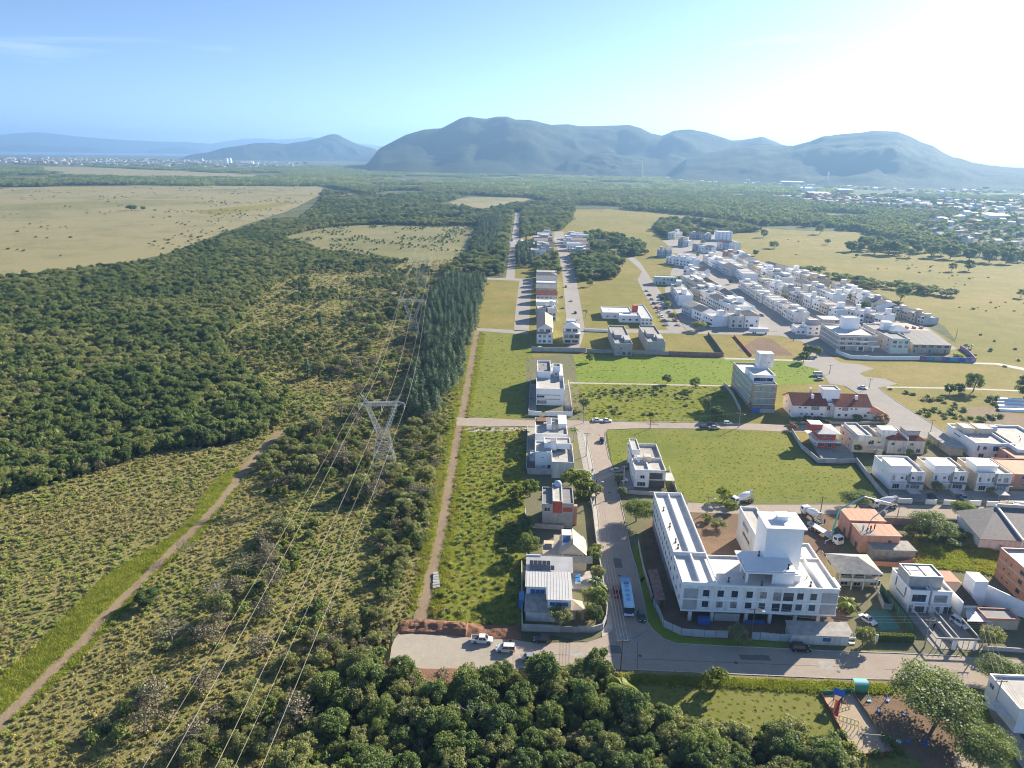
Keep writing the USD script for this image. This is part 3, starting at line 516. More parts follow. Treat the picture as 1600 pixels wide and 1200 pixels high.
# ------------------------------------------------------------------ plant kinds
def leaves(c, d, size, rng, spread=0.7, aspect=0.75):
    """kite-shaped leaf sprays at the points c, facing about d"""
    n = len(c)
    nrm = d + rng.normal(0, spread, (n, 3)); nrm /= np.linalg.norm(nrm, axis=1, keepdims=True) + 1e-9
    t = np.cross(nrm, rng.normal(0, 1, (n, 3))); t /= np.linalg.norm(t, axis=1, keepdims=True) + 1e-9
    b = np.cross(nrm, t)
    s = (size * rng.uniform(0.65, 1.35, n))[:, None]
    v = np.stack([c - t * s * 0.5, c + b * s * aspect * 0.5 - t * s * 0.05, c + t * s * 0.5, c - b * s * aspect * 0.5 - t * s * 0.05], 1).reshape(-1, 3)
    i = np.arange(n)[:, None] * 4
    return v, np.vstack([i + [0, 1, 2], i + [0, 2, 3]])
def sphere_dirs(n, rng, up=0.0):
    d = rng.normal(0, 1, (n, 3)); d[:, 2] += up; return d / np.linalg.norm(d, axis=1, keepdims=True)
def crown_mesh(seed, R=3.0, h0=1.6, h1=7.0, nb=34, nl=70, leaf=0.5, flat=1.0, hollow=0.5):
    rng = np.random.default_rng(seed); mb = MB(); cz = (h0 + h1) / 2; hz = (h1 - h0) / 2
    lop = rng.uniform(-0.25, 0.25, 2) * R
    d = sphere_dirs(nb, rng, 0.35); r = rng.uniform(hollow, 0.92, nb) ** 0.7
    c = d * r[:, None] * [R, R, hz] + [lop[0] * 0.3, lop[1] * 0.3, cz]
    c[:, :2] += lop * ((c[:, 2] - cz) / hz)[:, None] * 0.4
    for k in range(nb):
        rb = R * rng.uniform(0.20, 0.36); m = int(nl * (rb / (0.28 * R)) ** 2)
        dd = sphere_dirs(m, rng, 0.3)
        p = c[k] + dd * (rb * rng.uniform(0.55, 1.08, (m, 1))) * [1, 1, 0.75 * flat]
        mb.add(*leaves(p, dd + [0, 0, 0.35], leaf, rng))
    return mb.arr()
def trunk_mesh(seed, h, r, R, nbr=5, lean=0.1):
    rng = np.random.default_rng(seed); mb = MB()
    top_ = np.array([rng.uniform(-lean, lean) * h, rng.uniform(-lean, lean) * h, h * 0.62])
    mb.bar((0, 0, -0.2), top_ * 0.5, r, 7, r * 0.8); mb.bar(top_ * 0.5, top_, r * 0.8, 7, r * 0.55)
    for k in range(nbr):
        a = 2 * math.pi * (k + rng.uniform(-0.3, 0.3)) / nbr; s = top_ * rng.uniform(0.55, 1.0)
        e = s + [math.cos(a) * R * 0.6, math.sin(a) * R * 0.6, h * rng.uniform(0.12, 0.3)]
        mb.bar(s, e, r * 0.42, 5, r * 0.14)
        for q in (0.5, 0.75):
            b = s + (e - s) * q; a2 = a + rng.uniform(-1, 1)
            mb.bar(b, b + [math.cos(a2) * R * 0.3, math.sin(a2) * R * 0.3, h * 0.12], r * 0.2, 4, r * 0.07)
    return mb.arr()
KIND = {}
def plant_kind(name, parts):
    c = klass(name)
    for n, mesh, mat in parts: part(c, n, mesh, mat)
    KIND[name] = c; return name
def broad(name, seed, leaf_mat, R=3.0, h0=1.6, h1=7.0, bark="bark", **k):
    return plant_kind(name, [("crown", crown_mesh(seed, R, h0, h1, **k), leaf_mat), ("trunk", trunk_mesh(seed + 1, h1, 0.16 + 0.02 * R, R), bark)])
deep = [broad(f"deep_tree_{i}", 10 + i, "leaf_deep", R=3.1 + 0.3 * i, h1=6.4 + 0.7 * i, nb=38, nl=115, leaf=0.40) for i in range(3)]
mid = [broad(f"mid_tree_{i}", 20 + i, "leaf_mid", R=3.0 + 0.3 * i, h1=6.0 + 0.6 * i, nb=36, nl=110, leaf=0.38) for i in range(3)]
olive = [broad(f"olive_tree_{i}", 30 + i, "leaf_olive", R=2.9 + 0.3 * i, h1=5.4 + 0.6 * i, nb=32, nl=95, leaf=0.35, hollow=0.35) for i in range(3)]
bright = [broad(f"bright_tree_{i}", 40 + i, "leaf_bright", R=2.4 + 0.3 * i, h0=0.8, h1=4.6 + 0.5 * i, nb=28, nl=60, leaf=0.42) for i in range(2)]
dry = [broad(f"dry_tree_{i}", 50 + i, "leaf_dry", R=2.8, h0=1.0, h1=4.8 + 0.5 * i, nb=26, nl=26, leaf=0.36, bark="pale_bark", hollow=0.25) for i in range(2)]
autumn = [broad("autumn_tree", 58, "leaf_autumn", R=2.6, h0=0.6, h1=4.0, nb=26, nl=50, leaf=0.42)]
spread = [broad("spreading_tree", 60, "leaf_mid", R=6.2, h0=3.2, h1=8.0, nb=85, nl=170, leaf=0.34, flat=0.7, hollow=0.3)]
def bush_mesh(seed, R, h, n, leaf, nb=7, spread_=0.8):
    rng = np.random.default_rng(seed); mb = MB()
    for k in range(nb):
        a = rng.uniform(0, 2 * math.pi); r = R * rng.uniform(0, 0.62); rb = R * rng.uniform(0.35, 0.55)
        c = np.array([math.cos(a) * r, math.sin(a) * r, h * rng.uniform(0.25, 0.6)])
        dd = sphere_dirs(n // nb, rng, 0.5)
        p = c + dd * rb * rng.uniform(0.6, 1.05, (len(dd), 1)) * [1, 1, 0.8 * h / R]; p[:, 2] = np.maximum(p[:, 2], 0.03)
        mb.add(*leaves(p, dd + [0, 0, 0.3], leaf, rng, spread_))
    return mb.arr()
def bush(name, seed, mat, R, h, n, leaf): return plant_kind(name, [("foliage", bush_mesh(seed, R, h, n, leaf), mat)])
scrubs = [bush("scrub_brown_0", 70, "leaf_scrub", 0.8, 0.75, 110, 0.34), bush("scrub_brown_1", 71, "leaf_scrub", 1.0, 0.6, 130, 0.30), bush("scrub_brown_2", 72, "leaf_scrub", 0.6, 0.8, 80, 0.34),
          bush("scrub_green_0", 73, "leaf_scrub_green", 0.8, 0.7, 110, 0.34), bush("scrub_green_1", 74, "leaf_scrub_green", 1.1, 0.9, 140, 0.34), bush("scrub_dry_0", 75, "leaf_dry", 0.8, 0.8, 70, 0.25)]
bushes = [bush("bush_mid", 80, "leaf_mid", 1.7, 1.8, 420, 0.40), bush("bush_olive", 81, "leaf_olive", 1.8, 1.7, 400, 0.38), bush("bush_deep", 82, "leaf_deep", 1.7, 2.0, 420, 0.42), bush("bush_bright", 83, "leaf_bright", 1.5, 1.3, 360, 0.36), bush("bush_dry", 84, "leaf_dry", 1.7, 1.7, 240, 0.3)]
def tuft_mesh(seed, R, h, n, w):
    rng = np.random.default_rng(seed); p = np.column_stack([rng.normal(0, R * 0.5, (n, 2)), np.zeros(n)]); a = rng.uniform(0, 2 * math.pi, n)
    hh = h * rng.uniform(0.5, 1.1, n); lean = rng.uniform(0.15, 0.75, n) * hh; ww = w * rng.uniform(0.7, 1.3, n)
    dx = np.stack([np.cos(a), np.sin(a), np.zeros(n)], 1); sx = np.stack([-np.sin(a), np.cos(a), np.zeros(n)], 1) * ww[:, None] / 2
    up = np.zeros((n, 3)); up[:, 2] = hh
    v = np.stack([p - sx, p + sx, p + up * 0.75 + dx * lean[:, None] * 0.4 + sx * 0.8, p + up + dx * lean[:, None]], 1).reshape(-1, 3)
    i = np.arange(n)[:, None] * 4
    return v, np.vstack([i + [0, 1, 2], i + [0, 2, 3]])
def tuft(name, seed, mat, R, h, n, w): return plant_kind(name, [("blades", tuft_mesh(seed, R, h, n, w), mat)])
tufts = [tuft("grass_green_0", 90, "blade_green", 0.7, 0.45, 60, 0.12), tuft("grass_green_1", 91, "blade_green", 0.9, 0.35, 70, 0.13), tuft("grass_dry_0", 92, "blade_dry", 0.7, 0.5, 60, 0.11), tuft("grass_dry_1", 93, "blade_dry", 0.9, 0.35, 60, 0.12)]
def pine_mesh(seed, R=3.0, H=11.0, base=0.25):
    rng = np.random.default_rng(seed); mb = MB(); z = H * base
    while z < H * 0.98:
        t = (z / H - base) / (1 - base); r = R * (1 - t ** 1.7) ** 0.8 * rng.uniform(0.8, 1.12) + 0.15; nb = max(4, int(9 * (1 - t) + 4))
        for k in range(nb):
            a = rng.uniform(0, 2 * math.pi); L = r * rng.uniform(0.65, 1.1); m = max(4, int(10 * L / R) + 3)
            s = rng.uniform(0.25, 1.0, m)[:, None]; e = np.array([math.cos(a) * L, math.sin(a) * L, 0.22 * L + rng.uniform(-0.2, 0.2)])
            p = np.array([0, 0, z]) + e * s + rng.normal(0, 0.16, (m, 3))
            mb.add(*leaves(p, np.tile(e / (np.linalg.norm(e) + 1e-6) * 0.6 + [0, 0, 0.9], (m, 1)), 0.55, rng, 0.5, 0.6))
        z += H * 0.042
    return mb.arr()
def pine(name, seed, **k):
    mb = MB().bar((0, 0, -0.2), (0, 0, 11.5), 0.2, 6, 0.04)
    return plant_kind(name, [("crown", pine_mesh(seed, **k), "leaf_pine"), ("trunk", mb.arr(), "bark")])
pines = [pine("pine_0", 100), pine("pine_1", 101, R=2.7, H=12.0), pine("pine_2", 102, R=3.4, H=10.0)]
def palm_mesh(seed, h, L, n=16, w=0.5):
    rng = np.random.default_rng(seed); mb = MB()
    for k in range(n):
        a = 2 * math.pi * k / n + rng.uniform(-0.15, 0.15); el = rng.uniform(0.0, 0.9); pts = []
        for s in np.linspace(0, 1, 7): pts.append([math.cos(a) * L * s * math.cos(el * (1 - s)), math.sin(a) * L * s * math.cos(el * (1 - s)), h + L * (math.sin(el) * s - 0.75 * s * s)])
        pts = np.array(pts); side = np.array([-math.sin(a), math.cos(a), 0.0])
        for i in range(6):
            w0 = w * math.sin(math.pi * (0.12 + 0.85 * i / 6)); w1 = w * math.sin(math.pi * (0.12 + 0.85 * (i + 1) / 6))
            for sg in (-1, 1):
                dr = np.array([0, 0, -0.45]); mb.quad(pts[i], pts[i + 1], pts[i + 1] + side * sg * w1 + dr * w1, pts[i] + side * sg * w0 + dr * w0)
    return mb.arr()
plant_kind("palm", [("crown", palm_mesh(110, 6.0, 3.0, 20, 0.45), "leaf_mid"), ("trunk", MB().bar((0, 0, -0.2), (0.1, 0, 6.0), 0.22, 7, 0.15).arr(), "pale_bark")])
plant_kind("small_palm", [("crown", palm_mesh(111, 1.6, 2.2, 15, 0.5), "leaf_bright"), ("trunk", MB().bar((0, 0, -0.1), (0, 0, 1.6), 0.2, 6, 0.15).arr(), "bark")])
plant_kind("banana_plant", [("leaves", palm_mesh(112, 2.2, 2.4, 9, 0.75), "leaf_bright"), ("stem", MB().bar((0, 0, -0.1), (0, 0, 2.3), 0.18, 6, 0.12).arr(), "leaf_olive")])
def bare_mesh(seed, h, r, depth=4):
    rng = np.random.default_rng(seed); mb = MB()
    def grow(p, d, L, r, k):
        q = p + d * L; mb.bar(p, q, r, 4, r * 0.7)
        if k:
            for _ in range(3 if k > 1 else 2):
                e = d + rng.normal(0, 0.5, 3); e[2] = max(e[2], -0.05); e /= np.linalg.norm(e); grow(q, e, L * rng.uniform(0.55, 0.85), r * 0.62, k - 1)
    grow(np.array([0, 0, -0.1]), np.array([0.1, 0.05, 0.99]), h * 0.34, r, depth); return mb.arr()
plant_kind("bare_tree", [("branches", bare_mesh(120, 5.0, 0.10, 4), "pale_bark"), ("twigs", crown_mesh(121, 2.4, 1.2, 4.6, nb=18, nl=16, leaf=0.26), "leaf_dry")])
plant_kind("dead_tree", [("branches", bare_mesh(124, 8.0, 0.14, 3), "pale_bark")])
# far kinds: fewer, larger sprays
far_trees = [plant_kind(f"far_tree_{i}", [("crown", crown_mesh(130 + i, 6.0, 0.6, 8.0, nb=16, nl=24, leaf=1.7), m)]) for i, m in enumerate(("leaf_deep", "leaf_mid", "leaf_mid", "leaf_olive"))]
def patch_mesh(seed, R):
    rng = np.random.default_rng(seed); mb = MB()
    for k in range(14):
        a = rng.uniform(0, 2 * math.pi); r = R * math.sqrt(rng.uniform(0, 1)); rb = rng.uniform(3.5, 7.5); dd = sphere_dirs(26, rng, 0.5)
        p = np.array([math.cos(a) * r, math.sin(a) * r, 3.5]) + dd * rb * [1, 1, 0.7]; p[:, 2] = np.maximum(p[:, 2], 0.2)
        mb.add(*leaves(p, dd + [0, 0, 0.4], 3.4, rng))
    return mb.arr()
patches = [plant_kind(f"tree_patch_{i}", [("crowns", patch_mesh(140 + i, 20.0), m)]) for i, m in enumerate(("leaf_deep", "leaf_mid", "leaf_mid", "leaf_olive"))]
def proto(kind):
    def make(P):
        path = f"{P}/{kind}"; x = UsdGeom.Xform.Define(stage, path); x.GetPrim().GetReferences().AddInternalReference(KIND[kind]); return path
    return make
def scatter(name, kinds, weights, q, s0, s1, label, cat, seed, zs=None, z=0.0):
    rng = np.random.default_rng(seed); w = np.asarray(weights, float)
    if callable(weights): pass
    idx = rng.choice(len(kinds), len(q), p=w / w.sum())
    return instancer(name, [proto(k) for k in kinds], q, rng.uniform(s0, s1, len(q)), idx, label, cat, seed=seed, z=z, zs=None if zs is None else rng.uniform(*zs, len(q)))
R0 = np.random.default_rng(5)
def keep(q, cut, margin=0.0):
    c = cut.buffer(margin) if margin else cut; shapely.prepare(c)
    return q[~shapely.contains_xy(c, q[:, 0], q[:, 1])]
def nz(q, s, seed): return meshkit.fbm(np.column_stack([q / s, np.full(len(q), 1.7)]), 3, seed)

# ------------------------------------------------------------------ the dark forest on the left
FOREST = Polygon(GP([(-300, 475), (0, 441), (100, 427), (230, 414), (290, 392), (350, 370), (420, 348), (470, 342), (500, 318), (540, 322), (600, 350), (560, 352), (480, 358), (440, 372), (500, 394), (600, 407), (640, 410), (560, 416), (480, 426), (430, 440), (400, 470), (372, 500), (352, 530), (362, 565), (402, 590), (440, 615), (440, 650), (395, 690), (330, 704), (250, 700), (180, 722), (110, 746), (0, 773), (-300, 880)])).buffer(0); FOREST = rough(FOREST, 7, 16, 8)
def mixed(q, seed, k=45.0, noise=0.12):
    """a kind for every tree, in drifts: dark, mid, olive, dry"""
    rg = np.random.default_rng(seed); g = nz(q, k, seed) + rg.normal(0, noise, len(q))
    pick = lambda l: np.array(l)[rg.integers(0, len(l), len(q))]
    out = np.where(g < .40, pick(deep), np.where(g < .50, pick(mid), np.where(g < .68, pick(olive), pick(dry + olive + olive))))
    return np.where(rg.uniform(0, 1, len(q)) < .03, pick(bright), out)
def drift(name, q, seed, s0, s1, label, cat, zs=(.8, 1.15)):
    kd = mixed(q, seed); ks = sorted(set(kd)); rg = np.random.default_rng(seed); ix = {k: i for i, k in enumerate(ks)}
    instancer(name, [proto(str(k)) for k in ks], q, rg.uniform(s0, s1, len(q)), [ix[k] for k in kd], label, cat, seed=seed, zs=rg.uniform(*zs, len(q)))
q = spaced(FOREST, 3.5, R0); q = q[in_view(q, 90)]; q = keep(q, ALLROAD, 2.0)
q = q[(nz(q, 30, 4) > 0.30) | (q[:, 1] < 280)]
dist = np.hypot(q[:, 0], q[:, 1]); near = np.argsort(dist)[:230]; far_mask = np.ones(len(q), bool); far_mask[near] = False
drift("forest", q[far_mask], 6, 0.35, 0.98, "dense green forest filling the left of the valley floor", "forest")
KINDW = {"deep": "dark green", "mid": "mid green", "olive": "olive green", "dry": "greyish", "bright": "yellow-green"}
for k, i in enumerate(near):
    kd = str(mixed(q[i:i + 1], 6 + k)[0]); w_ = KINDW[kd.split("_")[0]]; sc_ = R0.uniform(0.5, 0.95); z_ = "large" if sc_ > .8 else "small" if sc_ < .62 else "middling"
    place("forest_tree", KIND[kd], f"{z_} {w_} tree on the near edge of the left forest", "tree", (*q[i], 0), R0.uniform(0, 360), sc_, f"{z_} {w_} trees along the near forest edge")
# understorey along it
qq = spaced(FOREST, 2.7, R0); qq = qq[in_view(qq, 60)]; qq = qq[R0.uniform(0, 1, len(qq)) < np.clip(320 / np.hypot(qq[:, 0], qq[:, 1]), .12, 1)]; qq = keep(qq, ALLROAD, 2)
scatter("undergrowth", bushes, [3, 3.5, 1.5, 1, 0.8], qq, 0.7, 1.6, "bushes under and between the forest trees", "undergrowth", 7, zs=(1.2, 2.2))

# ------------------------------------------------------------------ brown scrub under the power line
SCRUB = scrub_west.difference(ALLROAD.buffer(0.8)).difference(grass_band)
q = spaced(SCRUB, 1.18, R0); q = q[in_view(q, 40)]; d_ = np.hypot(q[:, 0], q[:, 1])
q = q[R0.uniform(0, 1, len(q)) < np.clip(230 / d_, 0.15, 1.0) ** 2 * 0.8]
g = nz(q, 22, 8) + R0.normal(0, 0.09, len(q)); rng = np.random.default_rng(8)
idx = np.where(g > 0.56, rng.choice([3, 4, 5], len(q), p=[0.5, 0.42, 0.08]), rng.choice([0, 1, 2, 5, 3], len(q), p=[0.36, 0.34, 0.18, 0.04, 0.08]))
d_ = np.hypot(q[:, 0], q[:, 1])
instancer("scrub", [proto(k) for k in scrubs], q, rng.uniform(0.35, 1.0, len(q)) * np.clip(d_ / 220, 1, 1.7), idx, "low brown and olive scrub covering the clearing under the power line", "scrub", seed=8)
# bushes and small trees in it, clumped
BUSHZ = Polygon(GP([(330, 1240), (120, 1180), (200, 1060), (330, 960), (400, 850), (420, 760), (400, 720), (450, 640), (500, 560), (560, 480), (640, 440), (680, 480), (690, 560), (660, 640), (690, 700), (680, 760), (660, 860), (640, 940), (600, 970), (560, 1000), (500, 1090), (440, 1240)])).buffer(0).difference(ALLROAD.buffer(3))
q = spaced(BUSHZ, 3.6, R0); q = q[in_view(q, 60)]
g = nz(q, 16, 12)
side = 600 + 0.0 * g
q = q[g > 0.515]
scatter("bushes", bushes + dry + olive[:1], [3, 4, 2, 1.2, 1.0, 0.5, 0.5, 0.5], q, 0.7, 1.5, "clumps of bushes dotted over the scrubland", "bushes", 12, zs=(0.7, 1.1))
q = spaced(west_pasture, 22, R0); q = q[nz(q, 60, 29) > .60]; scatter("bushes", bushes, [3, 3, 2, 0, .5], q, .8, 2.0, "small bushes dotted over the tan pasture", "bushes", 29, zs=(.5, .8))
q = spaced(east_pasture, 16, R0); q = q[in_view(q, 10)]; q = q[nz(q, 50, 30) > .60]; scatter("bushes", bushes, [3, 3, 2, 1, .5], q, .5, 1.2, "low bushes dotted over the right pasture", "bushes", 30, zs=(.5, .8))
q = spaced(meadow, 9, R0); q = q[nz(q, 30, 19) > .55]; scatter("bushes", bushes, [3, 3, 2, 0, .5], q, .7, 1.6, "small bushes dotted over the meadow clearing", "bushes", 19)
LOW = Polygon(GP([(215, 1240), (300, 1140), (400, 1060), (480, 1000), (575, 950), (610, 985), (590, 1020), (520, 1075), (450, 1240)])).buffer(0); q = spaced(LOW, 3.1, R0); q = q[in_view(q, 60)]; q = q[nz(q, 14, 20) > .40]
scatter("bushes", bushes[:2] + olive + dry + mid[:1], [2, 3, 2, 2, 2, 1.2, 1.2, 1], q, .38, .72, "olive and grey bushes at the lower end of the scrubland", "bushes", 20, zs=(.8, 1.1))
CLEAR = Polygon(GP([(330, 560), (350, 520), (372, 495), (430, 436), (480, 422), (560, 412), (660, 412), (690, 440), (640, 500), (560, 530), (510, 600), (440, 625), (400, 600)])).buffer(0); q = spaced(CLEAR, 5.0, R0); q = q[nz(q, 26, 33) + R0.normal(0, .06, len(q)) > .53]; drift("scrub_trees", q, 33, .3, .75, "small trees and bushes thinning out into the scrub clearing", "bushes")
# big bushes round the pylon and along the pine row: individuals
def at(px, py): return (*G(px, py)[:2], 0.0)
def wood(name, px_poly, spacing, kinds, p, s0, s1, label, group, cat="tree", cut=3.0, seed=0, limit=None):
    rng = np.random.default_rng(seed); P = Polygon(GP(px_poly)).buffer(0).difference(ALLROAD.buffer(cut))
    q = spaced(P, spacing, rng); q = q[in_view(q, 40)]
    if limit and len(q) > limit:
        q = q[np.argsort(np.hypot(q[:, 0], q[:, 1]))]; rest, q = q[limit:], q[:limit]
        scatter(name + "s", kinds, p, rest, s0, s1, (label if isinstance(label, str) else "more trees like them") .replace("dark pine", "farther pines"), cat + "s", seed)
    for x, y in q:
        k = str(rng.choice(kinds, p=np.array(p) / sum(p))); c = k.split("_")[0]
        sc = rng.uniform(0, 1); sz = "large" if sc > .68 else "small" if sc < .33 else "middling"
        L = sz + " " + (label.get(c, label.get("")) if isinstance(label, dict) else label)
        place(name, KIND[k], L, cat, (x, y, 0), rng.uniform(0, 360), (s0 + (s1 - s0) * sc) * np.array([1, 1, rng.uniform(0.85, 1.15)]), f"{group} ({sz}{' ' + KINDW.get(c, c) if isinstance(label, dict) else ''})")
    return len(q)
LBL = lambda where: {"deep": "dark green bushy tree " + where, "mid": "mid green bushy tree " + where, "olive": "olive green bushy tree " + where, "dry": "dry greyish small tree " + where, "bright": "bright yellow-green small tree " + where, "bare": "bare pale branched tree " + where, "bush": "round leafy bush " + where}
wood("scrub_tree", [(395, 740), (420, 690), (480, 660), (560, 670), (575, 720), (640, 735), (690, 740), (680, 780), (560, 790), (520, 760), (450, 780)], 6.0, olive + dry + mid, [2, 2, 2, 2, 2, 1, 1, 1], 0.5, 0.85, LBL("standing round the feet of the near pylon"), "trees round the pylon", seed=21)
wood("scrub_tree", [(640, 660), (690, 640), (705, 600), (700, 680), (672, 800), (640, 900), (600, 960), (570, 930), (600, 840), (620, 740)], 5.2, olive + mid + dry + bright, [2, 2, 2, 1, 1, 1, 1, 1, 0.6, 0.6], 0.45, 0.8, LBL("left of the straight dirt track"), "trees beside the dirt track", seed=22)
# ------------------------------------------------------------------ pine row
n1 = wood("pine_tree", [(700, 437), (756, 440), (752, 470), (745, 510), (735, 560), (712, 610), (690, 650), (640, 660), (632, 620), (668, 560), (655, 520), (672, 470)], 6.0, pines, [1, 1, 1], 0.75, 1.1, "dark pine in the dense row left of the straight dirt track", "pines of the near row", "pine tree", 1.2, 31, limit=190)
n2 = wood("pine_tree", [(745, 345), (780, 342), (778, 375), (772, 400), (737, 400), (748, 370)], 8.0, pines, [1, 1, 1], 0.9, 1.25, "dark pine in the far block left of the straight white road", "pines of the far block", "pine tree", 1.0, 32, limit=50)
n3 = wood("pine_tree", [(808, 385), (838, 385), (838, 418), (806, 418)], 7.0, pines + deep, [1, 1, 1, 1, 1, 1], 0.9, 1.2, "dark tree in the square grove right of the straight white road", "grove right of the white road", "pine tree", 1.0, 33, limit=40)
# ------------------------------------------------------------------ thicket along the bottom edge
TH = [(455, 1240), (520, 1070), (575, 1010), (604, 1045), (650, 1070), (760, 1068), (820, 1050), (870, 1052), (958, 1060), (966, 1095), (1040, 1128), (1130, 1150), (1200, 1152), (1290, 1170), (1330, 1230), (1360, 1330), (440, 1330)]
n4 = wood("thicket_tree", TH, 4.3, deep + mid + olive + dry, [2, 2, 2, 2.5, 2.5, 2.5, 3, 3, 3, 1, .8], 0.45, 1.05, LBL("in the thicket along the bottom edge"), "thicket along the bottom edge", seed=41, limit=330)
q = spaced(Polygon(GP(TH)).buffer(2), 2.6, R0); q = q[in_view(q, 60)]; q = keep(q, ROADS, 1.5)
scatter("undergrowth", bushes, [3, 2, 3, 1, 0.8], q, 0.7, 1.4, "bushes filling the gaps of the bottom thicket", "undergrowth", 42)
# ------------------------------------------------------------------ woods in the middle and far distance
WOOD2 = unary_union([Polygon(GP(p)).buffer(0) for p in (
    [(505, 300), (560, 306), (640, 312), (690, 322), (760, 330), (800, 322), (850, 318), (900, 322), (893, 345), (880, 360), (815, 372), (813, 334), (800, 334), (794, 380), (785, 430), (765, 432), (745, 425), (720, 425), (700, 440), (690, 420), (735, 405), (745, 352), (690, 354), (600, 351), (540, 350), (480, 362), (440, 372), (470, 350), (500, 330)],
    [(838, 406), (870, 404), (875, 430), (838, 432)], [(883, 405), (905, 398), (960, 402), (975, 418), (960, 436), (905, 440), (893, 430)], [(905, 372), (930, 366), (1000, 380), (1010, 398), (985, 402), (930, 396)],
    [(1035, 345), (1100, 348), (1156, 352), (1190, 362), (1120, 366), (1040, 372), (1020, 360)])])
WOOD2 = WOOD2.difference(ROADS.buffer(3))
q = spaced(WOOD2, 5.4, R0); q = q[in_view(q, 30)]
q = q[nz(q, 60, 14) > 0.36]
drift("woods", q, 14, 0.55, 1.4, "dark woods across the middle distance", "woods")
FARP = Polygon(GP([(-60, 300), (-60, 268), (200, 262), (520, 256), (700, 262), (1000, 272), (1200, 285), (1660, 300), (1660, 420), (1560, 398), (1440, 384), (1370, 370), (1345, 361), (1250, 358), (1160, 350), (1100, 340), (1000, 330), (890, 325), (840, 312), (740, 305), (690, 318), (560, 303), (505, 291), (330, 289), (100, 290)])).buffer(0)
cutf = unary_union([v for k, v in ZTOP.items() if k.startswith(("far_field", "pasture"))])
nearfar = FARP.intersection(Polygon([(-4000, 0), (4000, 0), (4000, 2300), (-4000, 2300)])).difference(cutf)
q = spaced(nearfar, 11.5, R0); q = q[in_view(q, 20)]; q = q[nz(q, 160, 15) > np.where(q[:, 0] > 150, .46, .42)]
FAR1 = q
midfar = Polygon(GP([(-80, 296), (1680, 322), (1680, 267.5), (1200, 262), (700, 253.5), (-80, 256)])).buffer(0).intersection(Polygon([(-9000, 2250), (9000, 2250), (9000, 5600), (-9000, 5600)])).difference(cutf)
q2 = spaced(midfar, 36.0, R0); q2 = q2[in_view(q2, 10)]; q2 = q2[nz(q2, 420, 16) > 0.43]
FAR2 = q2
# ------------------------------------------------------------------ building kit
GRID = -2.0
class Site:
    """a building's frame: origin on the ground under a surveyed roof corner, x along the front, y to the back"""
    def __init__(s, name, label, cat, px, z, rot=GRID, group=None):
        o = G(px[0], px[1], z); s.o = o[:2]; a = math.radians(rot)
        s.ex = np.array([math.cos(a), math.sin(a)]); s.ey = np.array([-math.sin(a), math.cos(a)])
        s.T = thing(name, label, cat, (o[0], o[1], 0), rot, group)
    def __call__(s, px, py, z):
        p = G(px, py, z)[:2] - s.o; return float(p @ s.ex), float(p @ s.ey)
    def part(s, name, mb, mat, **k): return part(s.T, name, mb.arr() if isinstance(mb, MB) else mb, mat, **k)
    def rect(s, fl, fr, bl, z):
        """x0, x1, y0, y1 of a roof at height z from its front left, front right and back left corners"""
        a = s(*fl, z); b = s(*fr, z); c = s(*bl, z); return a[0], b[0], (a[1] + b[1]) / 2, c[1]
PT = 0.18; WR = np.random.default_rng(15)
def holes_panel(w, h, holes):
    P = Polygon([(0, 0), (w, 0), (w, h), (0, h)], [])
    for a, b, c, d in holes: P = P.difference(shapely.box(max(a, 0.05), max(c, 0.02), min(b, w - 0.05), min(d, h - 0.05)))
    m = MB()
    for g in getattr(P, "geoms", [P]):
        if g.area > 0.01: m.mesh(trimesh.creation.extrude_polygon(g, PT, engine="earcut"))
    return m.arr()
def grid_windows(w, h, n, fl=2.9, ww=1.5, wh=1.25, sill=0.95):
    """n windows on every storey"""
    ns = max(1, int(round((h + 0.4) / fl - 0.15))) if h > 2.4 else 0
    out = []
    for k in range(ns):
        for i in range(n):
            c = w * (i + 0.5) / n; hw = min(ww, w / n * 0.62) / 2
            z = k * (h / max(ns, 1)) + sill
            if z + wh < h: out.append((c - hw, c + hw, z, z + wh))
    return out
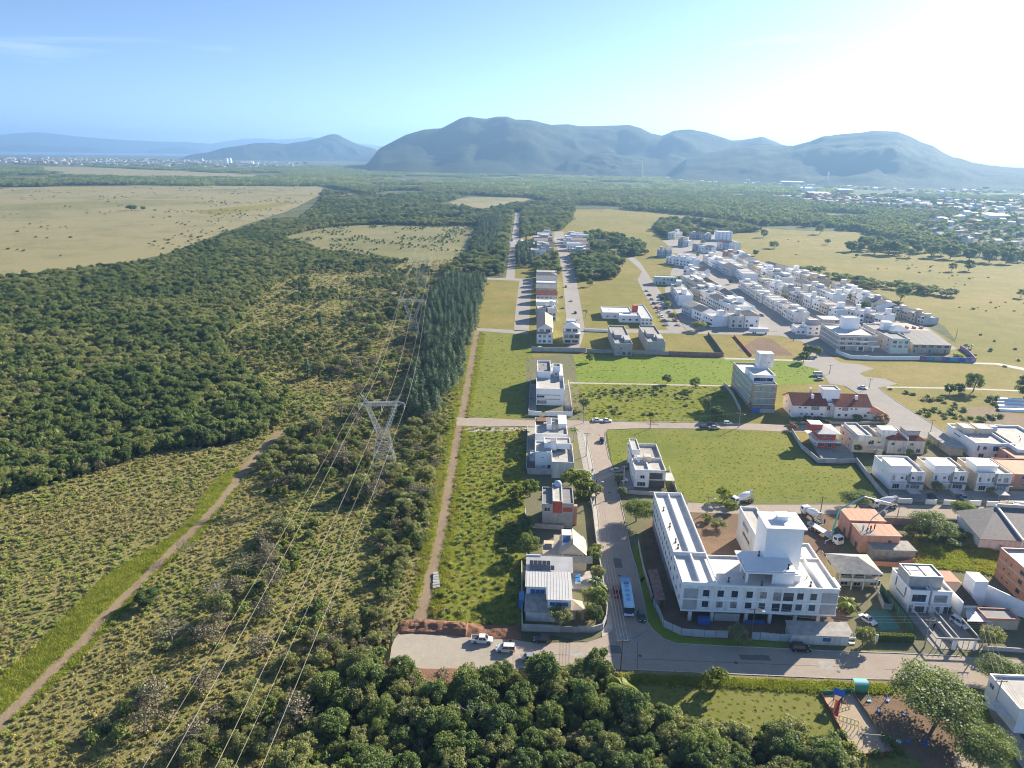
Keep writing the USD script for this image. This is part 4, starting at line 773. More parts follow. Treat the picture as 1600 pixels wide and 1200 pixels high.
def vol(s, x0, x1, y0, y1, z0, z1, mat, par=0.6, roof="roof_membrane", wf=None, wl=None, wr=None, coping="same", name="wall", frame="window_frame", pane="glass", front_mat=None):
    """a flat-roofed block: walls with real openings, roof slab behind a parapet, coping, recessed windows"""
    T = s.T if isinstance(s, Site) else s
    w, d, h = x1 - x0, y1 - y0, z1 - z0; hh = h - par
    F = wf if isinstance(wf, list) else (grid_windows(w, hh, wf) if wf else [])
    Lw = wl if isinstance(wl, list) else (grid_windows(d, hh, wl) if wl else [])
    Rw = wr if isinstance(wr, list) else (grid_windows(d, hh, wr) if wr else [])
    mb = MB(); mb.box(x0 + PT, x1 - PT, y0 + PT, y1 - PT, z0 + (0.0 if z0 < 0.5 else 0.01), z1 - par)
    v, f = holes_panel(w, h, F); fm = mb if front_mat is None else MB(); fm.add(np.column_stack([x0 + v[:, 0], y0 + PT - v[:, 2], z0 + v[:, 1]]), f)
    v, f = holes_panel(d - 2 * PT, h, [(a - PT, b - PT, c, e) for a, b, c, e in Lw]); mb.add(np.column_stack([x0 + v[:, 2], y0 + PT + v[:, 0], z0 + v[:, 1]]), f[:, ::-1])
    v, f = holes_panel(d - 2 * PT, h, [(a - PT, b - PT, c, e) for a, b, c, e in Rw]); mb.add(np.column_stack([x1 - PT + v[:, 2], y0 + PT + v[:, 0], z0 + v[:, 1]]), f)
    mb.box(x0, x1, y1 - PT, y1, z0, z1)
    part(T, name, mb.arr(), mat)
    if front_mat is not None: part(T, "front_wall", fm.arr(), front_mat)
    if roof:
        part(T, "roof", MB().box(x0 + PT + .01, x1 - PT - .01, y0 + PT + .01, y1 - PT - .01, z1 - par - .02, z1 - par + 0.05).arr(), roof)
    if coping and par > 0.05:
        c = MB(); e = 0.05; t = PT + 0.05
        c.box(x0 - e, x1 + e, y0 - e, y0 + t, z1 + .002, z1 + 0.09).box(x0 - e, x1 + e, y1 - t, y1 + e, z1 + .002, z1 + 0.09)
        c.box(x0 - e, x0 + t, y0 + t, y1 - t, z1 + .002, z1 + 0.09).box(x1 - t, x1 + e, y0 + t, y1 - t, z1 + .002, z1 + 0.09)
        part(T, "coping", c.arr(), mat if coping == "same" else coping)
    for face, lst in (("f", F), ("l", Lw), ("r", Rw)):
        for a, b, c, e in lst:
            big = b - a > 2.2
            fr = MB(); t = 0.07
            def bx(m, u0, u1, v0, v1, d0, d1):
                if face == "f": m.box(x0 + u0, x0 + u1, y0 + d0, y0 + d1, z0 + v0, z0 + v1)
                elif face == "l": m.box(x0 + d0, x0 + d1, y0 + u0, y0 + u1, z0 + v0, z0 + v1)
                else: m.box(x1 - d1, x1 - d0, y0 + u0, y0 + u1, z0 + v0, z0 + v1)
            bx(fr, a, b, c, c + t, .08, .17); bx(fr, a, b, e - t, e, .08, .17); bx(fr, a, a + t, c + t, e - t, .08, .17); bx(fr, b - t, b, c + t, e - t, .08, .17)
            for q in ([0.5] if not big else [0.33, 0.66]):
                u = a + (b - a) * q; bx(fr, u - .03, u + .03, c + t, e - t, .09, .165)
            p = part(T, "window", fr.arr(), frame)
            pn = MB(); bx(pn, a + t, b - t, c + t, e - t, .13, .15); part(p, "pane", pn.arr(), pane if pane != "glass" else ("glass", "dim_glass", "glass", "curtain", "glass")[WR.integers(5)])
    if par > .3 and w * d > 70 and z1 < 12:
        for _ in range(WR.integers(1, 4)): x = x0 + w * WR.uniform(.12, .88); y = y0 + d * WR.uniform(.12, .88); part(T, "roof_pipe", MB().bar((x, y, z1 - par), (x, y, z1 - par + WR.uniform(.4, .9)), .12, 6).arr(), "dark_frame")
def gable(T, x0, x1, y0, y1, z0, zr, mat, axis="y", over=0.5, t=0.16, wall=None, name="roof"):
    """two slopes; the ridge runs along axis"""
    a, b, c, d = x0 - over, x1 + over, y0 - over, y1 + over
    for side in (0, 1):
        mb = MB()
        if axis == "y":
            m = (x0 + x1) / 2; k = (zr - z0) / (m - x0); lo = z0 - over * k
            mb.slab([(a, c, lo), (m, c, zr), (m, d, zr), (a, d, lo)][::-1] if side == 0 else [(b, c, lo), (b, d, lo), (m, d, zr), (m, c, zr)], t)
        else:
            m = (y0 + y1) / 2; k = (zr - z0) / (m - y0); lo = z0 - over * k
            mb.slab([(a, c, lo), (b, c, lo), (b, m, zr), (a, m, zr)] if side == 0 else [(a, m, zr), (b, m, zr), (b, d, lo), (a, d, lo)], t)
        part(T, name, mb.arr(), mat)
    if wall:
        mb = MB(); q = zr - t - 0.02; zz = z0 - .18
        if axis == "y":
            m = (x0 + x1) / 2
            for y in (y0, y1 - 0.2): mb.add([(x0 + .02, y, zz), (x1 - .02, y, zz), (m, y, q), (x0 + .02, y + .2, zz), (x1 - .02, y + .2, zz), (m, y + .2, q)], [[0, 1, 2], [3, 5, 4], [0, 3, 4], [0, 4, 1], [1, 4, 5], [1, 5, 2], [2, 5, 3], [2, 3, 0]])
        else:
            m = (y0 + y1) / 2
            for x in (x0, x1 - 0.2): mb.add([(x, y0 + .02, zz), (x, y1 - .02, zz), (x, m, q), (x + .2, y0 + .02, zz), (x + .2, y1 - .02, zz), (x + .2, m, q)], [[0, 2, 1], [3, 4, 5], [0, 4, 3], [0, 1, 4], [1, 5, 4], [1, 2, 5], [2, 3, 5], [2, 0, 3]])
        part(T, "gable_wall", mb.arr(), wall)
def hip(T, x0, x1, y0, y1, z0, zr, mat, over=0.6, t=0.14, name="roof"):
    a, b, c, d = x0 - over, x1 + over, y0 - over, y1 + over; w, l = b - a, d - c
    if w >= l: p, q = (a + l / 2, (c + d) / 2, zr), (b - l / 2, (c + d) / 2, zr)
    else: p, q = ((a + b) / 2, c + w / 2, zr), ((a + b) / 2, d - w / 2, zr)
    A, B, C, D = (a, c, z0), (b, c, z0), (b, d, z0), (a, d, z0)
    faces = ([A, B, q, p], [B, C, q], [C, D, p, q], [D, A, p]) if w >= l else ([A, B, p], [B, C, q, p], [C, D, q], [D, A, p, q])
    if abs(w - l) < 0.05: faces = ([A, B, p], [B, C, p], [C, D, p], [D, A, p])
    for fc in faces: part(T, name, MB().slab(fc, t).arr(), mat)
    part(T, "soffit", MB().box(a + .15, b - .15, c + .15, d - .15, z0 - t - 0.12, z0 - t - 0.02).arr(), "off_white")
def slab(s, x0, x1, y0, y1, z, t, mat, name="roof"): part(s.T if isinstance(s, Site) else s, name, MB().box(x0, x1, y0, y1, z - t, z).arr(), mat)
def box_part(s, name, mat, *b): return part(s.T if isinstance(s, Site) else s, name, MB().box(*b).arr(), mat)
def wall_run(name, label, px, h, mat, t=0.2, cat="wall", coping=None, z=0.0, group=None, pans=None):
    """a boundary wall along ground points, one panel between corner piers"""
    p = np.array(GP(px)); o = p[0]
    T = thing(name, label, cat, (o[0], o[1], 0), 0, group); p = p - o
    for a, b in zip(p[:-1], p[1:]):
        L = np.linalg.norm(b - a); n = max(1, int(round(L / pans))) if pans else 1
        for k in range(n):
            c0 = a + (b - a) * k / n; c1 = a + (b - a) * (k + 1) / n - (b - a) / L * (0.04 if n > 1 else 0)
            part(T, "wall_panel", MB().prism(LineString([c0, c1]).buffer(t / 2, cap_style="flat"), z, h).arr(), mat)
        part(T, "coping", MB().prism(LineString([a, b]).buffer(t / 2 + 0.04, cap_style="flat"), h + .002, h + 0.08).arr(), coping or mat)
    for a in p: part(T, "pier", MB().box(a[0] - t * .62, a[0] + t * .62, a[1] - t * .62, a[1] + t * .62, z, h + 0.14).arr(), mat)
    return T
def vent(T, x, y, z):
    p = part(T, "roof_vent", MB().bar((x, y, z), (x, y, z + 1.1), 0.16, 8).bar((x, y, z), (x, y, z + .25), .3, 8).arr(), "dark_frame")
    part(p, "vent_cap", MB().bar((x, y, z + 1.1), (x, y, z + 1.4), 0.3, 8, 0.1).arr(), "dark_frame")

# ------------------------------------------------------------------ the new white flats on the corner
s = Site("apartment_building", "large new white U-shaped block of flats with blind tower on pilotis", "building", (1068, 909), 11.5)
T = s.T; Z0 = 3.4; W = 37.6
fx = [5.0, 8.5, 11.9, 15.5, 18.8, 28.0 - 0.3, 31.0 - .1]; wins = []
for v0, v1 in ((4.55 - Z0, 6.25 - Z0), (7.6 - Z0, 9.4 - Z0)):
    wins += [(x, x + 1.55, v0, v1) for x in fx]
    wins += [(22.0, 23.9, v0 - .5, v1), (24.4, 26.9, v0 - .5, v1)]
vol(s, 0, W, 0, 13.6, Z0, 10.9, "white_paint", par=.5, roof="white_roof", wf=wins, wl=[(a, a + 1.2, z, z + 1.3) for a in (2.5, 6.5, 10.5) for z in (1.2, 4.2)], coping="clean_white", frame="dark_frame", wr=3)
# left wing runs to the back; its left strip carries a higher parapet
vol(s, 0, 8.4, 13.62, 48, Z0, 11.5, "white_paint", par=1.0, roof="white_roof", wl=[(a, a + 1.3, z, z + 1.3) for a in np.arange(1.5, 33, 2.6) for z in (1.2, 4.3)], coping="clean_white", frame="dark_frame")
box_part(s, "parapet", "clean_white", 4.15, 4.5, 0.3, 47.7, 10.45, 11.45)
box_part(s, "parapet", "clean_white", 8.2, 8.5, 0.3, 13.6, 10.9, 11.5)
box_part(s, "parapet", "clean_white", -.05, 8.5, -.06, .25, 10.99, 11.5)
vol(s, 29.9, W, 13.62, 21.3, Z0, 10.9, "white_paint", par=.5, roof="white_roof", wr=[(1.5, 2.7, 1.2, 2.5), (1.5, 2.7, 4.2, 5.5)], coping="clean_white", frame="dark_frame")
for a in (33.6, ): box_part(s, "parapet", "clean_white", a, a + .3, 0.3, 21.0, 10.4, 11.1)
vol(s, 21.2, 30.3, 7.9, 15.6, 10.45, 22.4, "clean_white", par=0.0, roof=None, coping=None, name="tower")
slab(s, 20.9, 30.9, 7.4, 16.2, 22.75, .34, "clean_white", "tower_roof")
box_part(s, "roof_hatch", "clean_white", 25.0, 27.4, 11.5, 13.6, 22.76, 23.9); slab(s, 24.6, 27.8, 11.1, 14.0, 24.1, .18, "clean_white", "hatch_roof")
# covered terrace under the tower
slab(s, 14.9, 27.7, 1.2, 11.2, 14.0, .35, "clean_white", "terrace_roof")
slab(s, 15.4, 27.2, 1.7, 7.8, 14.25, .2, "clean_white", "terrace_roof")
for x, y in ((15.6, 2.0), (15.6, 7), (22.0, 2.0)): box_part(s, "column", "clean_white", x, x + .45, y, y + .45, 10.4, 13.65)
box_part(s, "terrace_wall", "clean_white", 22.5, 27.2, 2.0, 2.25, 10.4, 13.65); box_part(s, "terrace_wall", "grey_render", 16.2, 21.8, 6.2, 6.4, 10.4, 13.65); box_part(s, "terrace_wall", "clean_white", 27.0, 27.3, 2.3, 7.9, 10.4, 13.65)
p = box_part(s, "tank_house", "clean_white", 26.9, 29.2, 3.2, 5.2, 10.4, 12.2); slab(s, 26.7, 29.4, 3.0, 5.4, 12.4, .19, "clean_white", "tank_roof")
for x, y, z in ((1.4, 38, 10.55), (1.6, 28.5, 10.55), (1.7, 20, 10.55), (1.8, 17, 10.55), (11.5, 2.2, 10.45), (19.2, 1.0, 10.45), (25.8, 3.0, 14.26), (31.2, 1.6, 10.45), (20.4, 9.0, 14.0)): vent(T, x, y, z)
# rear block
vol(s, 24.7, 29.6, 15.7, 42.0, 0, 10.6, "white_paint", par=.7, roof="roof_membrane", wl=[(a, a + w, z, z + h) for a, w, z, h in ((3, 5, 1.2, 2.4), (10, 3, 1.2, 2.0), (14, 7, 4.6, 1.2), (4, 3, 7.2, 1.6), (16, 6, 7.2, 1.4))], wr=4, coping="clean_white")
box_part(s, "stair_box", "clean_white", 26.4, 29.3, 20.0, 24.5, 9.9, 12.6); box_part(s, "stair_box", "clean_white", 29.62, 33.4, 30, 35.0, 0, 11.2)
# storey bands, corner loggias
for z in (6.62, 10.62): box_part(s, "storey_band", "clean_white", -.12, W + .12, -.14, -.005, z, z + .28)
box_part(s, "storey_band", "clean_white", -.12, W + .12, -.14, -.005, Z0, Z0 + .35)
for z in (3.8, 6.95):
    for x0_, x1_ in ((.35, 3.8), (33.6, 37.3)): box_part(s, "wall_panel", "grey_render", x0_, x1_, -.06, -.003, z, z + 2.75)
for z in (3.4, 6.7, 9.4): box_part(s, "canopy", "clean_white", W + .2, W + 1.7, 3.0, 7.2, z, z + .18)
# pilotis and the open ground floor
box_part(s, "floor_slab", "concrete", .05, W - .05, .05, 13.5, Z0 - .3, Z0 - .01)
for x in (2.2, 7.6, 16, 21.8, 28, 33.5): box_part(s, "column", "white_paint", x, x + .8, .6, 1.2, 0, Z0 - .31)
for x in (2.2, 10, 18, 26, 34): box_part(s, "column", "white_paint", x, x + .6, 9.5, 10.1, 0, Z0 - .31)
box_part(s, "ground_wall", "raw_wall", 0.3, W - .3, 12.8, 13.2, 0, Z0 - .31); box_part(s, "ground_wall", "mid_grey", 0.3, .6, 13.3, 47.5, 0, Z0 - .01); box_part(s, "ground_wall", "raw_wall", 30.5, W - .2, 3.5, 12.7, 0, Z0 - .31)
box_part(s, "ground_wall", "mid_grey", 7.9, 8.2, 13.7, 47.5, 0, Z0 - .01); box_part(s, "ground_wall", "mid_grey", 30.2, 37.3, 13.7, 21, 0, Z0 - .01)
box_part(s, "hoarding", "wall_concrete", 8.6, 14.8, .7, .85, .2, 2.4)
for k, (x0_, x1_, z) in enumerate(((4.5, 7.2, 1.9), (16, 21, 1.0))): tag(stage.GetPrimAtPath(top("tarpaulin", (lambda v, f: (np.column_stack([s.o[0] + v[:, 0] * s.ex[0] + v[:, 1] * s.ey[0], s.o[1] + v[:, 0] * s.ex[1] + v[:, 1] * s.ey[1], v[:, 2]]), f))(*MB().box(x0_, x1_, -1.2 + k * 1.5, .2 + k * .2, 0.1, z).arr()), "play_blue")), ["blue tarpaulin hung between the first columns of the white flats", "low blue tarpaulin heap before the middle columns of the white flats"][k], "tarpaulin")
# site hut in front and rusty shed at the left
h = Site("site_hut", "long low building-site hut with fibre-cement roof at the kerb", "hut", (1237, 991), 3.0)
hx = h(1336, 994, 3.0)[0]
part(h.T, "wall", MB().box(.3, hx - 1.2, .35, 4.6, 0, 2.55).arr(), "off_white"); part(h.T, "roof", MB().slab([(0, 0, 2.85), (hx, 0, 2.85), (hx, 5.0, 3.3), (0, 5.0, 3.3)], .12).arr(), "fibre_cement")
p = part(h.T, "window", MB().box(7.6, 9.4, .28, .34, 1.1, 2.0).arr(), "dark_frame"); part(p, "pane", MB().box(7.7, 9.3, .25, .275, 1.2, 1.9).arr(), "blue_glass")
h = Site("shed", "long open shed with rusty reddish sheet roof beside the white flats", "shed", (1024, 937), 2.8)
part(h.T, "roof", MB().slab([(0, 0, 2.6), (2.6, 0, 2.9), (2.6, 14, 2.9), (0, 14, 2.6)], .08).arr(), "rust_roof")
for y in np.linspace(.2, 13.8, 6):
    for x in (.15, 2.4): part(h.T, "post", MB().box(x - .07, x + .07, y - .07, y + .07, 0, 2.45).arr(), "wood")
part(h.T, "wall", MB().box(.25, 1.2, .3, 13.6, 0, 2.1).arr(), "raw_wall")
# ------------------------------------------------------------------ row left of the street, near to far
s = Site("house", "white house with L-shaped sheet-metal roof and solar panels at the street corner", "house", (820.6, 915.6), 6.5); T = s.T
a = s(820.6, 893, 6.5); b = s(892.5, 894, 6.5); c = s(854.2, 935.6, 6.5); d = s(893.8, 935.6, 6.5)
xr = (b[0] + d[0]) / 2; yb = a[1]; xi = c[0]; yf = (c[1] + d[1]) / 2
part(T, "roof", MB().slab([(0, 0, 6.35), (xi, 0, 6.35), (xi, yb, 6.75), (0, yb, 6.75)], .15).arr(), "metal_roof"); part(T, "roof", MB().slab([(xi + .005, yf, 6.15), (xr, yf, 6.15), (xr, yb, 6.75), (xi + .005, yb, 6.75)], .15).arr(), "metal_roof")
for k in range(int(xr / .75)):
    x = .4 + k * .75; y0_ = 0 if x < xi else yf; part(T, "roof_seam", MB().slab([(x, y0_ + .03, (6.35 if x < xi else 6.15) + .05), (x + .06, y0_ + .03, (6.35 if x < xi else 6.15) + .05), (x + .06, yb - .03, 6.8), (x, yb - .03, 6.8)], .04).arr(), "metal_roof")
part(T, "roof", MB().slab([(0, yb + .02, 6.6), (xr + .6, yb + .02, 6.6), (xr + .6, yb + 5.2, 8.1), (0, yb + 5.2, 8.1)], .15).arr(), "white_roof")
for k in range(6):
    for j in range(2):
        if j == 0 or k < 5:
            x = 1.0 + k * 1.08; y = yb + .35 + j * 1.5; part(T, "solar_panel", MB().slab([(x, y, 6.95 + (y - yb) * .29), (x + 1.0, y, 6.95 + (y - yb) * .29), (x + 1.0, y + 1.42, 6.95 + (y + 1.42 - yb) * .29), (x, y + 1.42, 6.95 + (y + 1.42 - yb) * .29)], .05).arr(), "solar_cell")
part(T, "gable_wall", MB().prism([(0, yb + 5.25), (0.25, yb + 5.25), (xr * .35, yb + 5.25), (xr * .35, yb + 5.5), (0, yb + 5.5)], 6, 8.3).arr(), "clean_white")
vol(s, .3, xr - .3, .4, yb + 5.1, 0, 6.25, "white_paint", par=0, roof=None, coping=None, wf=[(1.0, xi - .6, 4.0, 5.4)], wl=2, pane="blue_glass")
vol(s, xi + .3, xr - .3, yf + .4, .39, 0, 6.0, "white_paint", par=0, roof=None, coping=None, wf=[(.5, xr - xi - 1.2, 4.0, 5.2)], pane="blue_glass")
yl = s(845, 955, 3.3)[1]
part(T, "lower_roof", MB().slab([(0, yl, 3.0), (xi + 2.6, yl, 3.0), (xi + 2.6, yf + .3, 3.5), (0, yf + .3, 3.5)], .15).arr(), "stained_roof"); part(T, "lower_roof", MB().slab([(0, yf + .32, 3.5), (xi + .2, yf + .32, 3.5), (xi + .2, .35, 4.1), (0, .35, 4.1)], .15).arr(), "stained_roof")
box_part(s, "wall", "white_paint", .3, xi + 2.3, yl + .3, yf + .3, 0, 2.8)
e0 = s(888, 954, 3.0); e1 = s(913.5, 953, 3.0); ap = s(893.5, 936.5, 4.2)
part(T, "porch_roof", MB().add([(e0[0], e0[1], 3.0), (e1[0], e1[1], 3.0), (ap[0], ap[1], 4.3), (e1[0], ap[1] + 1, 3.0), (e0[0], ap[1], 3.6)], [[0, 1, 2], [1, 3, 2], [0, 2, 4]]).arr(), "cream_tile")
box_part(s, "porch_wall", "beige", e0[0] + .3, e1[0] - 2.2, e0[1] + .4, e0[1] + 4.2, 0, 2.8); box_part(s, "post", "beige", e1[0] - .6, e1[0] - .3, e0[1] + .3, e0[1] + .6, 0, 2.9)
pt0 = s(897, 921, .1); pt1 = s(930, 893, .1); part(T, "patio", MB().box(xr + .2, pt1[0], pt0[1], pt1[1], 0, .22).arr(), "kerb_stone")
q0 = s(899, 911, .5); q1 = s(906, 899, .5); P = box_part(s, "paddling_pool", "pool_blue", q0[0], q1[0], q0[1], q1[1], .2, .75); part(P, "rim", MB().box(q0[0] - .1, q1[0] + .1, q0[1] - .1, q0[1], .2, .85).box(q0[0] - .1, q1[0] + .1, q1[1], q1[1] + .1, .2, .85).arr(), "lamp_white")
P = box_part(s, "water_tank_cover", "pool_blue", -1.5, -.2, -.5, 3.5, .1, 2.6)
wall_run("garden_wall", "white garden wall round the corner house with metal roof", [(815, 886), (815.6, 986), (874, 988)], 1.9, "wall_concrete")
wall_run("garden_wall", "white curved garden wall at the street corner beside the gate", [(904, 988), (926, 988.5), (941, 984), (947, 970), (948.5, 955), (945, 938), (941, 905), (936, 878)], 1.7, "wall_concrete")
g = Site("gate", "grey sliding driveway gate of the corner house", "gate", (874.5, 988), 0.0); gw = g(903.5, 988, 0)[0]
for k in range(12): part(g.T, "slat", MB().box(k * gw / 12 + .005, (k + 1) * gw / 12 - .008, -.05, .05, .1, 1.75).arr(), "grey_render")
part(g.T, "rail", MB().box(0, gw, .055, .1, .3, .42).box(0, gw, .055, .1, 1.45, 1.57).arr(), "mid_grey")

s = Site("house", "cream-roofed house with blue gable window and chimney box left of the street", "house", (847.5, 877.5), 3.0); T = s.T
xr = s(919, 879, 3.0)[0]; y1_ = s(847.5, 853, 4.6)[1]
gx0, gx1 = s(875, 864, 5.0)[0], s(914, 864.4, 5.0)[0]; gy = s(895, 864.4, 5.0)[1]; ya = s(893, 827, 8.0)[1]
part(T, "roof", MB().slab([(0, 0, 3.0), (gx0 + 9, 0, 3.0), (gx0 + 9, gy, 4.3), (0, gy, 4.3)], .14).arr(), "cream_tile")
part(T, "roof", MB().slab([(0, gy + .02, 4.3), (gx0, gy + .02, 4.3), (gx0, y1_ + 4, 5.6), (3.4, y1_ + 4, 5.6), (3.4, y1_, 5.0), (0, y1_, 5.0)], .14).arr(), "cream_tile") if False else part(T, "roof", MB().slab([(0, gy + .02, 4.3), (gx0, gy + .02, 4.3), (gx0, y1_, 5.0), (0, y1_, 5.0)], .14).arr(), "cream_tile")
part(T, "roof", MB().slab([(3.2, y1_ + .02, 5.0), (gx0, y1_ + .02, 5.0), (gx0, y1_ + 4.2, 5.9), (3.2, y1_ + 4.2, 5.9)], .14).arr(), "cream_tile")
box_part(s, "wall", "cream", .4, xr - .4, .4, gy + 1, 0, 2.85); box_part(s, "wall", "cream", .4, gx0 + .2, gy + 1, y1_ + 4.0, 0, 4.1)
vol(s, gx0 + .4, gx1 - .3, gy, ya, 0, 5.1, "cream", par=0, roof=None, coping=None, wf=[(.5, (gx1 - gx0) * .66, 3.3, 4.6), ((gx1 - gx0) * .70, gx1 - gx0 - 1.2, 3.4, 4.5)], frame="blue_glass", pane="blue_glass")
gable(T, gx0 + .2, gx1, gy, ya, 5.1, 8.1, "cream_tile", over=.5, wall="cream")
part(T, "side_roof", MB().slab([(gx1 - .2, gy + 2, 5.0), (xr, gy + 2, 3.4), (xr, ya + 2, 3.4), (gx1 - .2, ya + 2, 5.0)], .14).arr(), "cream_tile"); box_part(s, "wall", "cream", gx1 - .29, xr - .4, gy + 2.3, ya + 1.7, 0, 3.3)
cx0, cx1 = s(879, 836, 9)[0], s(892, 836, 9)[0]; cy = s(885, 836, 9)[1]
box_part(s, "tank_tower", "white_paint", cx0, cx1, cy, cy + 2.6, 4.5, 9.0); box_part(s, "tank_face", "blue_glass", cx0 + .15, cx1 - .15, cy - .05, cy - .004, 6.6, 8.7); slab(s, cx0 - .2, cx1 + .2, cy - .2, cy + 2.8, 9.2, .18, "clean_white", "tank_roof")
p = s(848.5, 857, 5); part(T, "solar_panel", MB().slab([(.5, gy + 2.2, 4.85), (2.6, gy + 2.2, 4.85), (2.6, gy + 4.2, 5.25), (.5, gy + 4.2, 5.25)], .06).arr(), "solar_cell")
wall_run("garden_wall", "low wall along the pavement before the cream-roofed house", [(936, 878), (930, 835), (926, 800), (923, 785)], 1.5, "wall_concrete")

s = Site("house", "grey two-and-a-half-storey house with red panels and side wing", "house", (848, 796), 6.2); T = s.T
xr = s(896, 797.5, 6.2)[0]; y2 = s(844, 782, 9.0)[1]; y3 = s(844, 759, 9.0)[1]
vol(s, 0, xr, 0, y3, 0, 6.2, "grey_render", par=.7, wf=[(4.3, 5.4, 2.0, 3.6)], wl=3, roof="mid_grey")
vol(s, -.2, xr * .32, y2 - 1.5, y3, 5.5, 8.6, "grey_render", par=.35, wf=[(.6, xr * .26, .6, 2.0)], roof="mid_grey"); vol(s, xr * .63, xr, y2 - 1, y3, 5.5, 8.8, "grey_render", par=.35, wf=[(.5, xr * .3, .8, 1.9)], roof="mid_grey")
vol(s, xr * .32 + .01, xr * .63 - .01, y2 - 1.0, y3 + 1, 5.5, 9.4, "off_white", par=.3, roof="roof_membrane", front_mat="brick_red")
box_part(s, "red_panel", "salmon", xr + .005, xr + 1.3, 2, y2 + 3, 0, 6.6); box_part(s, "red_panel", "brick_red", xr * .66, xr * .95, y2 - 1.12, y2 - 1.006, 6.0, 7.4)
part(T, "water_tank", trimesh.creation.revolve(np.array([(0, 0), (1.3, 0), (1.35, .6), (1.0, 1.3), (.4, 1.6), (0, 1.65)]), sections=14).apply_translation((xr * .5, y3 + .2, 9.3)), "blue_grey", smooth=40)
wall_run("garden_wall", "wall between the grey house and its garden", [(821, 801), (821, 824), (845, 826), (880, 828)], 1.6, "wall_concrete", group=None)
wall_run("garden_wall", "street wall before the grey house with red panels", [(923, 783), (921, 770), (918, 752)], 1.5, "wall_concrete")

s = Site("house", "nearer white villa of the terraced group with grey front boundary wall", "house", (836.5, 706), 7.0); T = s.T
xm = s(862, 706, 7)[0]; xr = s(897, 722.5, 6.3)[0]; yf = s(880, 722.3, 6.3)[1]; yb = s(836, 689, 7)[1]
vol(s, 0, xm, 0, yb, 0, 7.0, "clean_white", par=.5, wf=[(2.2, 3.2, 4.6, 5.0), (2.4, 3.6, 1.2, 1.6), (4.6, xm - .4, .4, 2.0)], wl=3)
vol(s, xm + .01, xr, yf, yb, 0, 6.3, "off_white", par=1.0, wr=3, roof="roof_membrane")
vol(s, xm * .55, xr * .93, yb - 5.5, yb, 6.35, 8.6, "clean_white", par=.4); box_part(s, "stair_box", "clean_white", xr * .40, xr * .56, yb - 6.5, yb - 3.0, 6.2, 9.6); slab(s, xr * .41, xr * .55, yb - 6.4, yb - 3.1, 9.66, .05, "mid_grey", "stair_roof")
box_part(s, "carport_roof", "blue_grey", -2.0, -.1, 2, 6, 2.4, 2.55); box_part(s, "carport_roof", "blue_grey", -2.0, -.1, 8, 12, 2.4, 2.55)
s = Site("house", "farther white villa of the terraced group with skylights on the roof", "house", (836, 677.5), 7.0); T = s.T
xr = s(887, 680, 7)[0]; yb = s(837, 652.5, 7)[1]
vol(s, 0, xr, 0, yb, 0, 7.0, "clean_white", par=.7, wf=[(4.3, 6.0, 4.2, 5.6), (7.0, 7.6, 4.6, 5.2), (8.4, 9.0, 4.6, 5.2)], wl=4, wr=3, roof="grey_render")
box_part(s, "skylight_box", "clean_white", xr * .36, xr * .52, yb * .35, yb * .75, 6.3, 8.7); slab(s, xr * .375, xr * .505, yb * .37, yb * .73, 8.77, .06, "mid_grey", "skylight")
box_part(s, "roof_room", "clean_white", xr * .74, xr * .99, yb * .45, yb * .97, 6.3, 8.4); slab(s, xr * .72, xr * 1.0, yb * .40, yb * .99, 8.6, .18, "white_roof", "room_roof"); box_part(s, "pergola", "wood", xr * .04, xr * .36, yb * .72, yb * .97, 7.02, 7.4)
wall_run("boundary_wall", "tall grey boundary wall in front of the two terraced villas", [(822.5, 741), (870, 742), (897, 743), (914, 744)], 2.3, "wall_concrete", pans=6)
wall_run("boundary_wall", "side wall of the terraced villas along the overgrown plot", [(822.5, 741), (823.5, 705), (824, 672)], 2.2, "wall_concrete")
s = Site("house", "white three-tier villa with stair tower next to the dead-end cross street", "house", (838, 607), 8.0); T = s.T
xr = s(882, 607, 8)[0]; yb = s(840, 569, 8)[1]; yu = s(842, 583, 9.5)[1]
vol(s, 0, xr, 0, yb, 0, 8.0, "clean_white", par=1.0, wf=[(.4, xr * .38, .6, 2.4), (.3, xr * .3, 3.6, 4.7)], wl=4, wr=4, roof="roof_membrane", coping="clean_white")
vol(s, .3, xr * .52, yu, yb - 1, 7.05, 10.3, "clean_white", par=.8, wl=2, roof="mid_grey")
for z in (2.9, 4.9): box_part(s, "storey_ledge", "beige", .1, xr * .86, -.35, -.005, z, z + .25)
tx0, tx1 = s(863.5, 566, 12)[0], s(875, 566, 12)[0]; ty = s(869, 572, 12)[1]
vol(s, tx0, tx1, ty - 1, ty + 4.5, 7.06, 12.0, "clean_white", par=.7, roof="mid_grey", wf=[(1, 2.2, .8, 1.6)]); box_part(s, "roof_room", "white_paint", xr * .84, xr * .99, yb * .4, yb * .9, 7.06, 9.6)
wall_run("boundary_wall", "white boundary wall of the three-tier villa with pedestrian gate", [(826, 649), (846, 650)], 2.1, "clean_white"); wall_run("boundary_wall", "white front wall right of the villa gate at the cross street", [(852, 650), (880, 650.5), (894, 651)], 2.1, "clean_white")
wall_run("boundary_wall", "long side wall of the three-tier villa facing the weedy plot", [(894, 650), (890, 615), (887.5, 600)], 2.1, "wall_concrete"); wall_run("boundary_wall", "left side wall of the three-tier villa", [(826, 648), (828, 615), (829, 597)], 1.8, "wall_concrete")

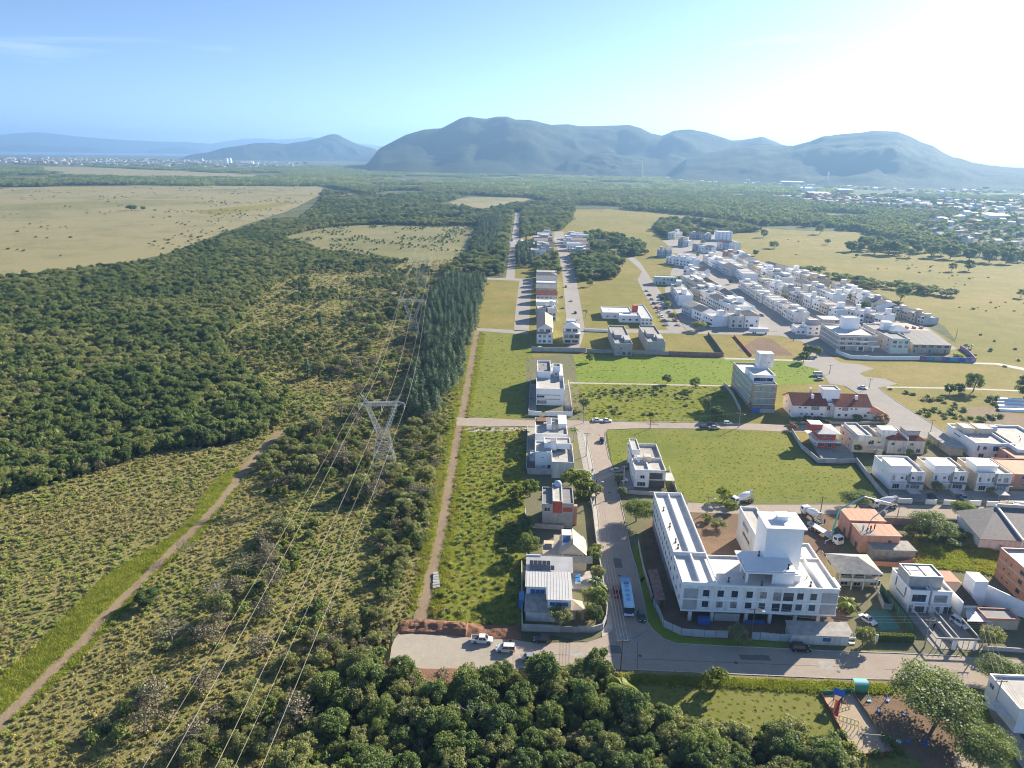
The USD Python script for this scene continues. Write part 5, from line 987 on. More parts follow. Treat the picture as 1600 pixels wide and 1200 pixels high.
s = Site("house", "three-storey gabled villa left of two at the long wall, pinkish roof", "house", (838.7, 521), 6.4); T = s.T
xr = s(864, 521, 6.4)[0]; yb = s(845, 498, 9.3)[1] + 9
fy = [(x, x + 1.6, z, z + 1.5) for z in (.9, 4.0) for x in (1.2, xr * .40, xr * .72)]
vol(s, 0, xr, 0, yb, 0, 6.4, "clean_white", par=0, roof=None, coping=None, wf=fy, wl=4)
part(T, "lower_roof", MB().slab([(-.3, -.5, 6.35), (xr + .3, -.5, 6.35), (xr + .3, 2.2, 7.0), (-.3, 2.2, 7.0)], .14).arr(), "pink_tile")
vol(s, .5, xr - .5, 2.3, yb, 6.42, 9.4, "clean_white", par=0, roof=None, coping=None, wf=[(1.0, xr * .38, .5, 2.2), (xr * .5, xr - 2, .5, 2.2)])
gable(T, .3, xr - .3, 2.3, yb, 9.4, 12.0, "pink_tile", over=.6, wall="clean_white")
s = Site("house", "three-storey villa right of two at the long wall, white pyramid roof", "house", (880.6, 521), 6.4); T = s.T
xr = s(906, 521.5, 6.4)[0]
vol(s, 0, xr, 0, 12, 0, 6.4, "off_white", par=0, roof=None, coping=None, wf=[(1.0, xr * .45, .8, 2.3), (xr * .55, xr - 1, .8, 2.4), (.5, xr * .3, 3.6, 5.6), (xr * .36, xr * .62, 3.6, 5.6), (xr * .68, xr - .5, 3.6, 5.6)], wr=4, frame="wood")
slab(s, -.4, xr + .4, -.8, 3, 6.62, .2, "clean_white", "balcony_roof"); vol(s, .6, xr - .6, 1.8, 12, 6.64, 9.4, "white_paint", par=0, roof=None, coping=None, wf=[(1, xr * .4, .4, 2.2), (xr * .5, xr - 2, .4, 2.2)])
hip(T, .4, xr - .4, 1.6, 12, 9.5, 11.9, "white_roof"); box_part(s, "rear_block", "blue_grey", 2, xr - 2, 12.05, 19, 0, 11.5)
wall_run("boundary_wall", "pale boundary wall below the two three-storey villas", [(830.6, 549), (875, 549.5), (915, 550.5)], 2.6, "wall_concrete", pans=8)
wall_run("boundary_wall", "long concrete wall above the bright green strip", [(917, 551), (955, 552), (1000, 553.5), (1045, 555)], 2.2, "concrete", pans=9)
wall_run("boundary_wall", "reddish-brown end of the long wall above the green strip", [(1045, 555), (1090, 556.5), (1130, 557.5)], 2.4, "rust_roof", pans=9)
wall_run("boundary_wall", "dark wall slanting up from the end of the long wall", [(1130, 557.5), (1118, 540), (1106, 524)], 2.2, "dark_grey", pans=9)
wall_run("boundary_wall", "low red brick wall slanting across the empty plots", [(1174, 557), (1160, 541), (1147, 526)], 1.2, "brick_red", pans=9)

# ------------------------------------------------------------------ right of the street
s = Site("house", "modern white and charcoal villa alone at the lawn corner", "house", (992.5, 734), 6.6); T = s.T
xr = s(1041, 735, 6.6)[0]; yb = s(998, 694, 6.6)[1]; ym = s(995, 716, 6.6)[1]
vol(s, 0, xr * .46, 0, ym, 0, 6.6, "clean_white", par=.7, wf=[(1.9, 3.5, 3.3, 4.6), (1.0, xr * .36, .4, 2.0)], wl=3, roof="roof_membrane")
vol(s, xr * .46 + .01, xr, .4, ym, 0, 6.4, "white_paint", par=.7, wf=[(.2, xr * .44, 3.0, 5.4), (.8, 1.9, .2, 2.3), (3.0, 4.8, .2, 2.3)], roof="roof_membrane", pane="dark_grey", frame="dark_frame")
box_part(s, "dark_cladding", "dark_grey", xr * .46 + .3, xr - .2, .28, .395, .1, 2.6)
vol(s, 0, xr, ym + .01, yb, 0, 6.8, "white_paint", par=1.0, wr=3, wl=2, roof="grey_render"); box_part(s, "roof_tank", "cream", xr * .40, xr * .62, ym - 1.6, ym + 1.2, 5.9, 8.0); box_part(s, "roof_box", "clean_white", xr * .16, xr * .25, ym - 2, ym - .5, 5.9, 8.0)
t0 = s(986, 697, 8.8)[0]; t1 = s(998, 697, 8.8)[0]; vol(s, t0, min(t1, -.02) if t1 < 0 else t1, ym + 2.5, yb - .5, 0 if t0 < -1 else 6.9, 8.8, "white_paint", par=.3, wf=[(.5, 3.0, 6.9, 7.9)] if t0 < -1 else None, pane="dark_grey")
box_part(s, "porch_roof", "roof_membrane", xr + .05, xr + 3.2, -.5, 6, 2.9, 3.1)
for x, y in ((xr + 3.0, -.3), (xr + 3.0, 5.7), (xr + .3, -.3)): box_part(s, "post", "dark_grey", x, x + .18, y, y + .18, 0, 2.88)
wall_run("boundary_wall", "dark wall and driveway front of the white and charcoal villa", [(968, 733), (985, 732)], 2.3, "mid_grey"); wall_run("boundary_wall", "low concrete wall below the white and charcoal villa", [(975, 771), (1000, 773), (1056, 776)], 1.4, "wall_concrete"); wall_run("boundary_wall", "side wall right of the white and charcoal villa", [(1057, 772), (1050, 752), (1045, 735)], 1.6, "grey_render")

s = Site("apartment_building", "four-storey block under construction with tan end piers and white lift tower", "building", (1177.5, 600), 12.6); T = s.T
xr = s(1221, 607, 12.6)[0]; yb = s(1150, 566, 12.6)[1]
fw = [(x, x + w, z, z + 1.75) for z in (3.6, 6.7, 9.8) for x, w in ((.9, 2.2), (4.0, 2.0), (6.6, 2.0), (9.4, 2.0)) if x + w < xr - .2]
lw = [(y, y + 5.0, z, z + 2.1) for z in (1.0, 3.9, 6.9, 9.7) for y in np.arange(2.2, yb - 6, 5.9)]
vol(s, 0, xr, 0, yb, 0, 12.6, "tan", par=.8, wf=fw, wl=lw, roof="white_roof", coping="white_paint", frame="clean_white", pane="green_glass")
for z in (2.9, 5.95, 9.0, 11.9): box_part(s, "storey_ledge", "white_paint", .5, xr - .4, -.5, -.004, z, z + .3); box_part(s, "storey_ledge", "white_paint", -.45, -.004, 1.6, yb - 1.8, z, z + .3)
for x in (3.5, 6.3, 8.9): box_part(s, "pier", "grey_render", x - .12, x + .15, -.3, -.006, 3.3, 11.8)
px0, px1 = s(1177.5, 585, 15.8)[0], s(1212, 585, 15.8)[0]; py0 = s(1195, 585, 15.8)[1]; py1 = s(1170, 575, 15.8)[1] + 3
vol(s, max(px0, .4), px1, py0, py1, 11.86, 15.4, "clean_white", par=.6, wf=[(.6, px1 - px0 - 1.0, .6, 2.3)], wl=1, roof="white_roof", coping="clean_white")
tx0, tx1 = s(1187, 553, 21.5)[0], s(1210, 553, 21.5)[0]; ty = s(1198, 553, 21.5)[1]
vol(s, tx0, tx1, ty, ty + 5.5, 14.9, 21.5, "white_paint", par=0, roof="clean_white", coping=None, wf=[(3.1, 3.6, 5.2, 5.7), (2.8, 3.4, 2.0, 2.6), (4.6, 5.4, 2.0, 2.6)], name="tower")
box_part(s, "ground_front", "raw_wall", .4, xr - .2, -1.4, -.51, 0, 2.6); part(T, "site_fence", MB().box(-.5, xr * .3, -3.0, -2.85, 0, 2.0).arr(), "play_blue")
for x in (xr * .3 + .1, xr * .62, ): part(T, "site_fence", MB().box(x, x + xr * .3, -3.0, -2.85, 0, 1.9).arr(), "wall_concrete")
for k in range(7): part(T, "scaffold_pole", MB().bar((-.9 - .5 * k, -1.5 - .2 * k, 0), (-.2, -.3 + .12 * k, 3.4 + .15 * k), .06).arr(), "wood")
wall_run("boundary_wall", "pale wall along the left of the block under construction", [(1157, 644), (1144, 618), (1131, 602)], 1.8, "wall_concrete", pans=6)

s = Site("house", "long white double house with dark red tiled roofs and central water tower", "house", (1240, 631), 6.3); T = s.T
xa = s(1290, 631, 6.3)[0]; xb = s(1304, 631, 6.3)[0]; xr = s(1357.5, 632, 6.3)[0]; dp = 13.0
wA = [(x, x + 1.0, 4.2, 5.0) for x in (2.5, 5.0, 13.5)] + [(8.0, 11.5, 3.6, 5.4)] + [(x, x + 1.1, 1.2, 2.2) for x in (3.5, 5.8, 8.2, 12.4)]
wB = [(x, x + 1.0, 4.2, 5.0) for x in (1.5, 6.6, 8.6)] + [(3.0, 5.8, 3.6, 5.4)] + [(x, x + 1.3, 1.0, 2.2) for x in (1.5, 4.5, 8.5, 13.0)]
vol(s, 0, xa, 0, dp, 0, 6.2, "clean_white", par=0, roof=None, coping=None, wf=[w for w in wA if w[1] < xa - .3], wl=[(3, 4.2, 1, 2.2), (8, 9.2, 3.9, 5)], wr=None); vol(s, xb, xr, 0, dp, 0, 6.2, "clean_white", par=0, roof=None, coping=None, wf=[w for w in wB if w[1] < xr - xb - .3], wr=2)
gable(T, 0, xa, 0, dp, 6.2, 9.6, "terracotta", axis="x", over=.7, wall="clean_white"); gable(T, xb, xr, 0, dp, 6.2, 9.6, "terracotta", axis="x", over=.7, wall="clean_white")
vol(s, xa + .01, xb - .01, 1.2, dp - 1, 0, 6.6, "white_paint", par=.3, wf=[(1, 2.4, 3.4, 5.4)]); tt0, tt1 = s(1282, 605, 12)[0], s(1307, 605, 12)[0]; vol(s, tt0, tt1, 3.5, 9.5, 6.3, 12.2, "clean_white", par=.4, roof="roof_membrane", coping="clean_white", name="tower")
slab(s, tt0 - .5, tt1 + .5, 3.0, 10, 12.0, .3, "clean_white", "tower_roof") if False else None
box_part(s, "chimney", "clean_white", xa * .6, xa * .6 + 1.1, 3.2, 4.2, 6.5, 9.8); box_part(s, "chimney", "clean_white", xb + 9.5, xb + 10.5, 3.2, 4.2, 6.5, 9.8); box_part(s, "chimney", "clean_white", xa * .7, xa * .7 + 1.0, 9.8, 10.8, 6.5, 10.6)
g0 = s(1352, 641, 3.2)[0]; g1 = s(1379, 643, 3.2)[0]; box_part(s, "garage", "clean_white", g0 + .3, g1 - .5, -.5, 6.5, 0, 2.9); hip(T, g0, g1 - .2, -.8, 7, 3.2, 5.0, "terracotta")
wall_run("garden_wall", "low pale wall and pavement edge before the red-tiled double house", [(1233, 661), (1290, 662), (1340, 662.5), (1388, 661)], .9, "wall_concrete")
# red house
s = Site("house", "red and white house with overhanging white roofs and red tank box", "house", (1279, 677.5), 6.4); T = s.T
xr = s(1313, 678, 6.4)[0]; yb = s(1261, 662, 6.4)[1]; 
vol(s, 1.2, xr - 1.2, 1.2, yb - 1, 3.35, 6.1, "brick_red", par=0, roof=None, coping=None, wf=[(1.0, 2.4, .9, 1.9), (xr * .4, xr * .55, .9, 1.9)], wl=2, frame="clean_white")
vol(s, .6, xr - .8, .6, yb - .6, 0, 3.0, "off_white", par=0, roof=None, coping=None, wf=[(1.0, 2.8, .8, 2.1), (4, 5.5, .2, 2.3), (7, 9.2, .8, 2.1)], wl=2, front_mat="brick_red")
hip(T, .6, xr - .6, .6, yb - .6, 6.4, 7.8, "white_roof", over=.9); slab(s, -1.2, xr + .3, -1.0, yb + .3, 3.34, .28, "clean_white", "balcony_slab")
tx0, tx1 = s(1274, 670, 9.2)[0], s(1294, 670, 9.2)[0]; ty = s(1284, 663, 9.2)[1]
box_part(s, "tank_box", "brick_red", tx0 + .2, tx1 - .2, ty, ty + 4.4, 6.3, 9.0); slab(s, tx0, tx1, ty - .2, ty + 4.6, 9.25, .22, "clean_white", "tank_roof")
wall_run("boundary_wall", "pale wall round the red house at the corner of the big lawn", [(1237, 676), (1252, 701), (1278, 723), (1310, 724), (1337, 723)], 1.8, "wall_concrete", pans=7)
wall_run("boundary_wall", "wall between the big lawn and the three cube houses", [(1337, 722), (1352, 742), (1370, 765), (1388, 785)], 1.9, "wall_concrete", pans=7)
s = Site("house", "cream flat-roofed house with grey roof box beside the red house", "house", (1334, 682), 6.6); T = s.T
x0_, xr, _, yb = s.rect((1334, 682), (1379, 684), (1312.5, 664), 6.6)
vol(s, 0, xr, 0, yb, 0, 6.6, "cream", par=.9, wf=[(6.0, 8.2, 3.4, 5.2), (9.5, 10.8, 4.0, 4.9), (2, 4, .8, 2.2)], wl=2, roof="roof_membrane", coping="white_paint")
b0 = s(1341, 680, 8.2); b1 = s(1362, 681, 8.2); vol(s, b0[0], b1[0], b0[1], yb - 1.5, 5.75, 8.2, "off_white", par=.5, coping="white_paint"); slab(s, xr * .55, xr * .85, -3.2, -.1, 2.9, .2, "white_roof", "porch_slab"); box_part(s, "garage", "cream", xr * .80, xr - .1, -2.5, -.01, 0, 2.6)
s = Site("house", "white double house with small terracotta hip roofs and two tank towers", "house", (1389, 687), 5.8); T = s.T
xm = s(1417, 687, 5.8)[0]; xr = s(1446, 688, 5.8)[0]
for k, (a, b) in enumerate(((0, xm - .1), (xm + .1, xr))):
    vol(s, a, b, 0, 11, 0, 5.6, "off_white", par=0, roof=None, coping=None, wf=[(1.2, 2.6, 3.5, 4.6), (4, 5.6, .5, 2.2)], wl=2 if k == 0 else None, wr=2 if k else None); hip(T, a, b, 0, 11, 5.8, 7.8, "terracotta", over=.4)
    q = s((1379, 1415)[k], 672, 9.0)[0]; u = s((1401, 1436)[k], 672, 9.0)[0]; yy = s(1390, 672, 9.0)[1]; box_part(s, "tank_tower", "white_paint" if k == 0 else "grey_render", q, u, yy, yy + 4.5, 0, 8.8); slab(s, q - .2, u + .2, yy - .2, yy + 4.7, 9.05, .24, "clean_white" if k == 0 else "mid_grey", "tower_roof")
box_part(s, "divider", "clean_white", xm - .09, xm + .09, -.6, 11, 0, 7.2)
s = Site("house", "big white flat-roofed house with two roof boxes behind the cube houses", "house", (1525, 692), 6.6); T = s.T
x0_, xr, _, yb = s.rect((1525, 692), (1586, 693), (1479, 662), 6.6)
vol(s, 0, xr, 0, yb, 0, 6.6, "clean_white", par=.6, wf=[(1.0, 1.9, 3.3, 5.5), (3.2, 4.6, 3.8, 5.2), (7, 10, 3.3, 5.4), (12, 13.4, 3.3, 5.4), (2, 4, .6, 2.2), (8, 11, .4, 2.3)], wl=[(10, 15, 4.6, 5.2)], roof="roof_membrane", coping="clean_white")
for a, b, c in ((1507, 1523, 669), (1529, 1551, 669.5)):
    q = s(a, c, 8.4); u = s(b, c, 8.4); vol(s, q[0], u[0], q[1], q[1] + 6, 6.05, 8.4, "cream", par=.1, roof="white_roof", coping="cream")
s = Site("outbuilding", "low pale annex with two shed roofs left of the big white house", "house", (1486, 700), 3.2)
for k, (y0_, y1_) in enumerate(((0, 8), (9, 17))): part(s.T, "wall", MB().box(0, 5, y0_, y1_, 0, 2.8).arr(), "beige"); part(s.T, "roof", MB().slab([(-.3, y0_ - .3, 2.9), (5.3, y0_ - .3, 3.5), (5.3, y1_ + .3, 3.5), (-.3, y1_ + .3, 2.9)], .12).arr(), "fibre_cement")
s = Site("house", "white flat-roofed house cut by the right edge beside the big white house", "house", (1591, 702), 6.8); yb = s(1553, 664, 6.8)[1]
vol(s, 0, 16, 0, yb, 0, 6.8, "clean_white", par=.8, wf=[(1, 2.4, 3.6, 5), (4, 6, 3.6, 5.2)], wl=[(4, 6, 3.8, 5), (12, 14, 3.8, 5)], roof="roof_membrane", coping="clean_white"); box_part(s, "water_tank", "blue_grey", 1.5, 4.0, yb - 6, yb - 3.5, 6.0, 8.2)
for nm, fl, fr, bl, bx, wm in (("left", (1393.7, 736), (1444, 735), (1369, 711.5), (1388, 1424), "clean_white"), ("middle", (1460, 736), (1512.5, 736.5), (1431, 714), (1457, 1492), "cream"), ("right", (1529, 739), (1582, 740), (1496, 715), (1522, 1558), "cream")):
    s = Site("house", f"{nm} one of three alike cube houses with white roof boxes", "house", fl, 7.0); T = s.T
    _, xr, _, yb = s.rect(fl, fr, bl, 7.0)
    fw = [(.7, 1.5, 3.5, 5.4), (xr * .30, xr * .38, 4.0, 5.0), (xr * .44, xr * .50, 3.5, 5.6), (xr * .62, xr * .70, 4.0, 5.0), (xr * .78, xr * .92, 3.5, 5.4), (xr * .1, xr * .3, .4, 2.3), (xr * .62, xr * .9, .4, 2.3)]
    vol(s, 0, xr, 0, yb, 0, 7.0, wm, par=.7, wf=fw, wl=[(6, 6.6, 4.2, 4.8)], roof="roof_membrane", coping="white_paint", front_mat="white_paint")
    by = s(bx[0], 727, 9.2)[1]; b0 = s(bx[0] + 11 - 11, 727, 9.2)[0]; b1 = s(bx[1], 727, 9.2)[0]
    vol(s, b0 + 1.0, b1, by, by + 6.5, 6.35, 9.0, "clean_white", par=0, roof="clean_white", coping=None, name="roof_box"); slab(s, b0 + .8, b1 + .2, by - .2, by + 6.7, 9.22, .2, "clean_white", "box_roof")
    slab(s, xr * .02, xr * .48, -1.6, -.01, 3.1, .22, "white_paint", "balcony"); slab(s, xr * .55, xr * .99, -1.8, -.01, 3.1, .22, "mid_grey", "balcony")
    box_part(s, "grey_pier", "mid_grey", xr * .5, xr * .58, -.12, -.005, 0, 6.9); box_part(s, "parapet", "white_paint", xr * .50, xr * .53, .3, by - .2, 6.36, 6.95)
    box_part(s, "carport", "roof_membrane", xr * .3, xr * .62, -7.5, -3.5, 2.3, 2.45); 
    for x in (xr * .31, xr * .6): box_part(s, "post", "mid_grey", x, x + .12, -7.4, -7.28, 0, 2.29)
s = Site("house", "orange-red house at the right edge next to the cube houses", "house", (1586, 741), 5.6); vol(s, 0, 14, 0, 14, 0, 5.6, "salmon", par=.3, wf=2, wl=2, roof="orange_roof")
s = Site("house", "small orange house at the right edge behind the cube houses", "house", (1592, 722), 5.0); vol(s, 0, 12, 2, 12, 0, 5.6, "salmon", par=.3, wf=1, wl=1, roof="orange_roof")
F = wall_run("street_wall", "white front wall of the cube houses along the back street", [(1402, 786), (1424, 787)], 1.8, "clean_white")
for k, (a, b) in enumerate(((1446, 1462), (1474, 1491), (1514, 1531), (1541, 1558), (1584, 1602))):
    wall_run("street_wall", ["white street wall left of the middle cube house drive", "white street wall right of the middle cube house drive", "white street wall before the right cube house", "white street wall with slots past the right cube house", "white street wall at the right edge by the orange house"][k], [(a, 788 + k), (b, 788.5 + k)], 1.8, "clean_white")
# orange shells
for k, (fl, fr, bl, z, wm, rm, lb) in enumerate((((1329, 812.5), (1381, 812.5), (1315.6, 794.5), 6.3, "salmon", "orange_roof", "rear salmon block-built shell with orange roof slab"), ((1347.5, 835.5), (1407, 837), (1333, 818), 6.0, "salmon", "orange_roof", "middle salmon shell with workers pouring its orange roof slab"), ((1366, 858.5), (1430, 859.5), (1356, 844), 3.6, "raw_wall", "concrete", "low grey rough-walled shell with bare concrete roof"))):
    s = Site("house_shell", lb, "house shell", fl, z); _, xr, _, yb = s.rect(fl, fr, bl, z)
    vol(s, 0, xr, 0, yb, 0, z - .2, wm, par=0, roof=None, coping=None, wl=[(2, 3.4, .1, 2.2)] if k < 2 else None, wf=[(xr * .7, xr * .8, 3.6, 4.4)] if k == 1 else None, frame="wood", pane="dark_grey")
    part(s.T, "roof_slab", MB().box(-.35, xr + .35, -.35, yb + .35, z - .195, z + .02).arr(), rm)
    n = 5; 
    for i in range(1, n): part(s.T, "slab_joint", MB().box(xr * i / n - .04, xr * i / n + .04, -.3, yb + .3, z + .021, z + .05).arr(), "salmon" if k < 2 else "raw_wall")
    part(s.T, "kerb_edge", MB().box(-.35, xr + .35, -.36, -.2, z + .022, z + .16).arr(), "cream" if k < 2 else "concrete")
    if k == 1: part(s.T, "fresh_concrete", MB().box(.1, xr * .34, .2, yb * .95, z + .052, z + .09).arr(), "concrete")
wall_run("boundary_wall", "rough grey wall along the back street past the shells", [(1378, 819), (1410, 820), (1440, 821), (1480, 822), (1504, 823)], 2.3, "raw_wall", pans=6)
wall_run("boundary_wall", "red brick wall at the foot of the grey shell", [(1362, 884), (1400, 886), (1428, 880)], 1.5, "orange_block")
s = Site("house", "yellow two-storey house with wide grey hip roof and ground floor porch", "house", (1313, 894), 5.4); T = s.T
xr = s(1375, 895, 5.4)[0]; yb = s(1297, 866, 5.4)[1]
vol(s, 0, xr, 1.8, yb, 0, 5.2, "pale_yellow", par=0, roof=None, coping=None, wf=[(1.2, 4.0, 3.2, 4.6), (5, 8, 3.2, 4.6), (9.4, 12.2, 3.2, 4.6), (1.5, 3.4, .3, 2.1), (5, 6.8, .2, 2.2), (9.4, 12, .4, 2.0)], wl=[(4, 8, 3.6, 4.2), (10, 11, 3.4, 4.2)])
hip(T, 0, xr, 0, yb, 5.4, 7.6, "fibre_cement", over=.6); slab(s, 0, xr, 0, 1.78, 2.75, .25, "pale_yellow", "balcony_slab")
for x in (0.1, xr * .33, xr * .62, xr - .4): box_part(s, "post", "clean_white", x, x + .28, .05, .33, 0, 2.49); box_part(s, "post", "clean_white", x, x + .2, .05, .25, 2.76, 5.2)
for x in (0.4, xr * .35, xr * .65): box_part(s, "balustrade", "clean_white", x, x + xr * .28, .08, .16, 2.76, 3.6)
s = Site("house", "white modern twin house with big grey roof box and four skylights", "house", (1424, 922.5), 6.6); T = s.T
_, xr, _, yb = s.rect((1424, 922.5), (1489, 925), (1394, 887.5), 6.6)
vol(s, 0, xr * .47, 0, yb, 0, 6.6, "clean_white", par=.5, wf=[(.6, xr * .40, 3.3, 5.4), (1.8, 4.2, .2, 2.0), (.3, 1.2, .1, 2.3)], wl=[(2.2, yb - 3.5, 2.7, 3.1), (2.0, 2.7, 3.4, 6.0), (yb - 3.2, yb - 2.6, 3.4, 6.0)], roof="mid_grey", coping="clean_white", frame="mid_grey")
vol(s, xr * .53, xr, 0, yb, 0, 6.6, "clean_white", par=.5, wf=[(.6, xr * .38, 3.3, 5.4), (1.5, 2.6, .1, 2.3), (3.6, 5.6, .1, 2.3)], roof="roof_membrane", coping="clean_white", frame="mid_grey")
box_part(s, "recess_wall", "mid_grey", xr * .47 + .01, xr * .53 - .01, 1.0, yb, 0, 6.3); slab(s, 1.0, xr * .45, -1.1, -.01, 3.0, .18, "clean_white", "balcony"); slab(s, xr * .55, xr - .3, -1.1, -.01, 3.0, .18, "clean_white", "balcony")
x0_, x1_, y0_, y1_ = s.rect((1423, 901), (1474, 901.5), (1407.5, 880.6), 9.4)
vol(s, x0_, x1_, y0_, y1_, 6.12, 9.4, "grey_render", par=.35, roof="roof_membrane", coping="clean_white", name="roof_box")
for i in range(2):
    for j in range(2): a = x0_ + (x1_ - x0_) * (.10 + .44 * i); b = y0_ + (y1_ - y0_) * (.14 + .40 * j); box_part(s, "skylight", "clean_white", a, a + (x1_ - x0_) * .34, b, b + (y1_ - y0_) * .32, 9.11, 9.3)
# pergola frame and fence of its front yard
for x in (-.2, xr * .5, xr - .2): box_part(s, "pergola_beam", "wall_concrete", x, x + .25, -13.5, -1.2, 2.7, 2.95)
for x in np.linspace(.0, xr, 9): box_part(s, "pergola_bar", "mid_grey", x, x + .1, -13.5, -13.4, 0.1, 2.3)
box_part(s, "front_beam", "wall_concrete", -.2, xr, -13.8, -13.52, 2.7, 3.0); box_part(s, "front_pier", "clean_white", xr * .36, xr * .44, -14.2, -13.82, 0, 2.7); box_part(s, "front_pier", "clean_white", xr * .84, xr * .88, -14.2, -13.82, 0, 2.7); box_part(s, "divider", "wall_concrete", xr * .49, xr * .53, -13.4, -1.3, 0, 1.3)
box_part(s, "paved_yard", "pole_concrete", -.3, xr + 1, -14, -.2, 0, .14)
# brown roof house beside it
s = Site("house", "house with brown tiled shed roof and white water tower by the twin house", "house", (1504, 944), 4.2); T = s.T
_, xr, _, yb = s.rect((1504, 944), (1529, 944), (1492, 912), 4.2)
part(T, "roof", MB().slab([(0, 0, 4.0), (xr, 0, 4.0), (xr, yb, 4.8), (0, yb, 4.8)], .14).arr(), "brown_tile"); box_part(s, "wall", "white_paint", .2, xr - .2, .3, yb - .3, 0, 3.8); box_part(s, "parapet", "clean_white", -.35, -.05, -.4, yb + .3, 0, 5.0)
t0, t1 = s(1525, 909, 8.0)[0], s(1545, 909, 8.0)[0]; ty = s(1535, 909, 8.0)[1]; vol(s, t0, t1, ty, ty + 4.5, 0, 8.0, "clean_white", par=.15, roof="clean_white", coping=None, name="tower")
part(T, "sloping_wall", MB().add([(t1 + .05, ty + 2, 0), (t1 + 13, ty - 6, 0), (t1 + 13, ty - 6, 3.0), (t1 + .05, ty + 2, 6.4), (t1 + .05, ty + 2.25, 0), (t1 + 13, ty - 5.75, 0), (t1 + 13, ty - 5.75, 3.0), (t1 + .05, ty + 2.25, 6.4)], [[0, 1, 2], [0, 2, 3], [4, 6, 5], [4, 7, 6], [3, 2, 6], [3, 6, 7], [1, 5, 6], [1, 6, 2]]).arr(), "clean_white")
box_part(s, "rear_room", "off_white", 1, t0 - .1, yb + .4, yb + 6, 0, 4.0); slab(s, .8, t0 + .1, yb + .35, yb + 6.2, 4.2, .18, "salmon", "rear_roof")
c0 = s(1512, 970, 2.8); c1 = s(1551, 971, 2.8); cb = s(1508, 950, 2.8); part(T, "canopy", MB().slab([(cb[0], cb[1], 2.9), (c0[0], c0[1], 2.7), (c1[0], c1[1], 2.7), (c1[0] - 2, cb[1], 2.9)], .1).arr(), "white_paint")
s = Site("house", "low pinkish brick annex with grey roof at the right of the brown-roofed house", "house", (1542, 966), 3.2); xr = s(1592, 966, 3.2)[0]; yb = s(1548, 950, 3.2)[1]
vol(s, 0, xr, 0, yb, 0, 3.2, "salmon", par=.3, roof="mid_grey", coping="salmon"); box_part(s, "rendered_front", "beige", .3, xr - .3, -.06, -.003, .3, 2.6)
s = Site("apartment_building", "orange brick three-storey block at the right edge with small dark windows", "building", (1564, 856), 9.0); d0 = s(1600, 885, 9.0)[1]
vol(s, 0, 20, -22, 0, 0, 9.0, "orange_block", par=.7, wl=[(y, y + w, z, z + h) for z in (1.2, 4.0, 6.7) for y, w, h in ((18.6, .6, .6), (16.3, .6, .6), (11.5, 1.6, 1.2), (6, 1.6, 1.2), (2, 1.2, 1.2))], roof="white_roof", coping="white_paint", frame="dark_frame")
for z in (2.9, 5.8): box_part(s, "storey_band", "beige", -.03, -.004, -21.9, -.1, z, z + .3)
s = Site("house", "white house with big slate-grey sloping roofs at the right edge of the back street", "house", (1572, 840), 4.4, rot=GRID - 4); T = s.T
box_part(s, "wall", "white_paint", -7, 16, 0, 14, 0, 4.0)
part(T, "roof", MB().slab([(-7.6, -1, 3.9), (3.9, -1, 4.1), (3.9, 14.5, 7.2), (-7.6, 14.5, 5.0)], .16).arr(), "grey_tile"); part(T, "roof", MB().slab([(4.4, -1, 4.1), (17, -1, 4.1), (17, 14.5, 7.2), (4.4, 14.5, 7.2)], .16).arr(), "grey_tile")
part(T, "gable_wall", MB().add([(3.95, -1.1, 0), (3.95, 15, 0), (3.95, 15, 7.8), (3.95, -1.1, 4.7), (4.35, -1.1, 0), (4.35, 15, 0), (4.35, 15, 7.8), (4.35, -1.1, 4.7)], [[0, 2, 1], [0, 3, 2], [4, 5, 6], [4, 6, 7], [3, 7, 6], [3, 6, 2], [0, 4, 7], [0, 7, 3]]).arr(), "clean_white"); box_part(s, "rear_wall", "cream", 4.5, 17, 14.6, 15.1, 0, 8.2)
wall_run("boundary_wall", "pale wall slanting between the weedy yard and the slate-roofed house", [(1506, 823), (1530, 836), (1552, 852), (1566, 866)], 1.9, "wall_concrete", pans=6)
s = Site("house", "white house corner with triangular canopy at the bottom right edge", "house", (1594, 1108), 6.0); yb = s(1592.5, 1055, 6.0)[1]
vol(s, 0, 14, 0, yb, 0, 6.0, "clean_white", par=.5, wl=[(3, 4.4, 1, 2.2), (8, 9.4, 3.4, 4.6)], roof="roof_membrane"); part(s.T, "canopy", MB().slab([(-4.2, yb - 5, 2.8), (-.1, yb - 10, 2.8), (-.1, yb - 4, 2.8)], .12).arr(), "white_paint")
# ------------------------------------------------------------------ middle distance blocks at the turning place
s = Site("apartment_building", "grey-banded three-storey flats with tall white lift tower at the turning place", "building", (1311, 523), 9.6); T = s.T
xr = s(1378, 528, 9.6)[0]; yb = s(1286, 506, 9.6)[1]
fw = [(x, x + 2.6, z, z + 1.3) for z in (3.6, 6.4) for x in np.arange(1.5, xr - 3, 4.6)]
vol(s, 0, xr, 0, yb, 0, 9.6, "beige", par=.8, wf=fw + [(x, x + 3, .3, 2.4) for x in np.arange(2, xr - 4, 5.5)], wl=[(5, 6.4, 4.2, 5.4), (14, 15.4, 4.2, 5.4), (22, 23.4, 7, 8.2)], roof="white_roof", coping="white_paint")
for z in (2.9, 5.7, 8.6): box_part(s, "storey_band", "clean_white", -.15, xr + .1, -.2, -.004, z, z + .5); box_part(s, "storey_band", "clean_white", -.2, -.004, .1, yb - .3, z, z + .5)
t0, t1 = s(1321, 497, 16)[0], s(1344, 497, 16)[0]; ty = s(1333, 497, 16)[1]; vol(s, t0, t1, ty, ty + 7, 8.85, 16, "clean_white", par=.3, roof="white_roof", coping="clean_white", name="tower"); box_part(s, "roof_room", "cream", t1 + .1, xr - 2, ty + 1, ty + 8, 8.85, 11.4)
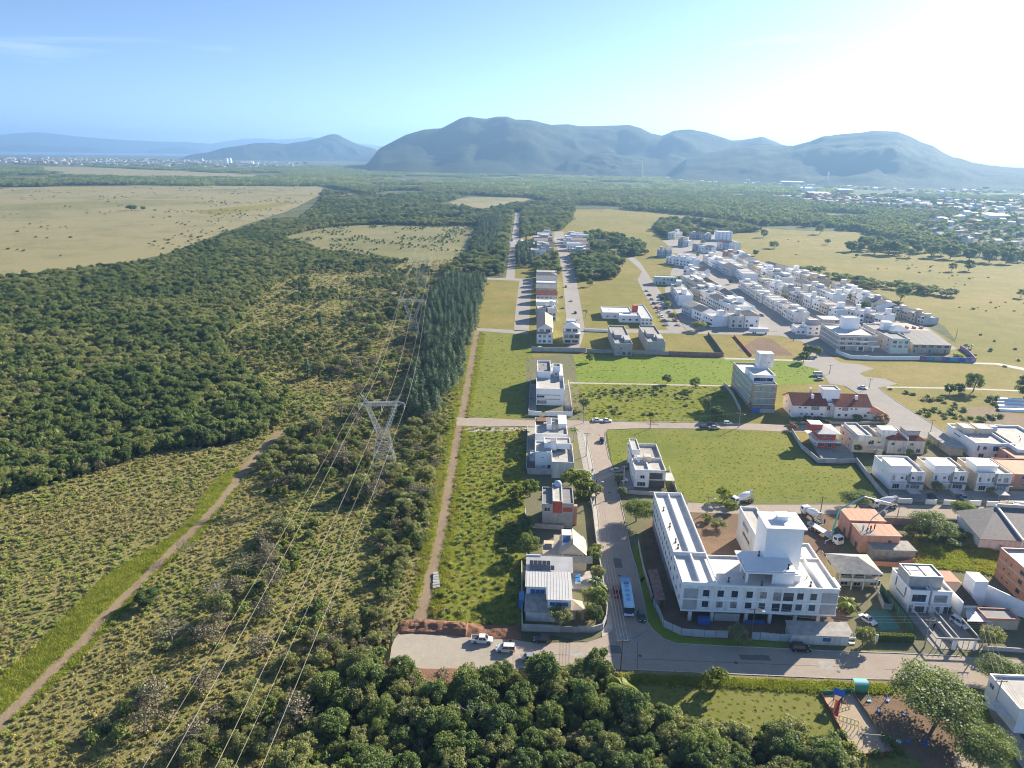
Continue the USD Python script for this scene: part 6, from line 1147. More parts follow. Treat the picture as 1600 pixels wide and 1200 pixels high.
for x, z in ((xr * .55, 5.5), (xr * .85, 2.6)): box_part(s, "balcony", "clean_white", x, x + 5, -1.4, -.21, z, z + 1.0)
for x in (xr * .5, xr * .66, xr * .9): box_part(s, "column", "clean_white", x, x + .5, -1.3, -.9, 0, 2.55)
s = Site("apartment_building", "pale green-fronted flats with white pyramid roof next to the banded flats", "building", (1394, 529), 9.2); T = s.T
xr = s(1421, 529, 9.2)[0]; yb = s(1353, 505, 9.2)[1]
vol(s, 0, xr, 0, yb, 0, 9.2, "off_white", par=.7, wf=[(x, x + 2.2, z, z + 1.6) for z in (3.6, 6.2) for x in (1, 4.4, 7.8)], wl=5, roof="mid_grey", coping="clean_white", front_mat="mint")
ax0, ax1 = s(1388, 514, 10)[0], s(1416, 514, 10)[0]; ay = s(1400, 517, 10)[1]; box_part(s, "roof_room", "white_paint", ax0 + .4, ax1 - .4, ay, ay + 9, 8.55, 9.7); hip(T, ax0 + .4, ax1 - .4, ay, ay + 9, 9.9, 12.6, "clean_white"); q = s(1381, 505, 13); box_part(s, "tower", "clean_white", q[0], q[0] + 5.5, q[1], q[1] + 5, 8.55, 13.6)
s = Site("house", "row of five narrow houses under one grey striped roof at the pasture edge", "house", (1427, 537), 5.6); T = s.T
xr = s(1484, 537, 5.6)[0]; yb = s(1424, 505, 6.0)[1]
vol(s, 0, xr, 0, yb, 0, 5.4, "beige", par=0, roof=None, coping=None, wf=[(xr * (k + .15) / 5, xr * (k + .75) / 5, 3.2, 4.8) for k in range(5)] + [(xr * (k + .2) / 5, xr * (k + .45) / 5, .1, 2.2) for k in range(5)])
for k in range(5): part(T, "roof", MB().slab([(xr * k / 5 + .05, -.8, 5.3), (xr * (k + 1) / 5 - .05, -.8, 5.3), (xr * (k + 1) / 5 - .05, yb * .45, 8.2), (xr * k / 5 + .05, yb * .45, 8.2)], .15).arr(), ("dark_grey", "mid_grey", "grey_tile", "mid_grey", "grey_tile")[k]); part(T, "rear_roof", MB().slab([(xr * k / 5 + .05, yb * .45 + .02, 8.2), (xr * (k + 1) / 5 - .05, yb * .45 + .02, 8.2), (xr * (k + 1) / 5 - .05, yb + .6, 6.0), (xr * k / 5 + .05, yb + .6, 6.0)], .15).arr(), "pink_tile")
for k in range(5): box_part(s, "vent_box", "pink_tile", xr * (k + .4) / 5, xr * (k + .55) / 5, yb * .55, yb * .62, 7.0, 9.0)
wall_run("street_wall", "curving white wall round the flats at the turning place", [(1306, 551), (1316, 556), (1328, 560.5), (1360, 562), (1400, 562.5), (1436, 562.5)], 2.1, "clean_white", pans=9)
wall_run("mural_wall", "street wall painted with blue, red and purple murals", [(1437, 562.5), (1470, 564), (1500, 565), (1524, 566)], 2.4, "mural", pans=9)
wall_run("mural_wall", "short mural wall running back from the painted corner", [(1524, 566), (1512, 553), (1500, 545)], 2.2, "mural_purple")
s = Site("house", "white house with curved street wall left of the banded flats", "house", (1262, 509), 6.4); xr = s(1285, 511, 6.4)[0]; T = s.T
vol(s, 0, xr, 0, 10, 0, 6.4, "clean_white", par=.4, wf=2, wl=2, roof="white_roof"); vol(s, -6, -.02, 2, 12, 0, 4.4, "clean_white", par=.4, wf=2, wl=1, roof="roof_membrane"); vol(s, 2, 9, 4, 10, 6.02, 9.4, "grey_render", par=.2, roof="white_roof")
wall_run("street_wall", "low curved white wall before the house left of the banded flats", [(1239, 509), (1243, 514.5), (1253, 519), (1270, 520.5)], 1.9, "clean_white")
s = Site("house", "grey boxy house with flat white roof between the curved wall and the tower", "house", (1286, 499), 8.6); vol(s, 0, 12, 0, 12, 0, 8.6, "grey_render", par=.2, wf=2, wl=2, roof="clean_white", coping="clean_white")
# low white public building and two concrete houses
s = Site("public_building", "long low white building with row of small windows and red box", "building", (942, 488), 4.6); T = s.T
xr = s(988, 489, 4.6)[0]; yb = s(943, 479, 4.6)[1]
vol(s, 0, xr, 0, yb, 0, 4.6, "clean_white", par=.5, wf=[(x, x + 1.6, 1.2, 2.4) for x in (2.5, 8, 14)], roof="white_roof", coping="clean_white")
x0_, x1_, y0_ = s(967.5, 491, 5)[0], s(1000, 494, 5)[0], s(984, 493, 5)[1]
vol(s, x0_, x1_, y0_, -.05, 0, 5.0, "clean_white", par=.5, wf=[(x, x + 1.8, 1.4, 2.6) for x in (2, 6.5, 11, 15.5)], roof="white_roof", coping="clean_white")
rx0, rx1 = s(989, 478, 9)[0], s(997, 478, 9)[0]; ry = s(993, 478, 9)[1]; box_part(s, "tank_box", "brick_red", rx0, rx1, max(ry, .2), max(ry, .2) + 4, 4.2, 9.0)
q0 = s(998, 493, 5); q1 = s(1020, 498, 5); qb = s(1004, 477, 5); vol(s, x1_ + .1, q1[0], min(q0[1], q1[1]), qb[1], 0, 5.2, "clean_white", par=.5, roof="metal_roof", coping="clean_white", wf=3)
for nm, fl, fr, bl, z in (("left", (961, 536.5), (988, 536), (953, 509), 7.2), ("right", (1012.5, 534), (1039, 533), (1004, 509), 7.4)):
    s = Site("house", f"{nm} one of two bare concrete two-storey houses behind the long wall", "house", fl, z); _, xr, _, yb = s.rect(fl, fr, bl, z)
    vol(s, 0, xr, 0, yb, 0, z, "grey_render", par=.6, wf=[(1.5, 3.2, .4, 2.2), (4.5, 6.5, .4, 2.2), (7.5, 9.5, .4, 2.2), (3, 4.4, 3.8, 4.8)], wl=4, roof="concrete", coping="wall_concrete"); box_part(s, "roof_room", "grey_render", xr * .1, xr * .5, yb * .3, yb * .6, z - .55, z + 1.8); box_part(s, "roof_room", "wall_concrete", xr * .6, xr * .95, yb * .1, yb * .35, z - .55, z + 1.2)
wall_run("boundary_wall", "white wall along the yard of the left concrete house", [(912, 517), (935, 518.5), (953, 519)], 1.6, "clean_white")
s = Site("trailer", "long white box trailer parked on the grass below the housing estate", "trailer", (1172, 513), 3.6); xr = s(1202, 514, 3.6)[0]; box_part(s, "box", "clean_white", 0, xr, 0, 2.6, 1.0, 3.6)
for x in (2, 3.4, xr - 2): box_part(s, "wheel", "tyre", x, x + .9, .1, .5, 0, .9)
# ------------------------------------------------------------------ the white housing estate and the farther rows
ER = np.random.default_rng(77)
WALLS = [("clean_white", "white", 6), ("white_paint", "white", 5), ("off_white", "off-white", 5), ("cream", "cream", 1.3), ("beige", "beige", 1.2), ("blue_grey", "bluish grey", 1.0), ("grey_render", "grey", 3.0), ("salmon", "salmon", 0.3)]
ORD = ["first", "second", "third", "fourth", "fifth", "sixth", "seventh", "eighth", "ninth", "tenth", "eleventh", "twelfth", "thirteenth", "fourteenth", "fifteenth", "sixteenth"]
def small_house(x, y, w, d, h, rot, wm, style, label, group=None, cat="house", name="house"):
    T = thing(name, label, cat, (x, y, 0), rot, group)
    hw = w / 2
    if style in ("flat", "box", "tower"):
        mb = MB().box(-hw, hw, 0, d, 0, h - .5); part(T, "wall", mb.arr(), wm)
        c = MB().box(-hw - .04, hw + .04, -.04, .2, h - .49, h).box(-hw - .04, hw + .04, d - .2, d + .04, h - .49, h).box(-hw - .04, -hw + .2, .21, d - .21, h - .49, h).box(hw - .2, hw + .04, .21, d - .21, h - .49, h); part(T, "parapet", c.arr(), wm)
        part(T, "roof", MB().box(-hw + .21, hw - .21, .21, d - .21, h - .48, h - .40).arr(), str(ER.choice(["roof_membrane", "white_roof", "grey_render", "fibre_cement", "rust_roof"], p=[.4, .25, .18, .1, .07])))
        if style != "flat":
            bh = h + (1.8 if style == "box" else 3.4); bw = w * (ER.uniform(.35, .6) if style == "box" else .28); bx = ER.uniform(-hw + .5, hw - bw - .5); by = d * ER.uniform(.25, .5); bd = d * ER.uniform(.25, .4)
            part(T, "roof_box", MB().box(bx, bx + bw, by, by + bd, h - .39, bh).arr(), wm); part(T, "box_roof", MB().box(bx - .15, bx + bw + .15, by - .15, by + bd + .15, bh + .01, bh + .18).arr(), "clean_white")
    else:
        part(T, "wall", MB().box(-hw, hw, 0, d, 0, h - .6).arr(), wm)
        rm = str(ER.choice(["grey_tile", "terracotta", "fibre_cement", "brown_tile", "pink_tile"], p=[.46, .06, .26, .10, .12]))
        (hip if style == "hip" else gable)(T, -hw, hw, 0, d, h - .5, h + 1.6, rm, **({"over": .5} if style == "hip" else {"over": .4, "axis": "x", "wall": wm}))
    for k in range(2 if h > 5 else 1):
        n = max(2, int(w / 3.2))
        for i in range(n):
            if ER.uniform() < .85:
                cx = -hw + w * (i + .5) / n; z = .9 + 2.9 * k; ww = ER.choice([.7, 1.1, .5])
                part(T, "window", MB().box(cx - ww, cx + ww, -.05, -.002, z, z + ER.choice([1.2, 1.5])).arr(), "glass")
    z = 3.9 if h > 5 else 1.2
    for yy in (d * .3, d * .7): part(T, "window", MB().box(-hw - .05, -hw - .002, yy - .6, yy + .6, z, z + 1.1).arr(), "glass")
    return T
def house_row(p0, p1, n, where, group, side=1, w=None, d=12.0, h=(6.8, 9.2), styles=("flat", "box", "box", "tower", "tower", "gable"), face=None, gap=.9, skip=(), wm=None):
    """n houses along a line of ground points; fronts face the street side"""
    a = np.array(G(*p0)[:2]); b = np.array(G(*p1)[:2]); L = np.linalg.norm(b - a); t = (b - a) / L
    rot = math.degrees(math.atan2(t[1], t[0])); step = L / n
    if side < 0: rot += 180
    for k in range(n):
        if k in skip: continue
        ww = (step - gap) if w is None else min(w, step - .4)
        p = a + t * (k + .5) * step + np.array([-t[1], t[0]]) * ER.uniform(-.8, .8)
        if wm is None: i = ER.choice(len(WALLS), p=np.array([x[2] for x in WALLS]) / sum(x[2] for x in WALLS)); m, cn = WALLS[i][:2]
        else: m, cn = wm
        st = str(ER.choice(styles)); hh = ER.uniform(*h)
        desc = {"flat": "flat-roofed", "box": "roof-box", "tower": "tank-tower", "gable": "gabled", "hip": "hip-roofed"}[st]
        small_house(p[0], p[1], ww * ER.uniform(.9, 1.0), d * ER.uniform(.85, 1.15), hh, rot, m, st, f"{cn} {desc} house, {ORD[k]} from {where[0]}, {where[1]}", group)
EG = "houses of the white estate"
# rows run down towards the right; fronts look to the lower left
house_row((1046, 456), (1058, 478), 2, ("far end", "row by the parked cars"), EG, d=11)
house_row((1062, 488), (1116, 512), 3, ("left", "lowest row above the grass"), EG, w=14, d=12)
house_row((1138, 512), (1186, 513), 2, ("left", "villas above the trailer"), EG, w=19, d=12, styles=("tower", "hip"))
house_row((1062, 442), (1152, 498), 6, ("far end", "row behind the villas"), EG, d=12)
house_row((1086, 436), (1170, 490), 6, ("far end", "row on middle estate street"), EG, side=-1, d=9)
small_house(*G(1040, 445)[:2], 20, 10, 6.8, GRID - 2, "mint", "flat", "pale green-grey windowless block at the left corner of the estate", EG)
house_row((1040, 411), (1083, 418), 4, ("left", "row with brown roof holes"), EG, d=10, w=9, styles=("box",), wm=("clean_white", "white"))
house_row((1030, 402), (1050, 402), 2, ("left", "pair at the left tip"), EG, d=10, wm=("blue_grey", "bluish white"))
house_row((1066, 431), (1100, 436), 3, ("left", "short upper row"), EG, d=12.5)
house_row((1053, 374), (1066, 372), 1, ("left", "top row, left end"), EG, d=12, styles=("tower",))
house_row((1058, 384), (1076, 386), 2, ("left", "upper left pair"), EG, d=12.5)
house_row((1080, 374), (1112, 374), 3, ("left", "top estate row"), EG, d=10, styles=("gable", "box"))
house_row((1080, 392), (1112, 396), 3, ("left", "second row from top"), EG, d=10, styles=("hip", "flat", "gable"))
s = Site("apartment_building", "tall white block at the top right corner of the housing estate", "building", (1121, 362), 12.0); xr = s(1144, 362, 12)[0]; vol(s, 0, xr, 0, 18, 0, 12, "clean_white", par=.6, wf=4, wl=3, roof="white_roof")
house_row((1118, 388), (1148, 392), 3, ("left", "row below tall block"), EG, d=12)
house_row((1096, 408), (1140, 432), 4, ("far end", "row behind the flats"), EG, d=12)
house_row((1120, 412), (1160, 440), 7, ("far end", "stepped terrace"), EG, d=13, h=(7.5, 8.2), styles=("flat",), gap=.25, wm=("clean_white", "white"))
house_row((1128, 402), (1220, 446), 10, ("far end", "row behind stepped terrace"), EG, d=12)
house_row((1152, 450), (1240, 504), 12, ("far end", "forecourt terrace"), EG, d=12, h=(6.8, 7.8), styles=("flat", "box"), gap=.3, wm=("white_paint", "white"))
house_row((1182, 447), (1306, 498), 11, ("far end", "row backing forecourt terrace"), EG, d=11)
house_row((1192, 421), (1222, 430), 2, ("left", "pair near the pasture"), EG, d=11, styles=("hip", "gable"))
house_row((1226, 430), (1276, 449), 4, ("left", "row beside the tree belt"), EG, d=12)
house_row((1262, 462), (1300, 478), 3, ("left", "short row among trees"), EG, d=12.5)
house_row((1296, 456), (1372, 490), 7, ("far end", "outermost pasture row"), EG, d=12.5)
house_row((1368, 484), (1444, 508), 6, ("far end", "last row, pasture tree"), EG, d=10, h=(4.5, 6.8))
house_row((1308, 494), (1378, 512), 5, ("left", "row behind tower flats"), EG, d=12.5)
house_row((1078, 462), (1140, 494), 4, ("far end", "row between the two lower rows"), EG, d=11)
house_row((1140, 404), (1184, 424), 4, ("far end", "rearmost row by the pasture"), EG, d=11)
house_row((1240, 452), (1290, 474), 4, ("far end", "row inside the right block"), EG, d=11)
# far row at the end of the middle street
RG = "houses of the rows along the middle street"
house_row((838, 501), (870, 501), 2, ("left", "pair behind gabled villas"), RG, d=14, styles=("flat", "tower"))
for k, (y, st) in enumerate(((487, "flat"), (474, "gable"), (463, "gable"), (455, "flat"), (448, "gable"), (442, "hip"), (437, "flat"))):
    a = G(836 + (487 - y) * .02, y); b = G(871 - (487 - y) * .02, y); i = k % 4
    small_house((a[0] + b[0]) / 2, a[1], (b[0] - a[0]) * .94, 11, 7.4, GRID, ["clean_white", "off_white", "beige", "blue_grey"][i], st, f"{['white', 'off-white', 'beige', 'bluish grey'][i]} house with {st} roof, {ORD[k]} house behind the gabled villas", RG)
for k, (x, y) in enumerate(((841, 402), (848, 394), (845, 386), (853, 381), (849, 375))): q = G(x, y); small_house(q[0], q[1], 17, 14, 8.5, GRID, ["clean_white", "blue_grey", "off_white", "grey_render", "clean_white"][k], ["flat", "box", "gable", "box", "flat"][k], f"{['white', 'bluish', 'off-white', 'grey', 'pale'][k]} house in far left cluster, {ORD[k]} from near", "houses of the far left cluster")
for k, (x, y) in enumerate(((905, 402), (897, 392), (905, 386), (893, 380), (902, 375))): q = G(x, y); small_house(q[0], q[1], 17, 14, 9.0, GRID, ["grey_render", "clean_white", "off_white", "blue_grey", "clean_white"][k], ["box", "flat", "gable", "box", "flat"][k], f"{['grey', 'white', 'off-white', 'bluish', 'pale'][k]} house in far right cluster, {ORD[k]} from near", "houses of the far right cluster")
CR = np.random.default_rng(31)
for nm, pts in (("left", ((855, 401), (842, 390), (856, 393), (841, 380), (855, 373))), ("right", ((912, 399), (889, 384), (912, 390), (911, 379), (893, 374)))):
    for k, (x, y) in enumerate(pts): q = G(x, y); c = WALLS[(k * 3 + len(nm)) % 7]; small_house(q[0], q[1], 14, 12, CR.uniform(7, 10), GRID, c[0], ["tower", "box", "gable", "flat", "box"][k], f"{c[1]} house filling the far {nm} cluster, {ORD[k]} in from the street", f"inner houses of the far {nm} cluster")
for k, (x, y) in enumerate(((936, 381), (928, 371))): q = G(x, y); small_house(q[0], q[1], 18, 10, 4, GRID, "off_white", "gable", ["low hut in the green field beyond the far cluster", "low shed further back in the green field beyond the far cluster"][k])
house_row((1112, 372), (1150, 380), 3, ("left", "low huts by the tree belt beyond the estate"), "huts beyond the estate", d=8, h=(3.5, 5)) if False else None
# ------------------------------------------------------------------ towns in the haze
TOWN = unary_union([Polygon(GP(p)).buffer(0) for p in ([(1500, 330), (1660, 340), (1660, 440), (1600, 420), (1500, 385), (1430, 372), (1420, 350)], [(1180, 305), (1330, 300), (1400, 312), (1660, 318), (1660, 335), (1400, 335), (1260, 318)], [(1000, 268), (1060, 264), (1300, 272), (1660, 282), (1660, 312), (1400, 305), (1200, 292), (1050, 285)], [(-60, 244.8), (60, 246), (350, 250), (480, 255), (485, 262), (380, 264.5), (250, 263), (60, 259), (-60, 257)])])
TR = np.random.default_rng(91)
def town(px, n, label, ind=0, where="", s=(9, 18), seed=0):
    P = Polygon(GP(px)).buffer(0); q = sample(P, n, TR); q = q[np.argsort(np.hypot(q[:, 0], q[:, 1]))]
    for k in range(min(ind, len(q))):
        i = TR.choice(len(WALLS), p=np.array([x[2] for x in WALLS]) / sum(x[2] for x in WALLS)); st = str(TR.choice(["gable", "hip", "flat"]))
        small_house(q[k, 0], q[k, 1], TR.uniform(*s), TR.uniform(9, 14), TR.uniform(4.5, 8), TR.uniform(-30, 30), WALLS[i][0], st, f"small hazy {WALLS[i][1]} house with {st} roof {where}", f"{WALLS[i][1]} {st}-roofed houses {where}")
    mats = {}
    for k in range(ind, len(q)):
        m = str(TR.choice(["clean_white", "off_white", "cream", "beige", "salmon", "terracotta", "fibre_cement"], p=[.2, .2, .14, .14, .1, .13, .09])); w = TR.uniform(*s) / 2; d = TR.uniform(8, 14); h = TR.uniform(4, 9) if TR.uniform() < .93 else TR.uniform(10, 16)
        a = TR.uniform(-.5, .5); mb = MB().box(-w, w, 0, d, 0, h); mb.slab([(-w - .4, -.4, h + .1), (w + .4, -.4, h + .1), (w + .4, d * .5, h + 1.8), (-w - .4, d * .5, h + 1.8)], .2).slab([(-w - .4, d * .5, h + 1.8), (w + .4, d * .5, h + 1.8), (w + .4, d + .4, h + .1), (-w - .4, d + .4, h + .1)], .2)
        v, f = mb.arr(); c, s_ = math.cos(a), math.sin(a); v = np.column_stack([v[:, 0] * c - v[:, 1] * s_ + q[k, 0], v[:, 0] * s_ + v[:, 1] * c + q[k, 1], v[:, 2]]); mats.setdefault(m, MB()).add(v, f)
    for m, mb in mats.items(): top("town_houses", mb.arr(), m, label + " (" + m.replace("_", "") + " ones)", "town", kind="stuff")
town([(1500, 335), (1640, 345), (1640, 420), (1560, 395), (1470, 378), (1440, 355)], 90, "hazy houses among the trees at the right edge", 45, "among the trees at the right edge", (9, 15))
town([(1190, 310), (1290, 304), (1400, 312), (1640, 318), (1640, 334), (1400, 333), (1260, 318)], 210, "hazy pale houses of the nearer right-hand town", 25, "in the nearer right-hand town", (9, 17))
town([(1000, 270), (1060, 266), (1300, 274), (1640, 284), (1640, 312), (1400, 304), (1200, 291), (1050, 284)], 560, "farther hazy town below the mountains on the right", 0, s=(10, 19))
town([(1040, 262), (1150, 264), (1500, 272), (1640, 276), (1640, 283), (1300, 273), (1050, 266)], 240, "farthest hazy houses at the foot of the right hills", 0, s=(14, 30))
town([(-40, 246.5), (60, 247), (350, 251), (478, 256), (480, 261), (380, 263), (250, 261.5), (60, 256), (-40, 254)], 420, "far pale town by the bay on the left", 0, s=(14, 34))
town([(990, 276), (1045, 274), (1060, 280), (1000, 283)], 40, "hazy hamlet at the foot of the middle mountains", 0, s=(12, 24))
for k, (x, y, w, d, h, m, lb) in enumerate(((1283, 307, 60, 40, 9, "clean_white", "long bright white hall in the hazy right-hand town"), (1262, 302, 40, 25, 16, "clean_white", "white hall with two stair towers left of the bright long hall"), (1322, 304, 45, 25, 14, "blue_grey", "bluish white block right of the bright long hall"), (938, 277, 120, 40, 10, "clean_white", "long pale shed in the far woods right of centre"), (1240, 290, 90, 40, 14, "blue_grey", "broad bluish building in the hazy town left of the chimney"), (1560, 345, 40, 24, 10, "clean_white", "white villa block among the trees at the right edge"))):
    q = G(x, y); T = thing("far_hall", lb, "building", (q[0], q[1], 0), 0); part(T, "wall", MB().box(-w / 2, w / 2, 0, d, 0, h).arr(), m); part(T, "roof", MB().slab([(-w / 2 - 1, -1, h + .1), (w / 2 + 1, -1, h + .1), (w / 2 + 1, d + 1, h + 3), (-w / 2 - 1, d + 1, h + 3)], .4).arr(), "clean_white")
    if k == 1:
        for xx in (-18, 12): part(T, "tower", MB().box(xx, xx + 5, -5, -.1, 0, 26).arr(), "clean_white")
q = G(1292, 290); T = thing("chimney", "tall pale chimney in the hazy right-hand town", "chimney", (q[0], q[1], 0)); part(T, "shaft", MB().bar((0, 0, 0), (0, 0, 55), 4, 10, 3).arr(), "clean_white"); part(T, "rim", MB().bar((0, 0, 55), (0, 0, 57), 3.6, 10).arr(), "off_white")
for k, (x, y) in enumerate(((315, 253), (354, 255), (359, 255.2), (391, 258), (381, 258))):
    q = G(x, y); h = (22, 34, 36, 24, 26)[k]; T = thing("apartment_building", ["slim pale tower in the far left town, alone", "left of two slim white towers in the far left town", "right of two slim white towers in the far left town", "white tower at the right end of the far left town", "broad cream block at the right end of the far left town"][k], "building", (q[0], q[1], 0)); w = (10, 10, 10, 22, 70)[k]
    part(T, "wall", MB().box(-w, w, 0, 20, 0, h * (1 if k < 4 else .5)).arr(), ["off_white", "clean_white", "clean_white", "clean_white", "cream"][k]); part(T, "roof", MB().box(-w * .5, w * .5, 5, 15, h * (1 if k < 4 else .5) + .05, h * (1 if k < 4 else .5) + 5).arr(), "clean_white")
q = FAR1 if TOWN is None else FAR1[(~shapely.contains_xy(TOWN, FAR1[:, 0], FAR1[:, 1])) | (R0.uniform(0, 1, len(FAR1)) < .18)]
scatter("woods", far_trees, [2, 3, 2, 2], q, 0.8, 1.35, "hazy wooded plain beyond the fields", "woods", 15)
q2 = FAR2 if TOWN is None else FAR2[(~shapely.contains_xy(TOWN, FAR2[:, 0], FAR2[:, 1])) | (R0.uniform(0, 1, len(FAR2)) < .12)]
scatter("woods", patches, [2, 3, 2, 2], q2, 0.8, 1.4, "farthest woods at the foot of the mountains", "woods", 16)
# ------------------------------------------------------------------ vehicles
def extrude_side(prof, w, taper=None):
    """a body from a side profile (x, z), width w; taper narrows each vertex's half width by height"""
    P = Polygon(prof); v2, f2 = trimesh.creation.triangulate_polygon(P, engine="earcut"); n = len(v2)
    hw = np.full(n, w / 2) if taper is None else np.array([w / 2 * taper(z) for z in v2[:, 1]])
    v = np.vstack([np.column_stack([v2[:, 0], -hw, v2[:, 1]]), np.column_stack([v2[:, 0], hw, v2[:, 1]])]); f = [*f2, *(f2[:, ::-1] + n)]
    key = {(round(a, 5), round(b, 5)): i for i, (a, b) in enumerate(v2)}; ring = [key.get((round(a, 5), round(b, 5))) for a, b in list(P.exterior.coords)[:-1]]
    for a, b in zip(ring, ring[1:] + ring[:1]): f += [(a, b, b + n), (a, b + n, a + n)]
    return v, np.array(f)
def wheel(parent, x, y, r=.32, w=.22):
    p = part(parent, "wheel", MB().bar((x, y - w / 2, r), (x, y + w / 2, r), r, 14).arr(), "tyre"); sg = 1 if y > 0 else -1
    part(p, "rim", MB().bar((x, y + sg * (w / 2 - .02), r), (x, y + sg * (w / 2 + .012), r), r * .6, 10).arr(), "rim")
def car_kind(name, paint, kind="hatch"):
    c = klass(name); L, Wd, Hh = {"hatch": (4.0, 1.72, 1.48), "sedan": (4.45, 1.75, 1.46), "suv": (4.5, 1.85, 1.72), "pickup": (5.2, 1.86, 1.75), "van": (5.2, 1.95, 2.2)}[kind]; h = L / 2
    bel = Hh * .56
    low = [(-h, .42), (-h + .06, bel * .92), (-h + .25, bel), (h - .95, bel), (h - .3, bel * .86), (h, bel * .66), (h, .34), (h - .1, .24), (-h + .1, .24)]
    part(c, "body", extrude_side(low, Wd, lambda z: 1.0 if z < bel * .8 else .95), paint, smooth=35)
    cab = {"hatch": [(-h + .12, bel), (-h + .42, Hh - .04), (.35, Hh - .04), (h - 1.05, bel)], "sedan": [(-h + .75, bel), (-h + 1.35, Hh - .04), (.42, Hh - .04), (h - 1.2, bel)], "suv": [(-h + .08, bel), (-h + .28, Hh - .05), (.45, Hh - .05), (h - 1.1, bel)], "pickup": [(-.75, bel), (-.6, Hh - .05), (.75, Hh - .05), (h - 1.2, bel)], "van": [(-h + .06, bel), (-h + .1, Hh - .05), (h - 1.2, Hh - .05), (h - .5, bel)]}[kind]
    tp = lambda z: 0.93 - .16 * (z - bel) / (Hh - bel)
    part(c, "windows", extrude_side(cab, Wd, tp), "glass")
    x0_, x1_ = cab[1][0], cab[2][0]; part(c, "car_roof", MB().box(x0_ - .04, x1_ + .04, -Wd * .39, Wd * .39, Hh - .055, Hh).arr(), paint)
    for sy in (-1, 1):
        m = MB()
        for t in (0, .5, 1): xa, xb = cab[0][0] + (cab[3][0] - cab[0][0]) * t, x0_ + (x1_ - x0_) * t; m.bar((xa, sy * Wd * .468, bel), (xb, sy * Wd * .388, Hh - .03), .045, 4)
        part(c, "pillars", m.arr(), paint)
        part(c, "headlight", MB().box(h - .16, h + .01, sy * Wd * .33 - .17, sy * Wd * .33 + .17, bel * .68, bel * .82).arr(), "lamp_white"); part(c, "tail_light", MB().box(-h - .01, -h + .06, sy * Wd * .4 - .12, sy * Wd * .4 + .12, bel * .68, bel * .95).arr(), "lamp_red")
        part(c, "mirror", MB().box(cab[3][0] - .25, cab[3][0] - .1, sy * Wd * .5 - .02, sy * (Wd * .5 + .16), bel + .02, bel + .16).arr(), paint)
        for x in (-h * .60, h * .62): wheel(c, x, sy * (Wd / 2 - .1), .33 if kind in ("hatch", "sedan") else .38)
    part(c, "bumper", MB().box(h - .08, h + .05, -Wd * .46, Wd * .46, .28, .46).arr(), "dark_grey")
    if kind == "pickup":
        part(c, "load_bed", MB().box(-h + .12, -.85, -Wd * .42, Wd * .42, bel * .9, bel + .012).arr(), "dark_grey")
        m = MB().box(-h + .02, -h + .1, -Wd * .47, Wd * .47, bel - .02, bel + .2)
        for sy in (-1, 1): m.box(-h + .1, -.75, sy * Wd * .45 - .04, sy * Wd * .45 + .04, bel - .02, bel + .2)
        part(c, "bed_rim", m.arr(), paint)
    return c
CARS = {(p, k): car_kind(f"car_{p[4:]}_{k}", p, k) for p, k in (("car_white", "hatch"), ("car_white", "sedan"), ("car_white", "suv"), ("car_white", "pickup"), ("car_silver", "sedan"), ("car_dark", "sedan"), ("car_dark", "hatch"), ("car_black", "suv"), ("car_black", "hatch"), ("car_red", "hatch"), ("car_white", "van"))}
def car(px, p, k, az, label, group=None, name="parked_car", z=ZR):
    """az: compass bearing of its nose, 90 = to the right"""
    q = G(*px); place(name, CARS[("car_" + p, k)], label, "car" if k not in ("van",) else "van", (q[0], q[1], z + .01), 90 - az, 1.0, group)
car((753, 1003), "white", "pickup", 92, "white pickup truck standing on the gravel yard"); car((790, 1017), "white", "suv", 272, "white off-road car with roof rack beside the pickup"); car((847, 1002), "dark", "hatch", 270, "dark brown hatchback parked outside the corner house gate")
car((829, 1031), "silver", "sedan", 88, "silver car half hidden by the thicket"); car((963, 928), "red", "hatch", 182, "small red car on the main street beside the bus"); car((1002, 966), "dark", "hatch", 183, "dark car with pale roof lines to the right of the bus")
car((940, 691), "black", "hatch", 185, "black car parked at the lawn corner of the main street"); car((933, 658.5), "white", "sedan", 92, "left of two white cars on the cross street"); car((948, 659), "white", "sedan", 92, "right of two white cars on the cross street")
car((1113, 665), "dark", "hatch", 95, "dark car leftmost before the block under construction"); car((1116, 670), "silver", "sedan", 92, "pale car in front of the dark one by the block under construction"); car((1137, 663), "white", "hatch", 92, "white hatchback nearest the block under construction"); car((1100, 669.5), "black", "hatch", 92, "black car on the cross street beside the big lawn")
car((1278, 587), "white", "van", 92, "white van by the turning place"); car((1280, 594), "silver", "sedan", 92, "silver car beside the white van"); car((1348, 607), "white", "sedan", 140, "white car on the wide avenue")
car((1355, 971), "white", "sedan", 150, "white car on the lawn beside the green court", z=.05); car((1499, 977), "white", "suv", 160, "white car under the pergola frame of the twin house", z=.15); car((1250, 1016), "black", "suv", 92, "black car parked by the site hut"); car((1590, 794), "white", "hatch", 92, "white car behind the slate-roofed house at the right edge")
car((964, 737), "silver", "sedan", 92, "pale car in the driveway of the white and charcoal villa", z=.05); car((972, 752), "white", "hatch", 92, "white car under trees before the white and charcoal villa", z=.05); car((845, 545), "white", "hatch", 92, "white car parked before the left gabled villa", z=.05)
car((1456, 779), "dark", "sedan", 185, "dark car in the yard of the middle cube house", z=.05); car((1505, 780), "silver", "sedan", 185, "pale car in the yard of the middle cube house by the wall", z=.05)
CG = "cars parked along the estate street"
k = 0
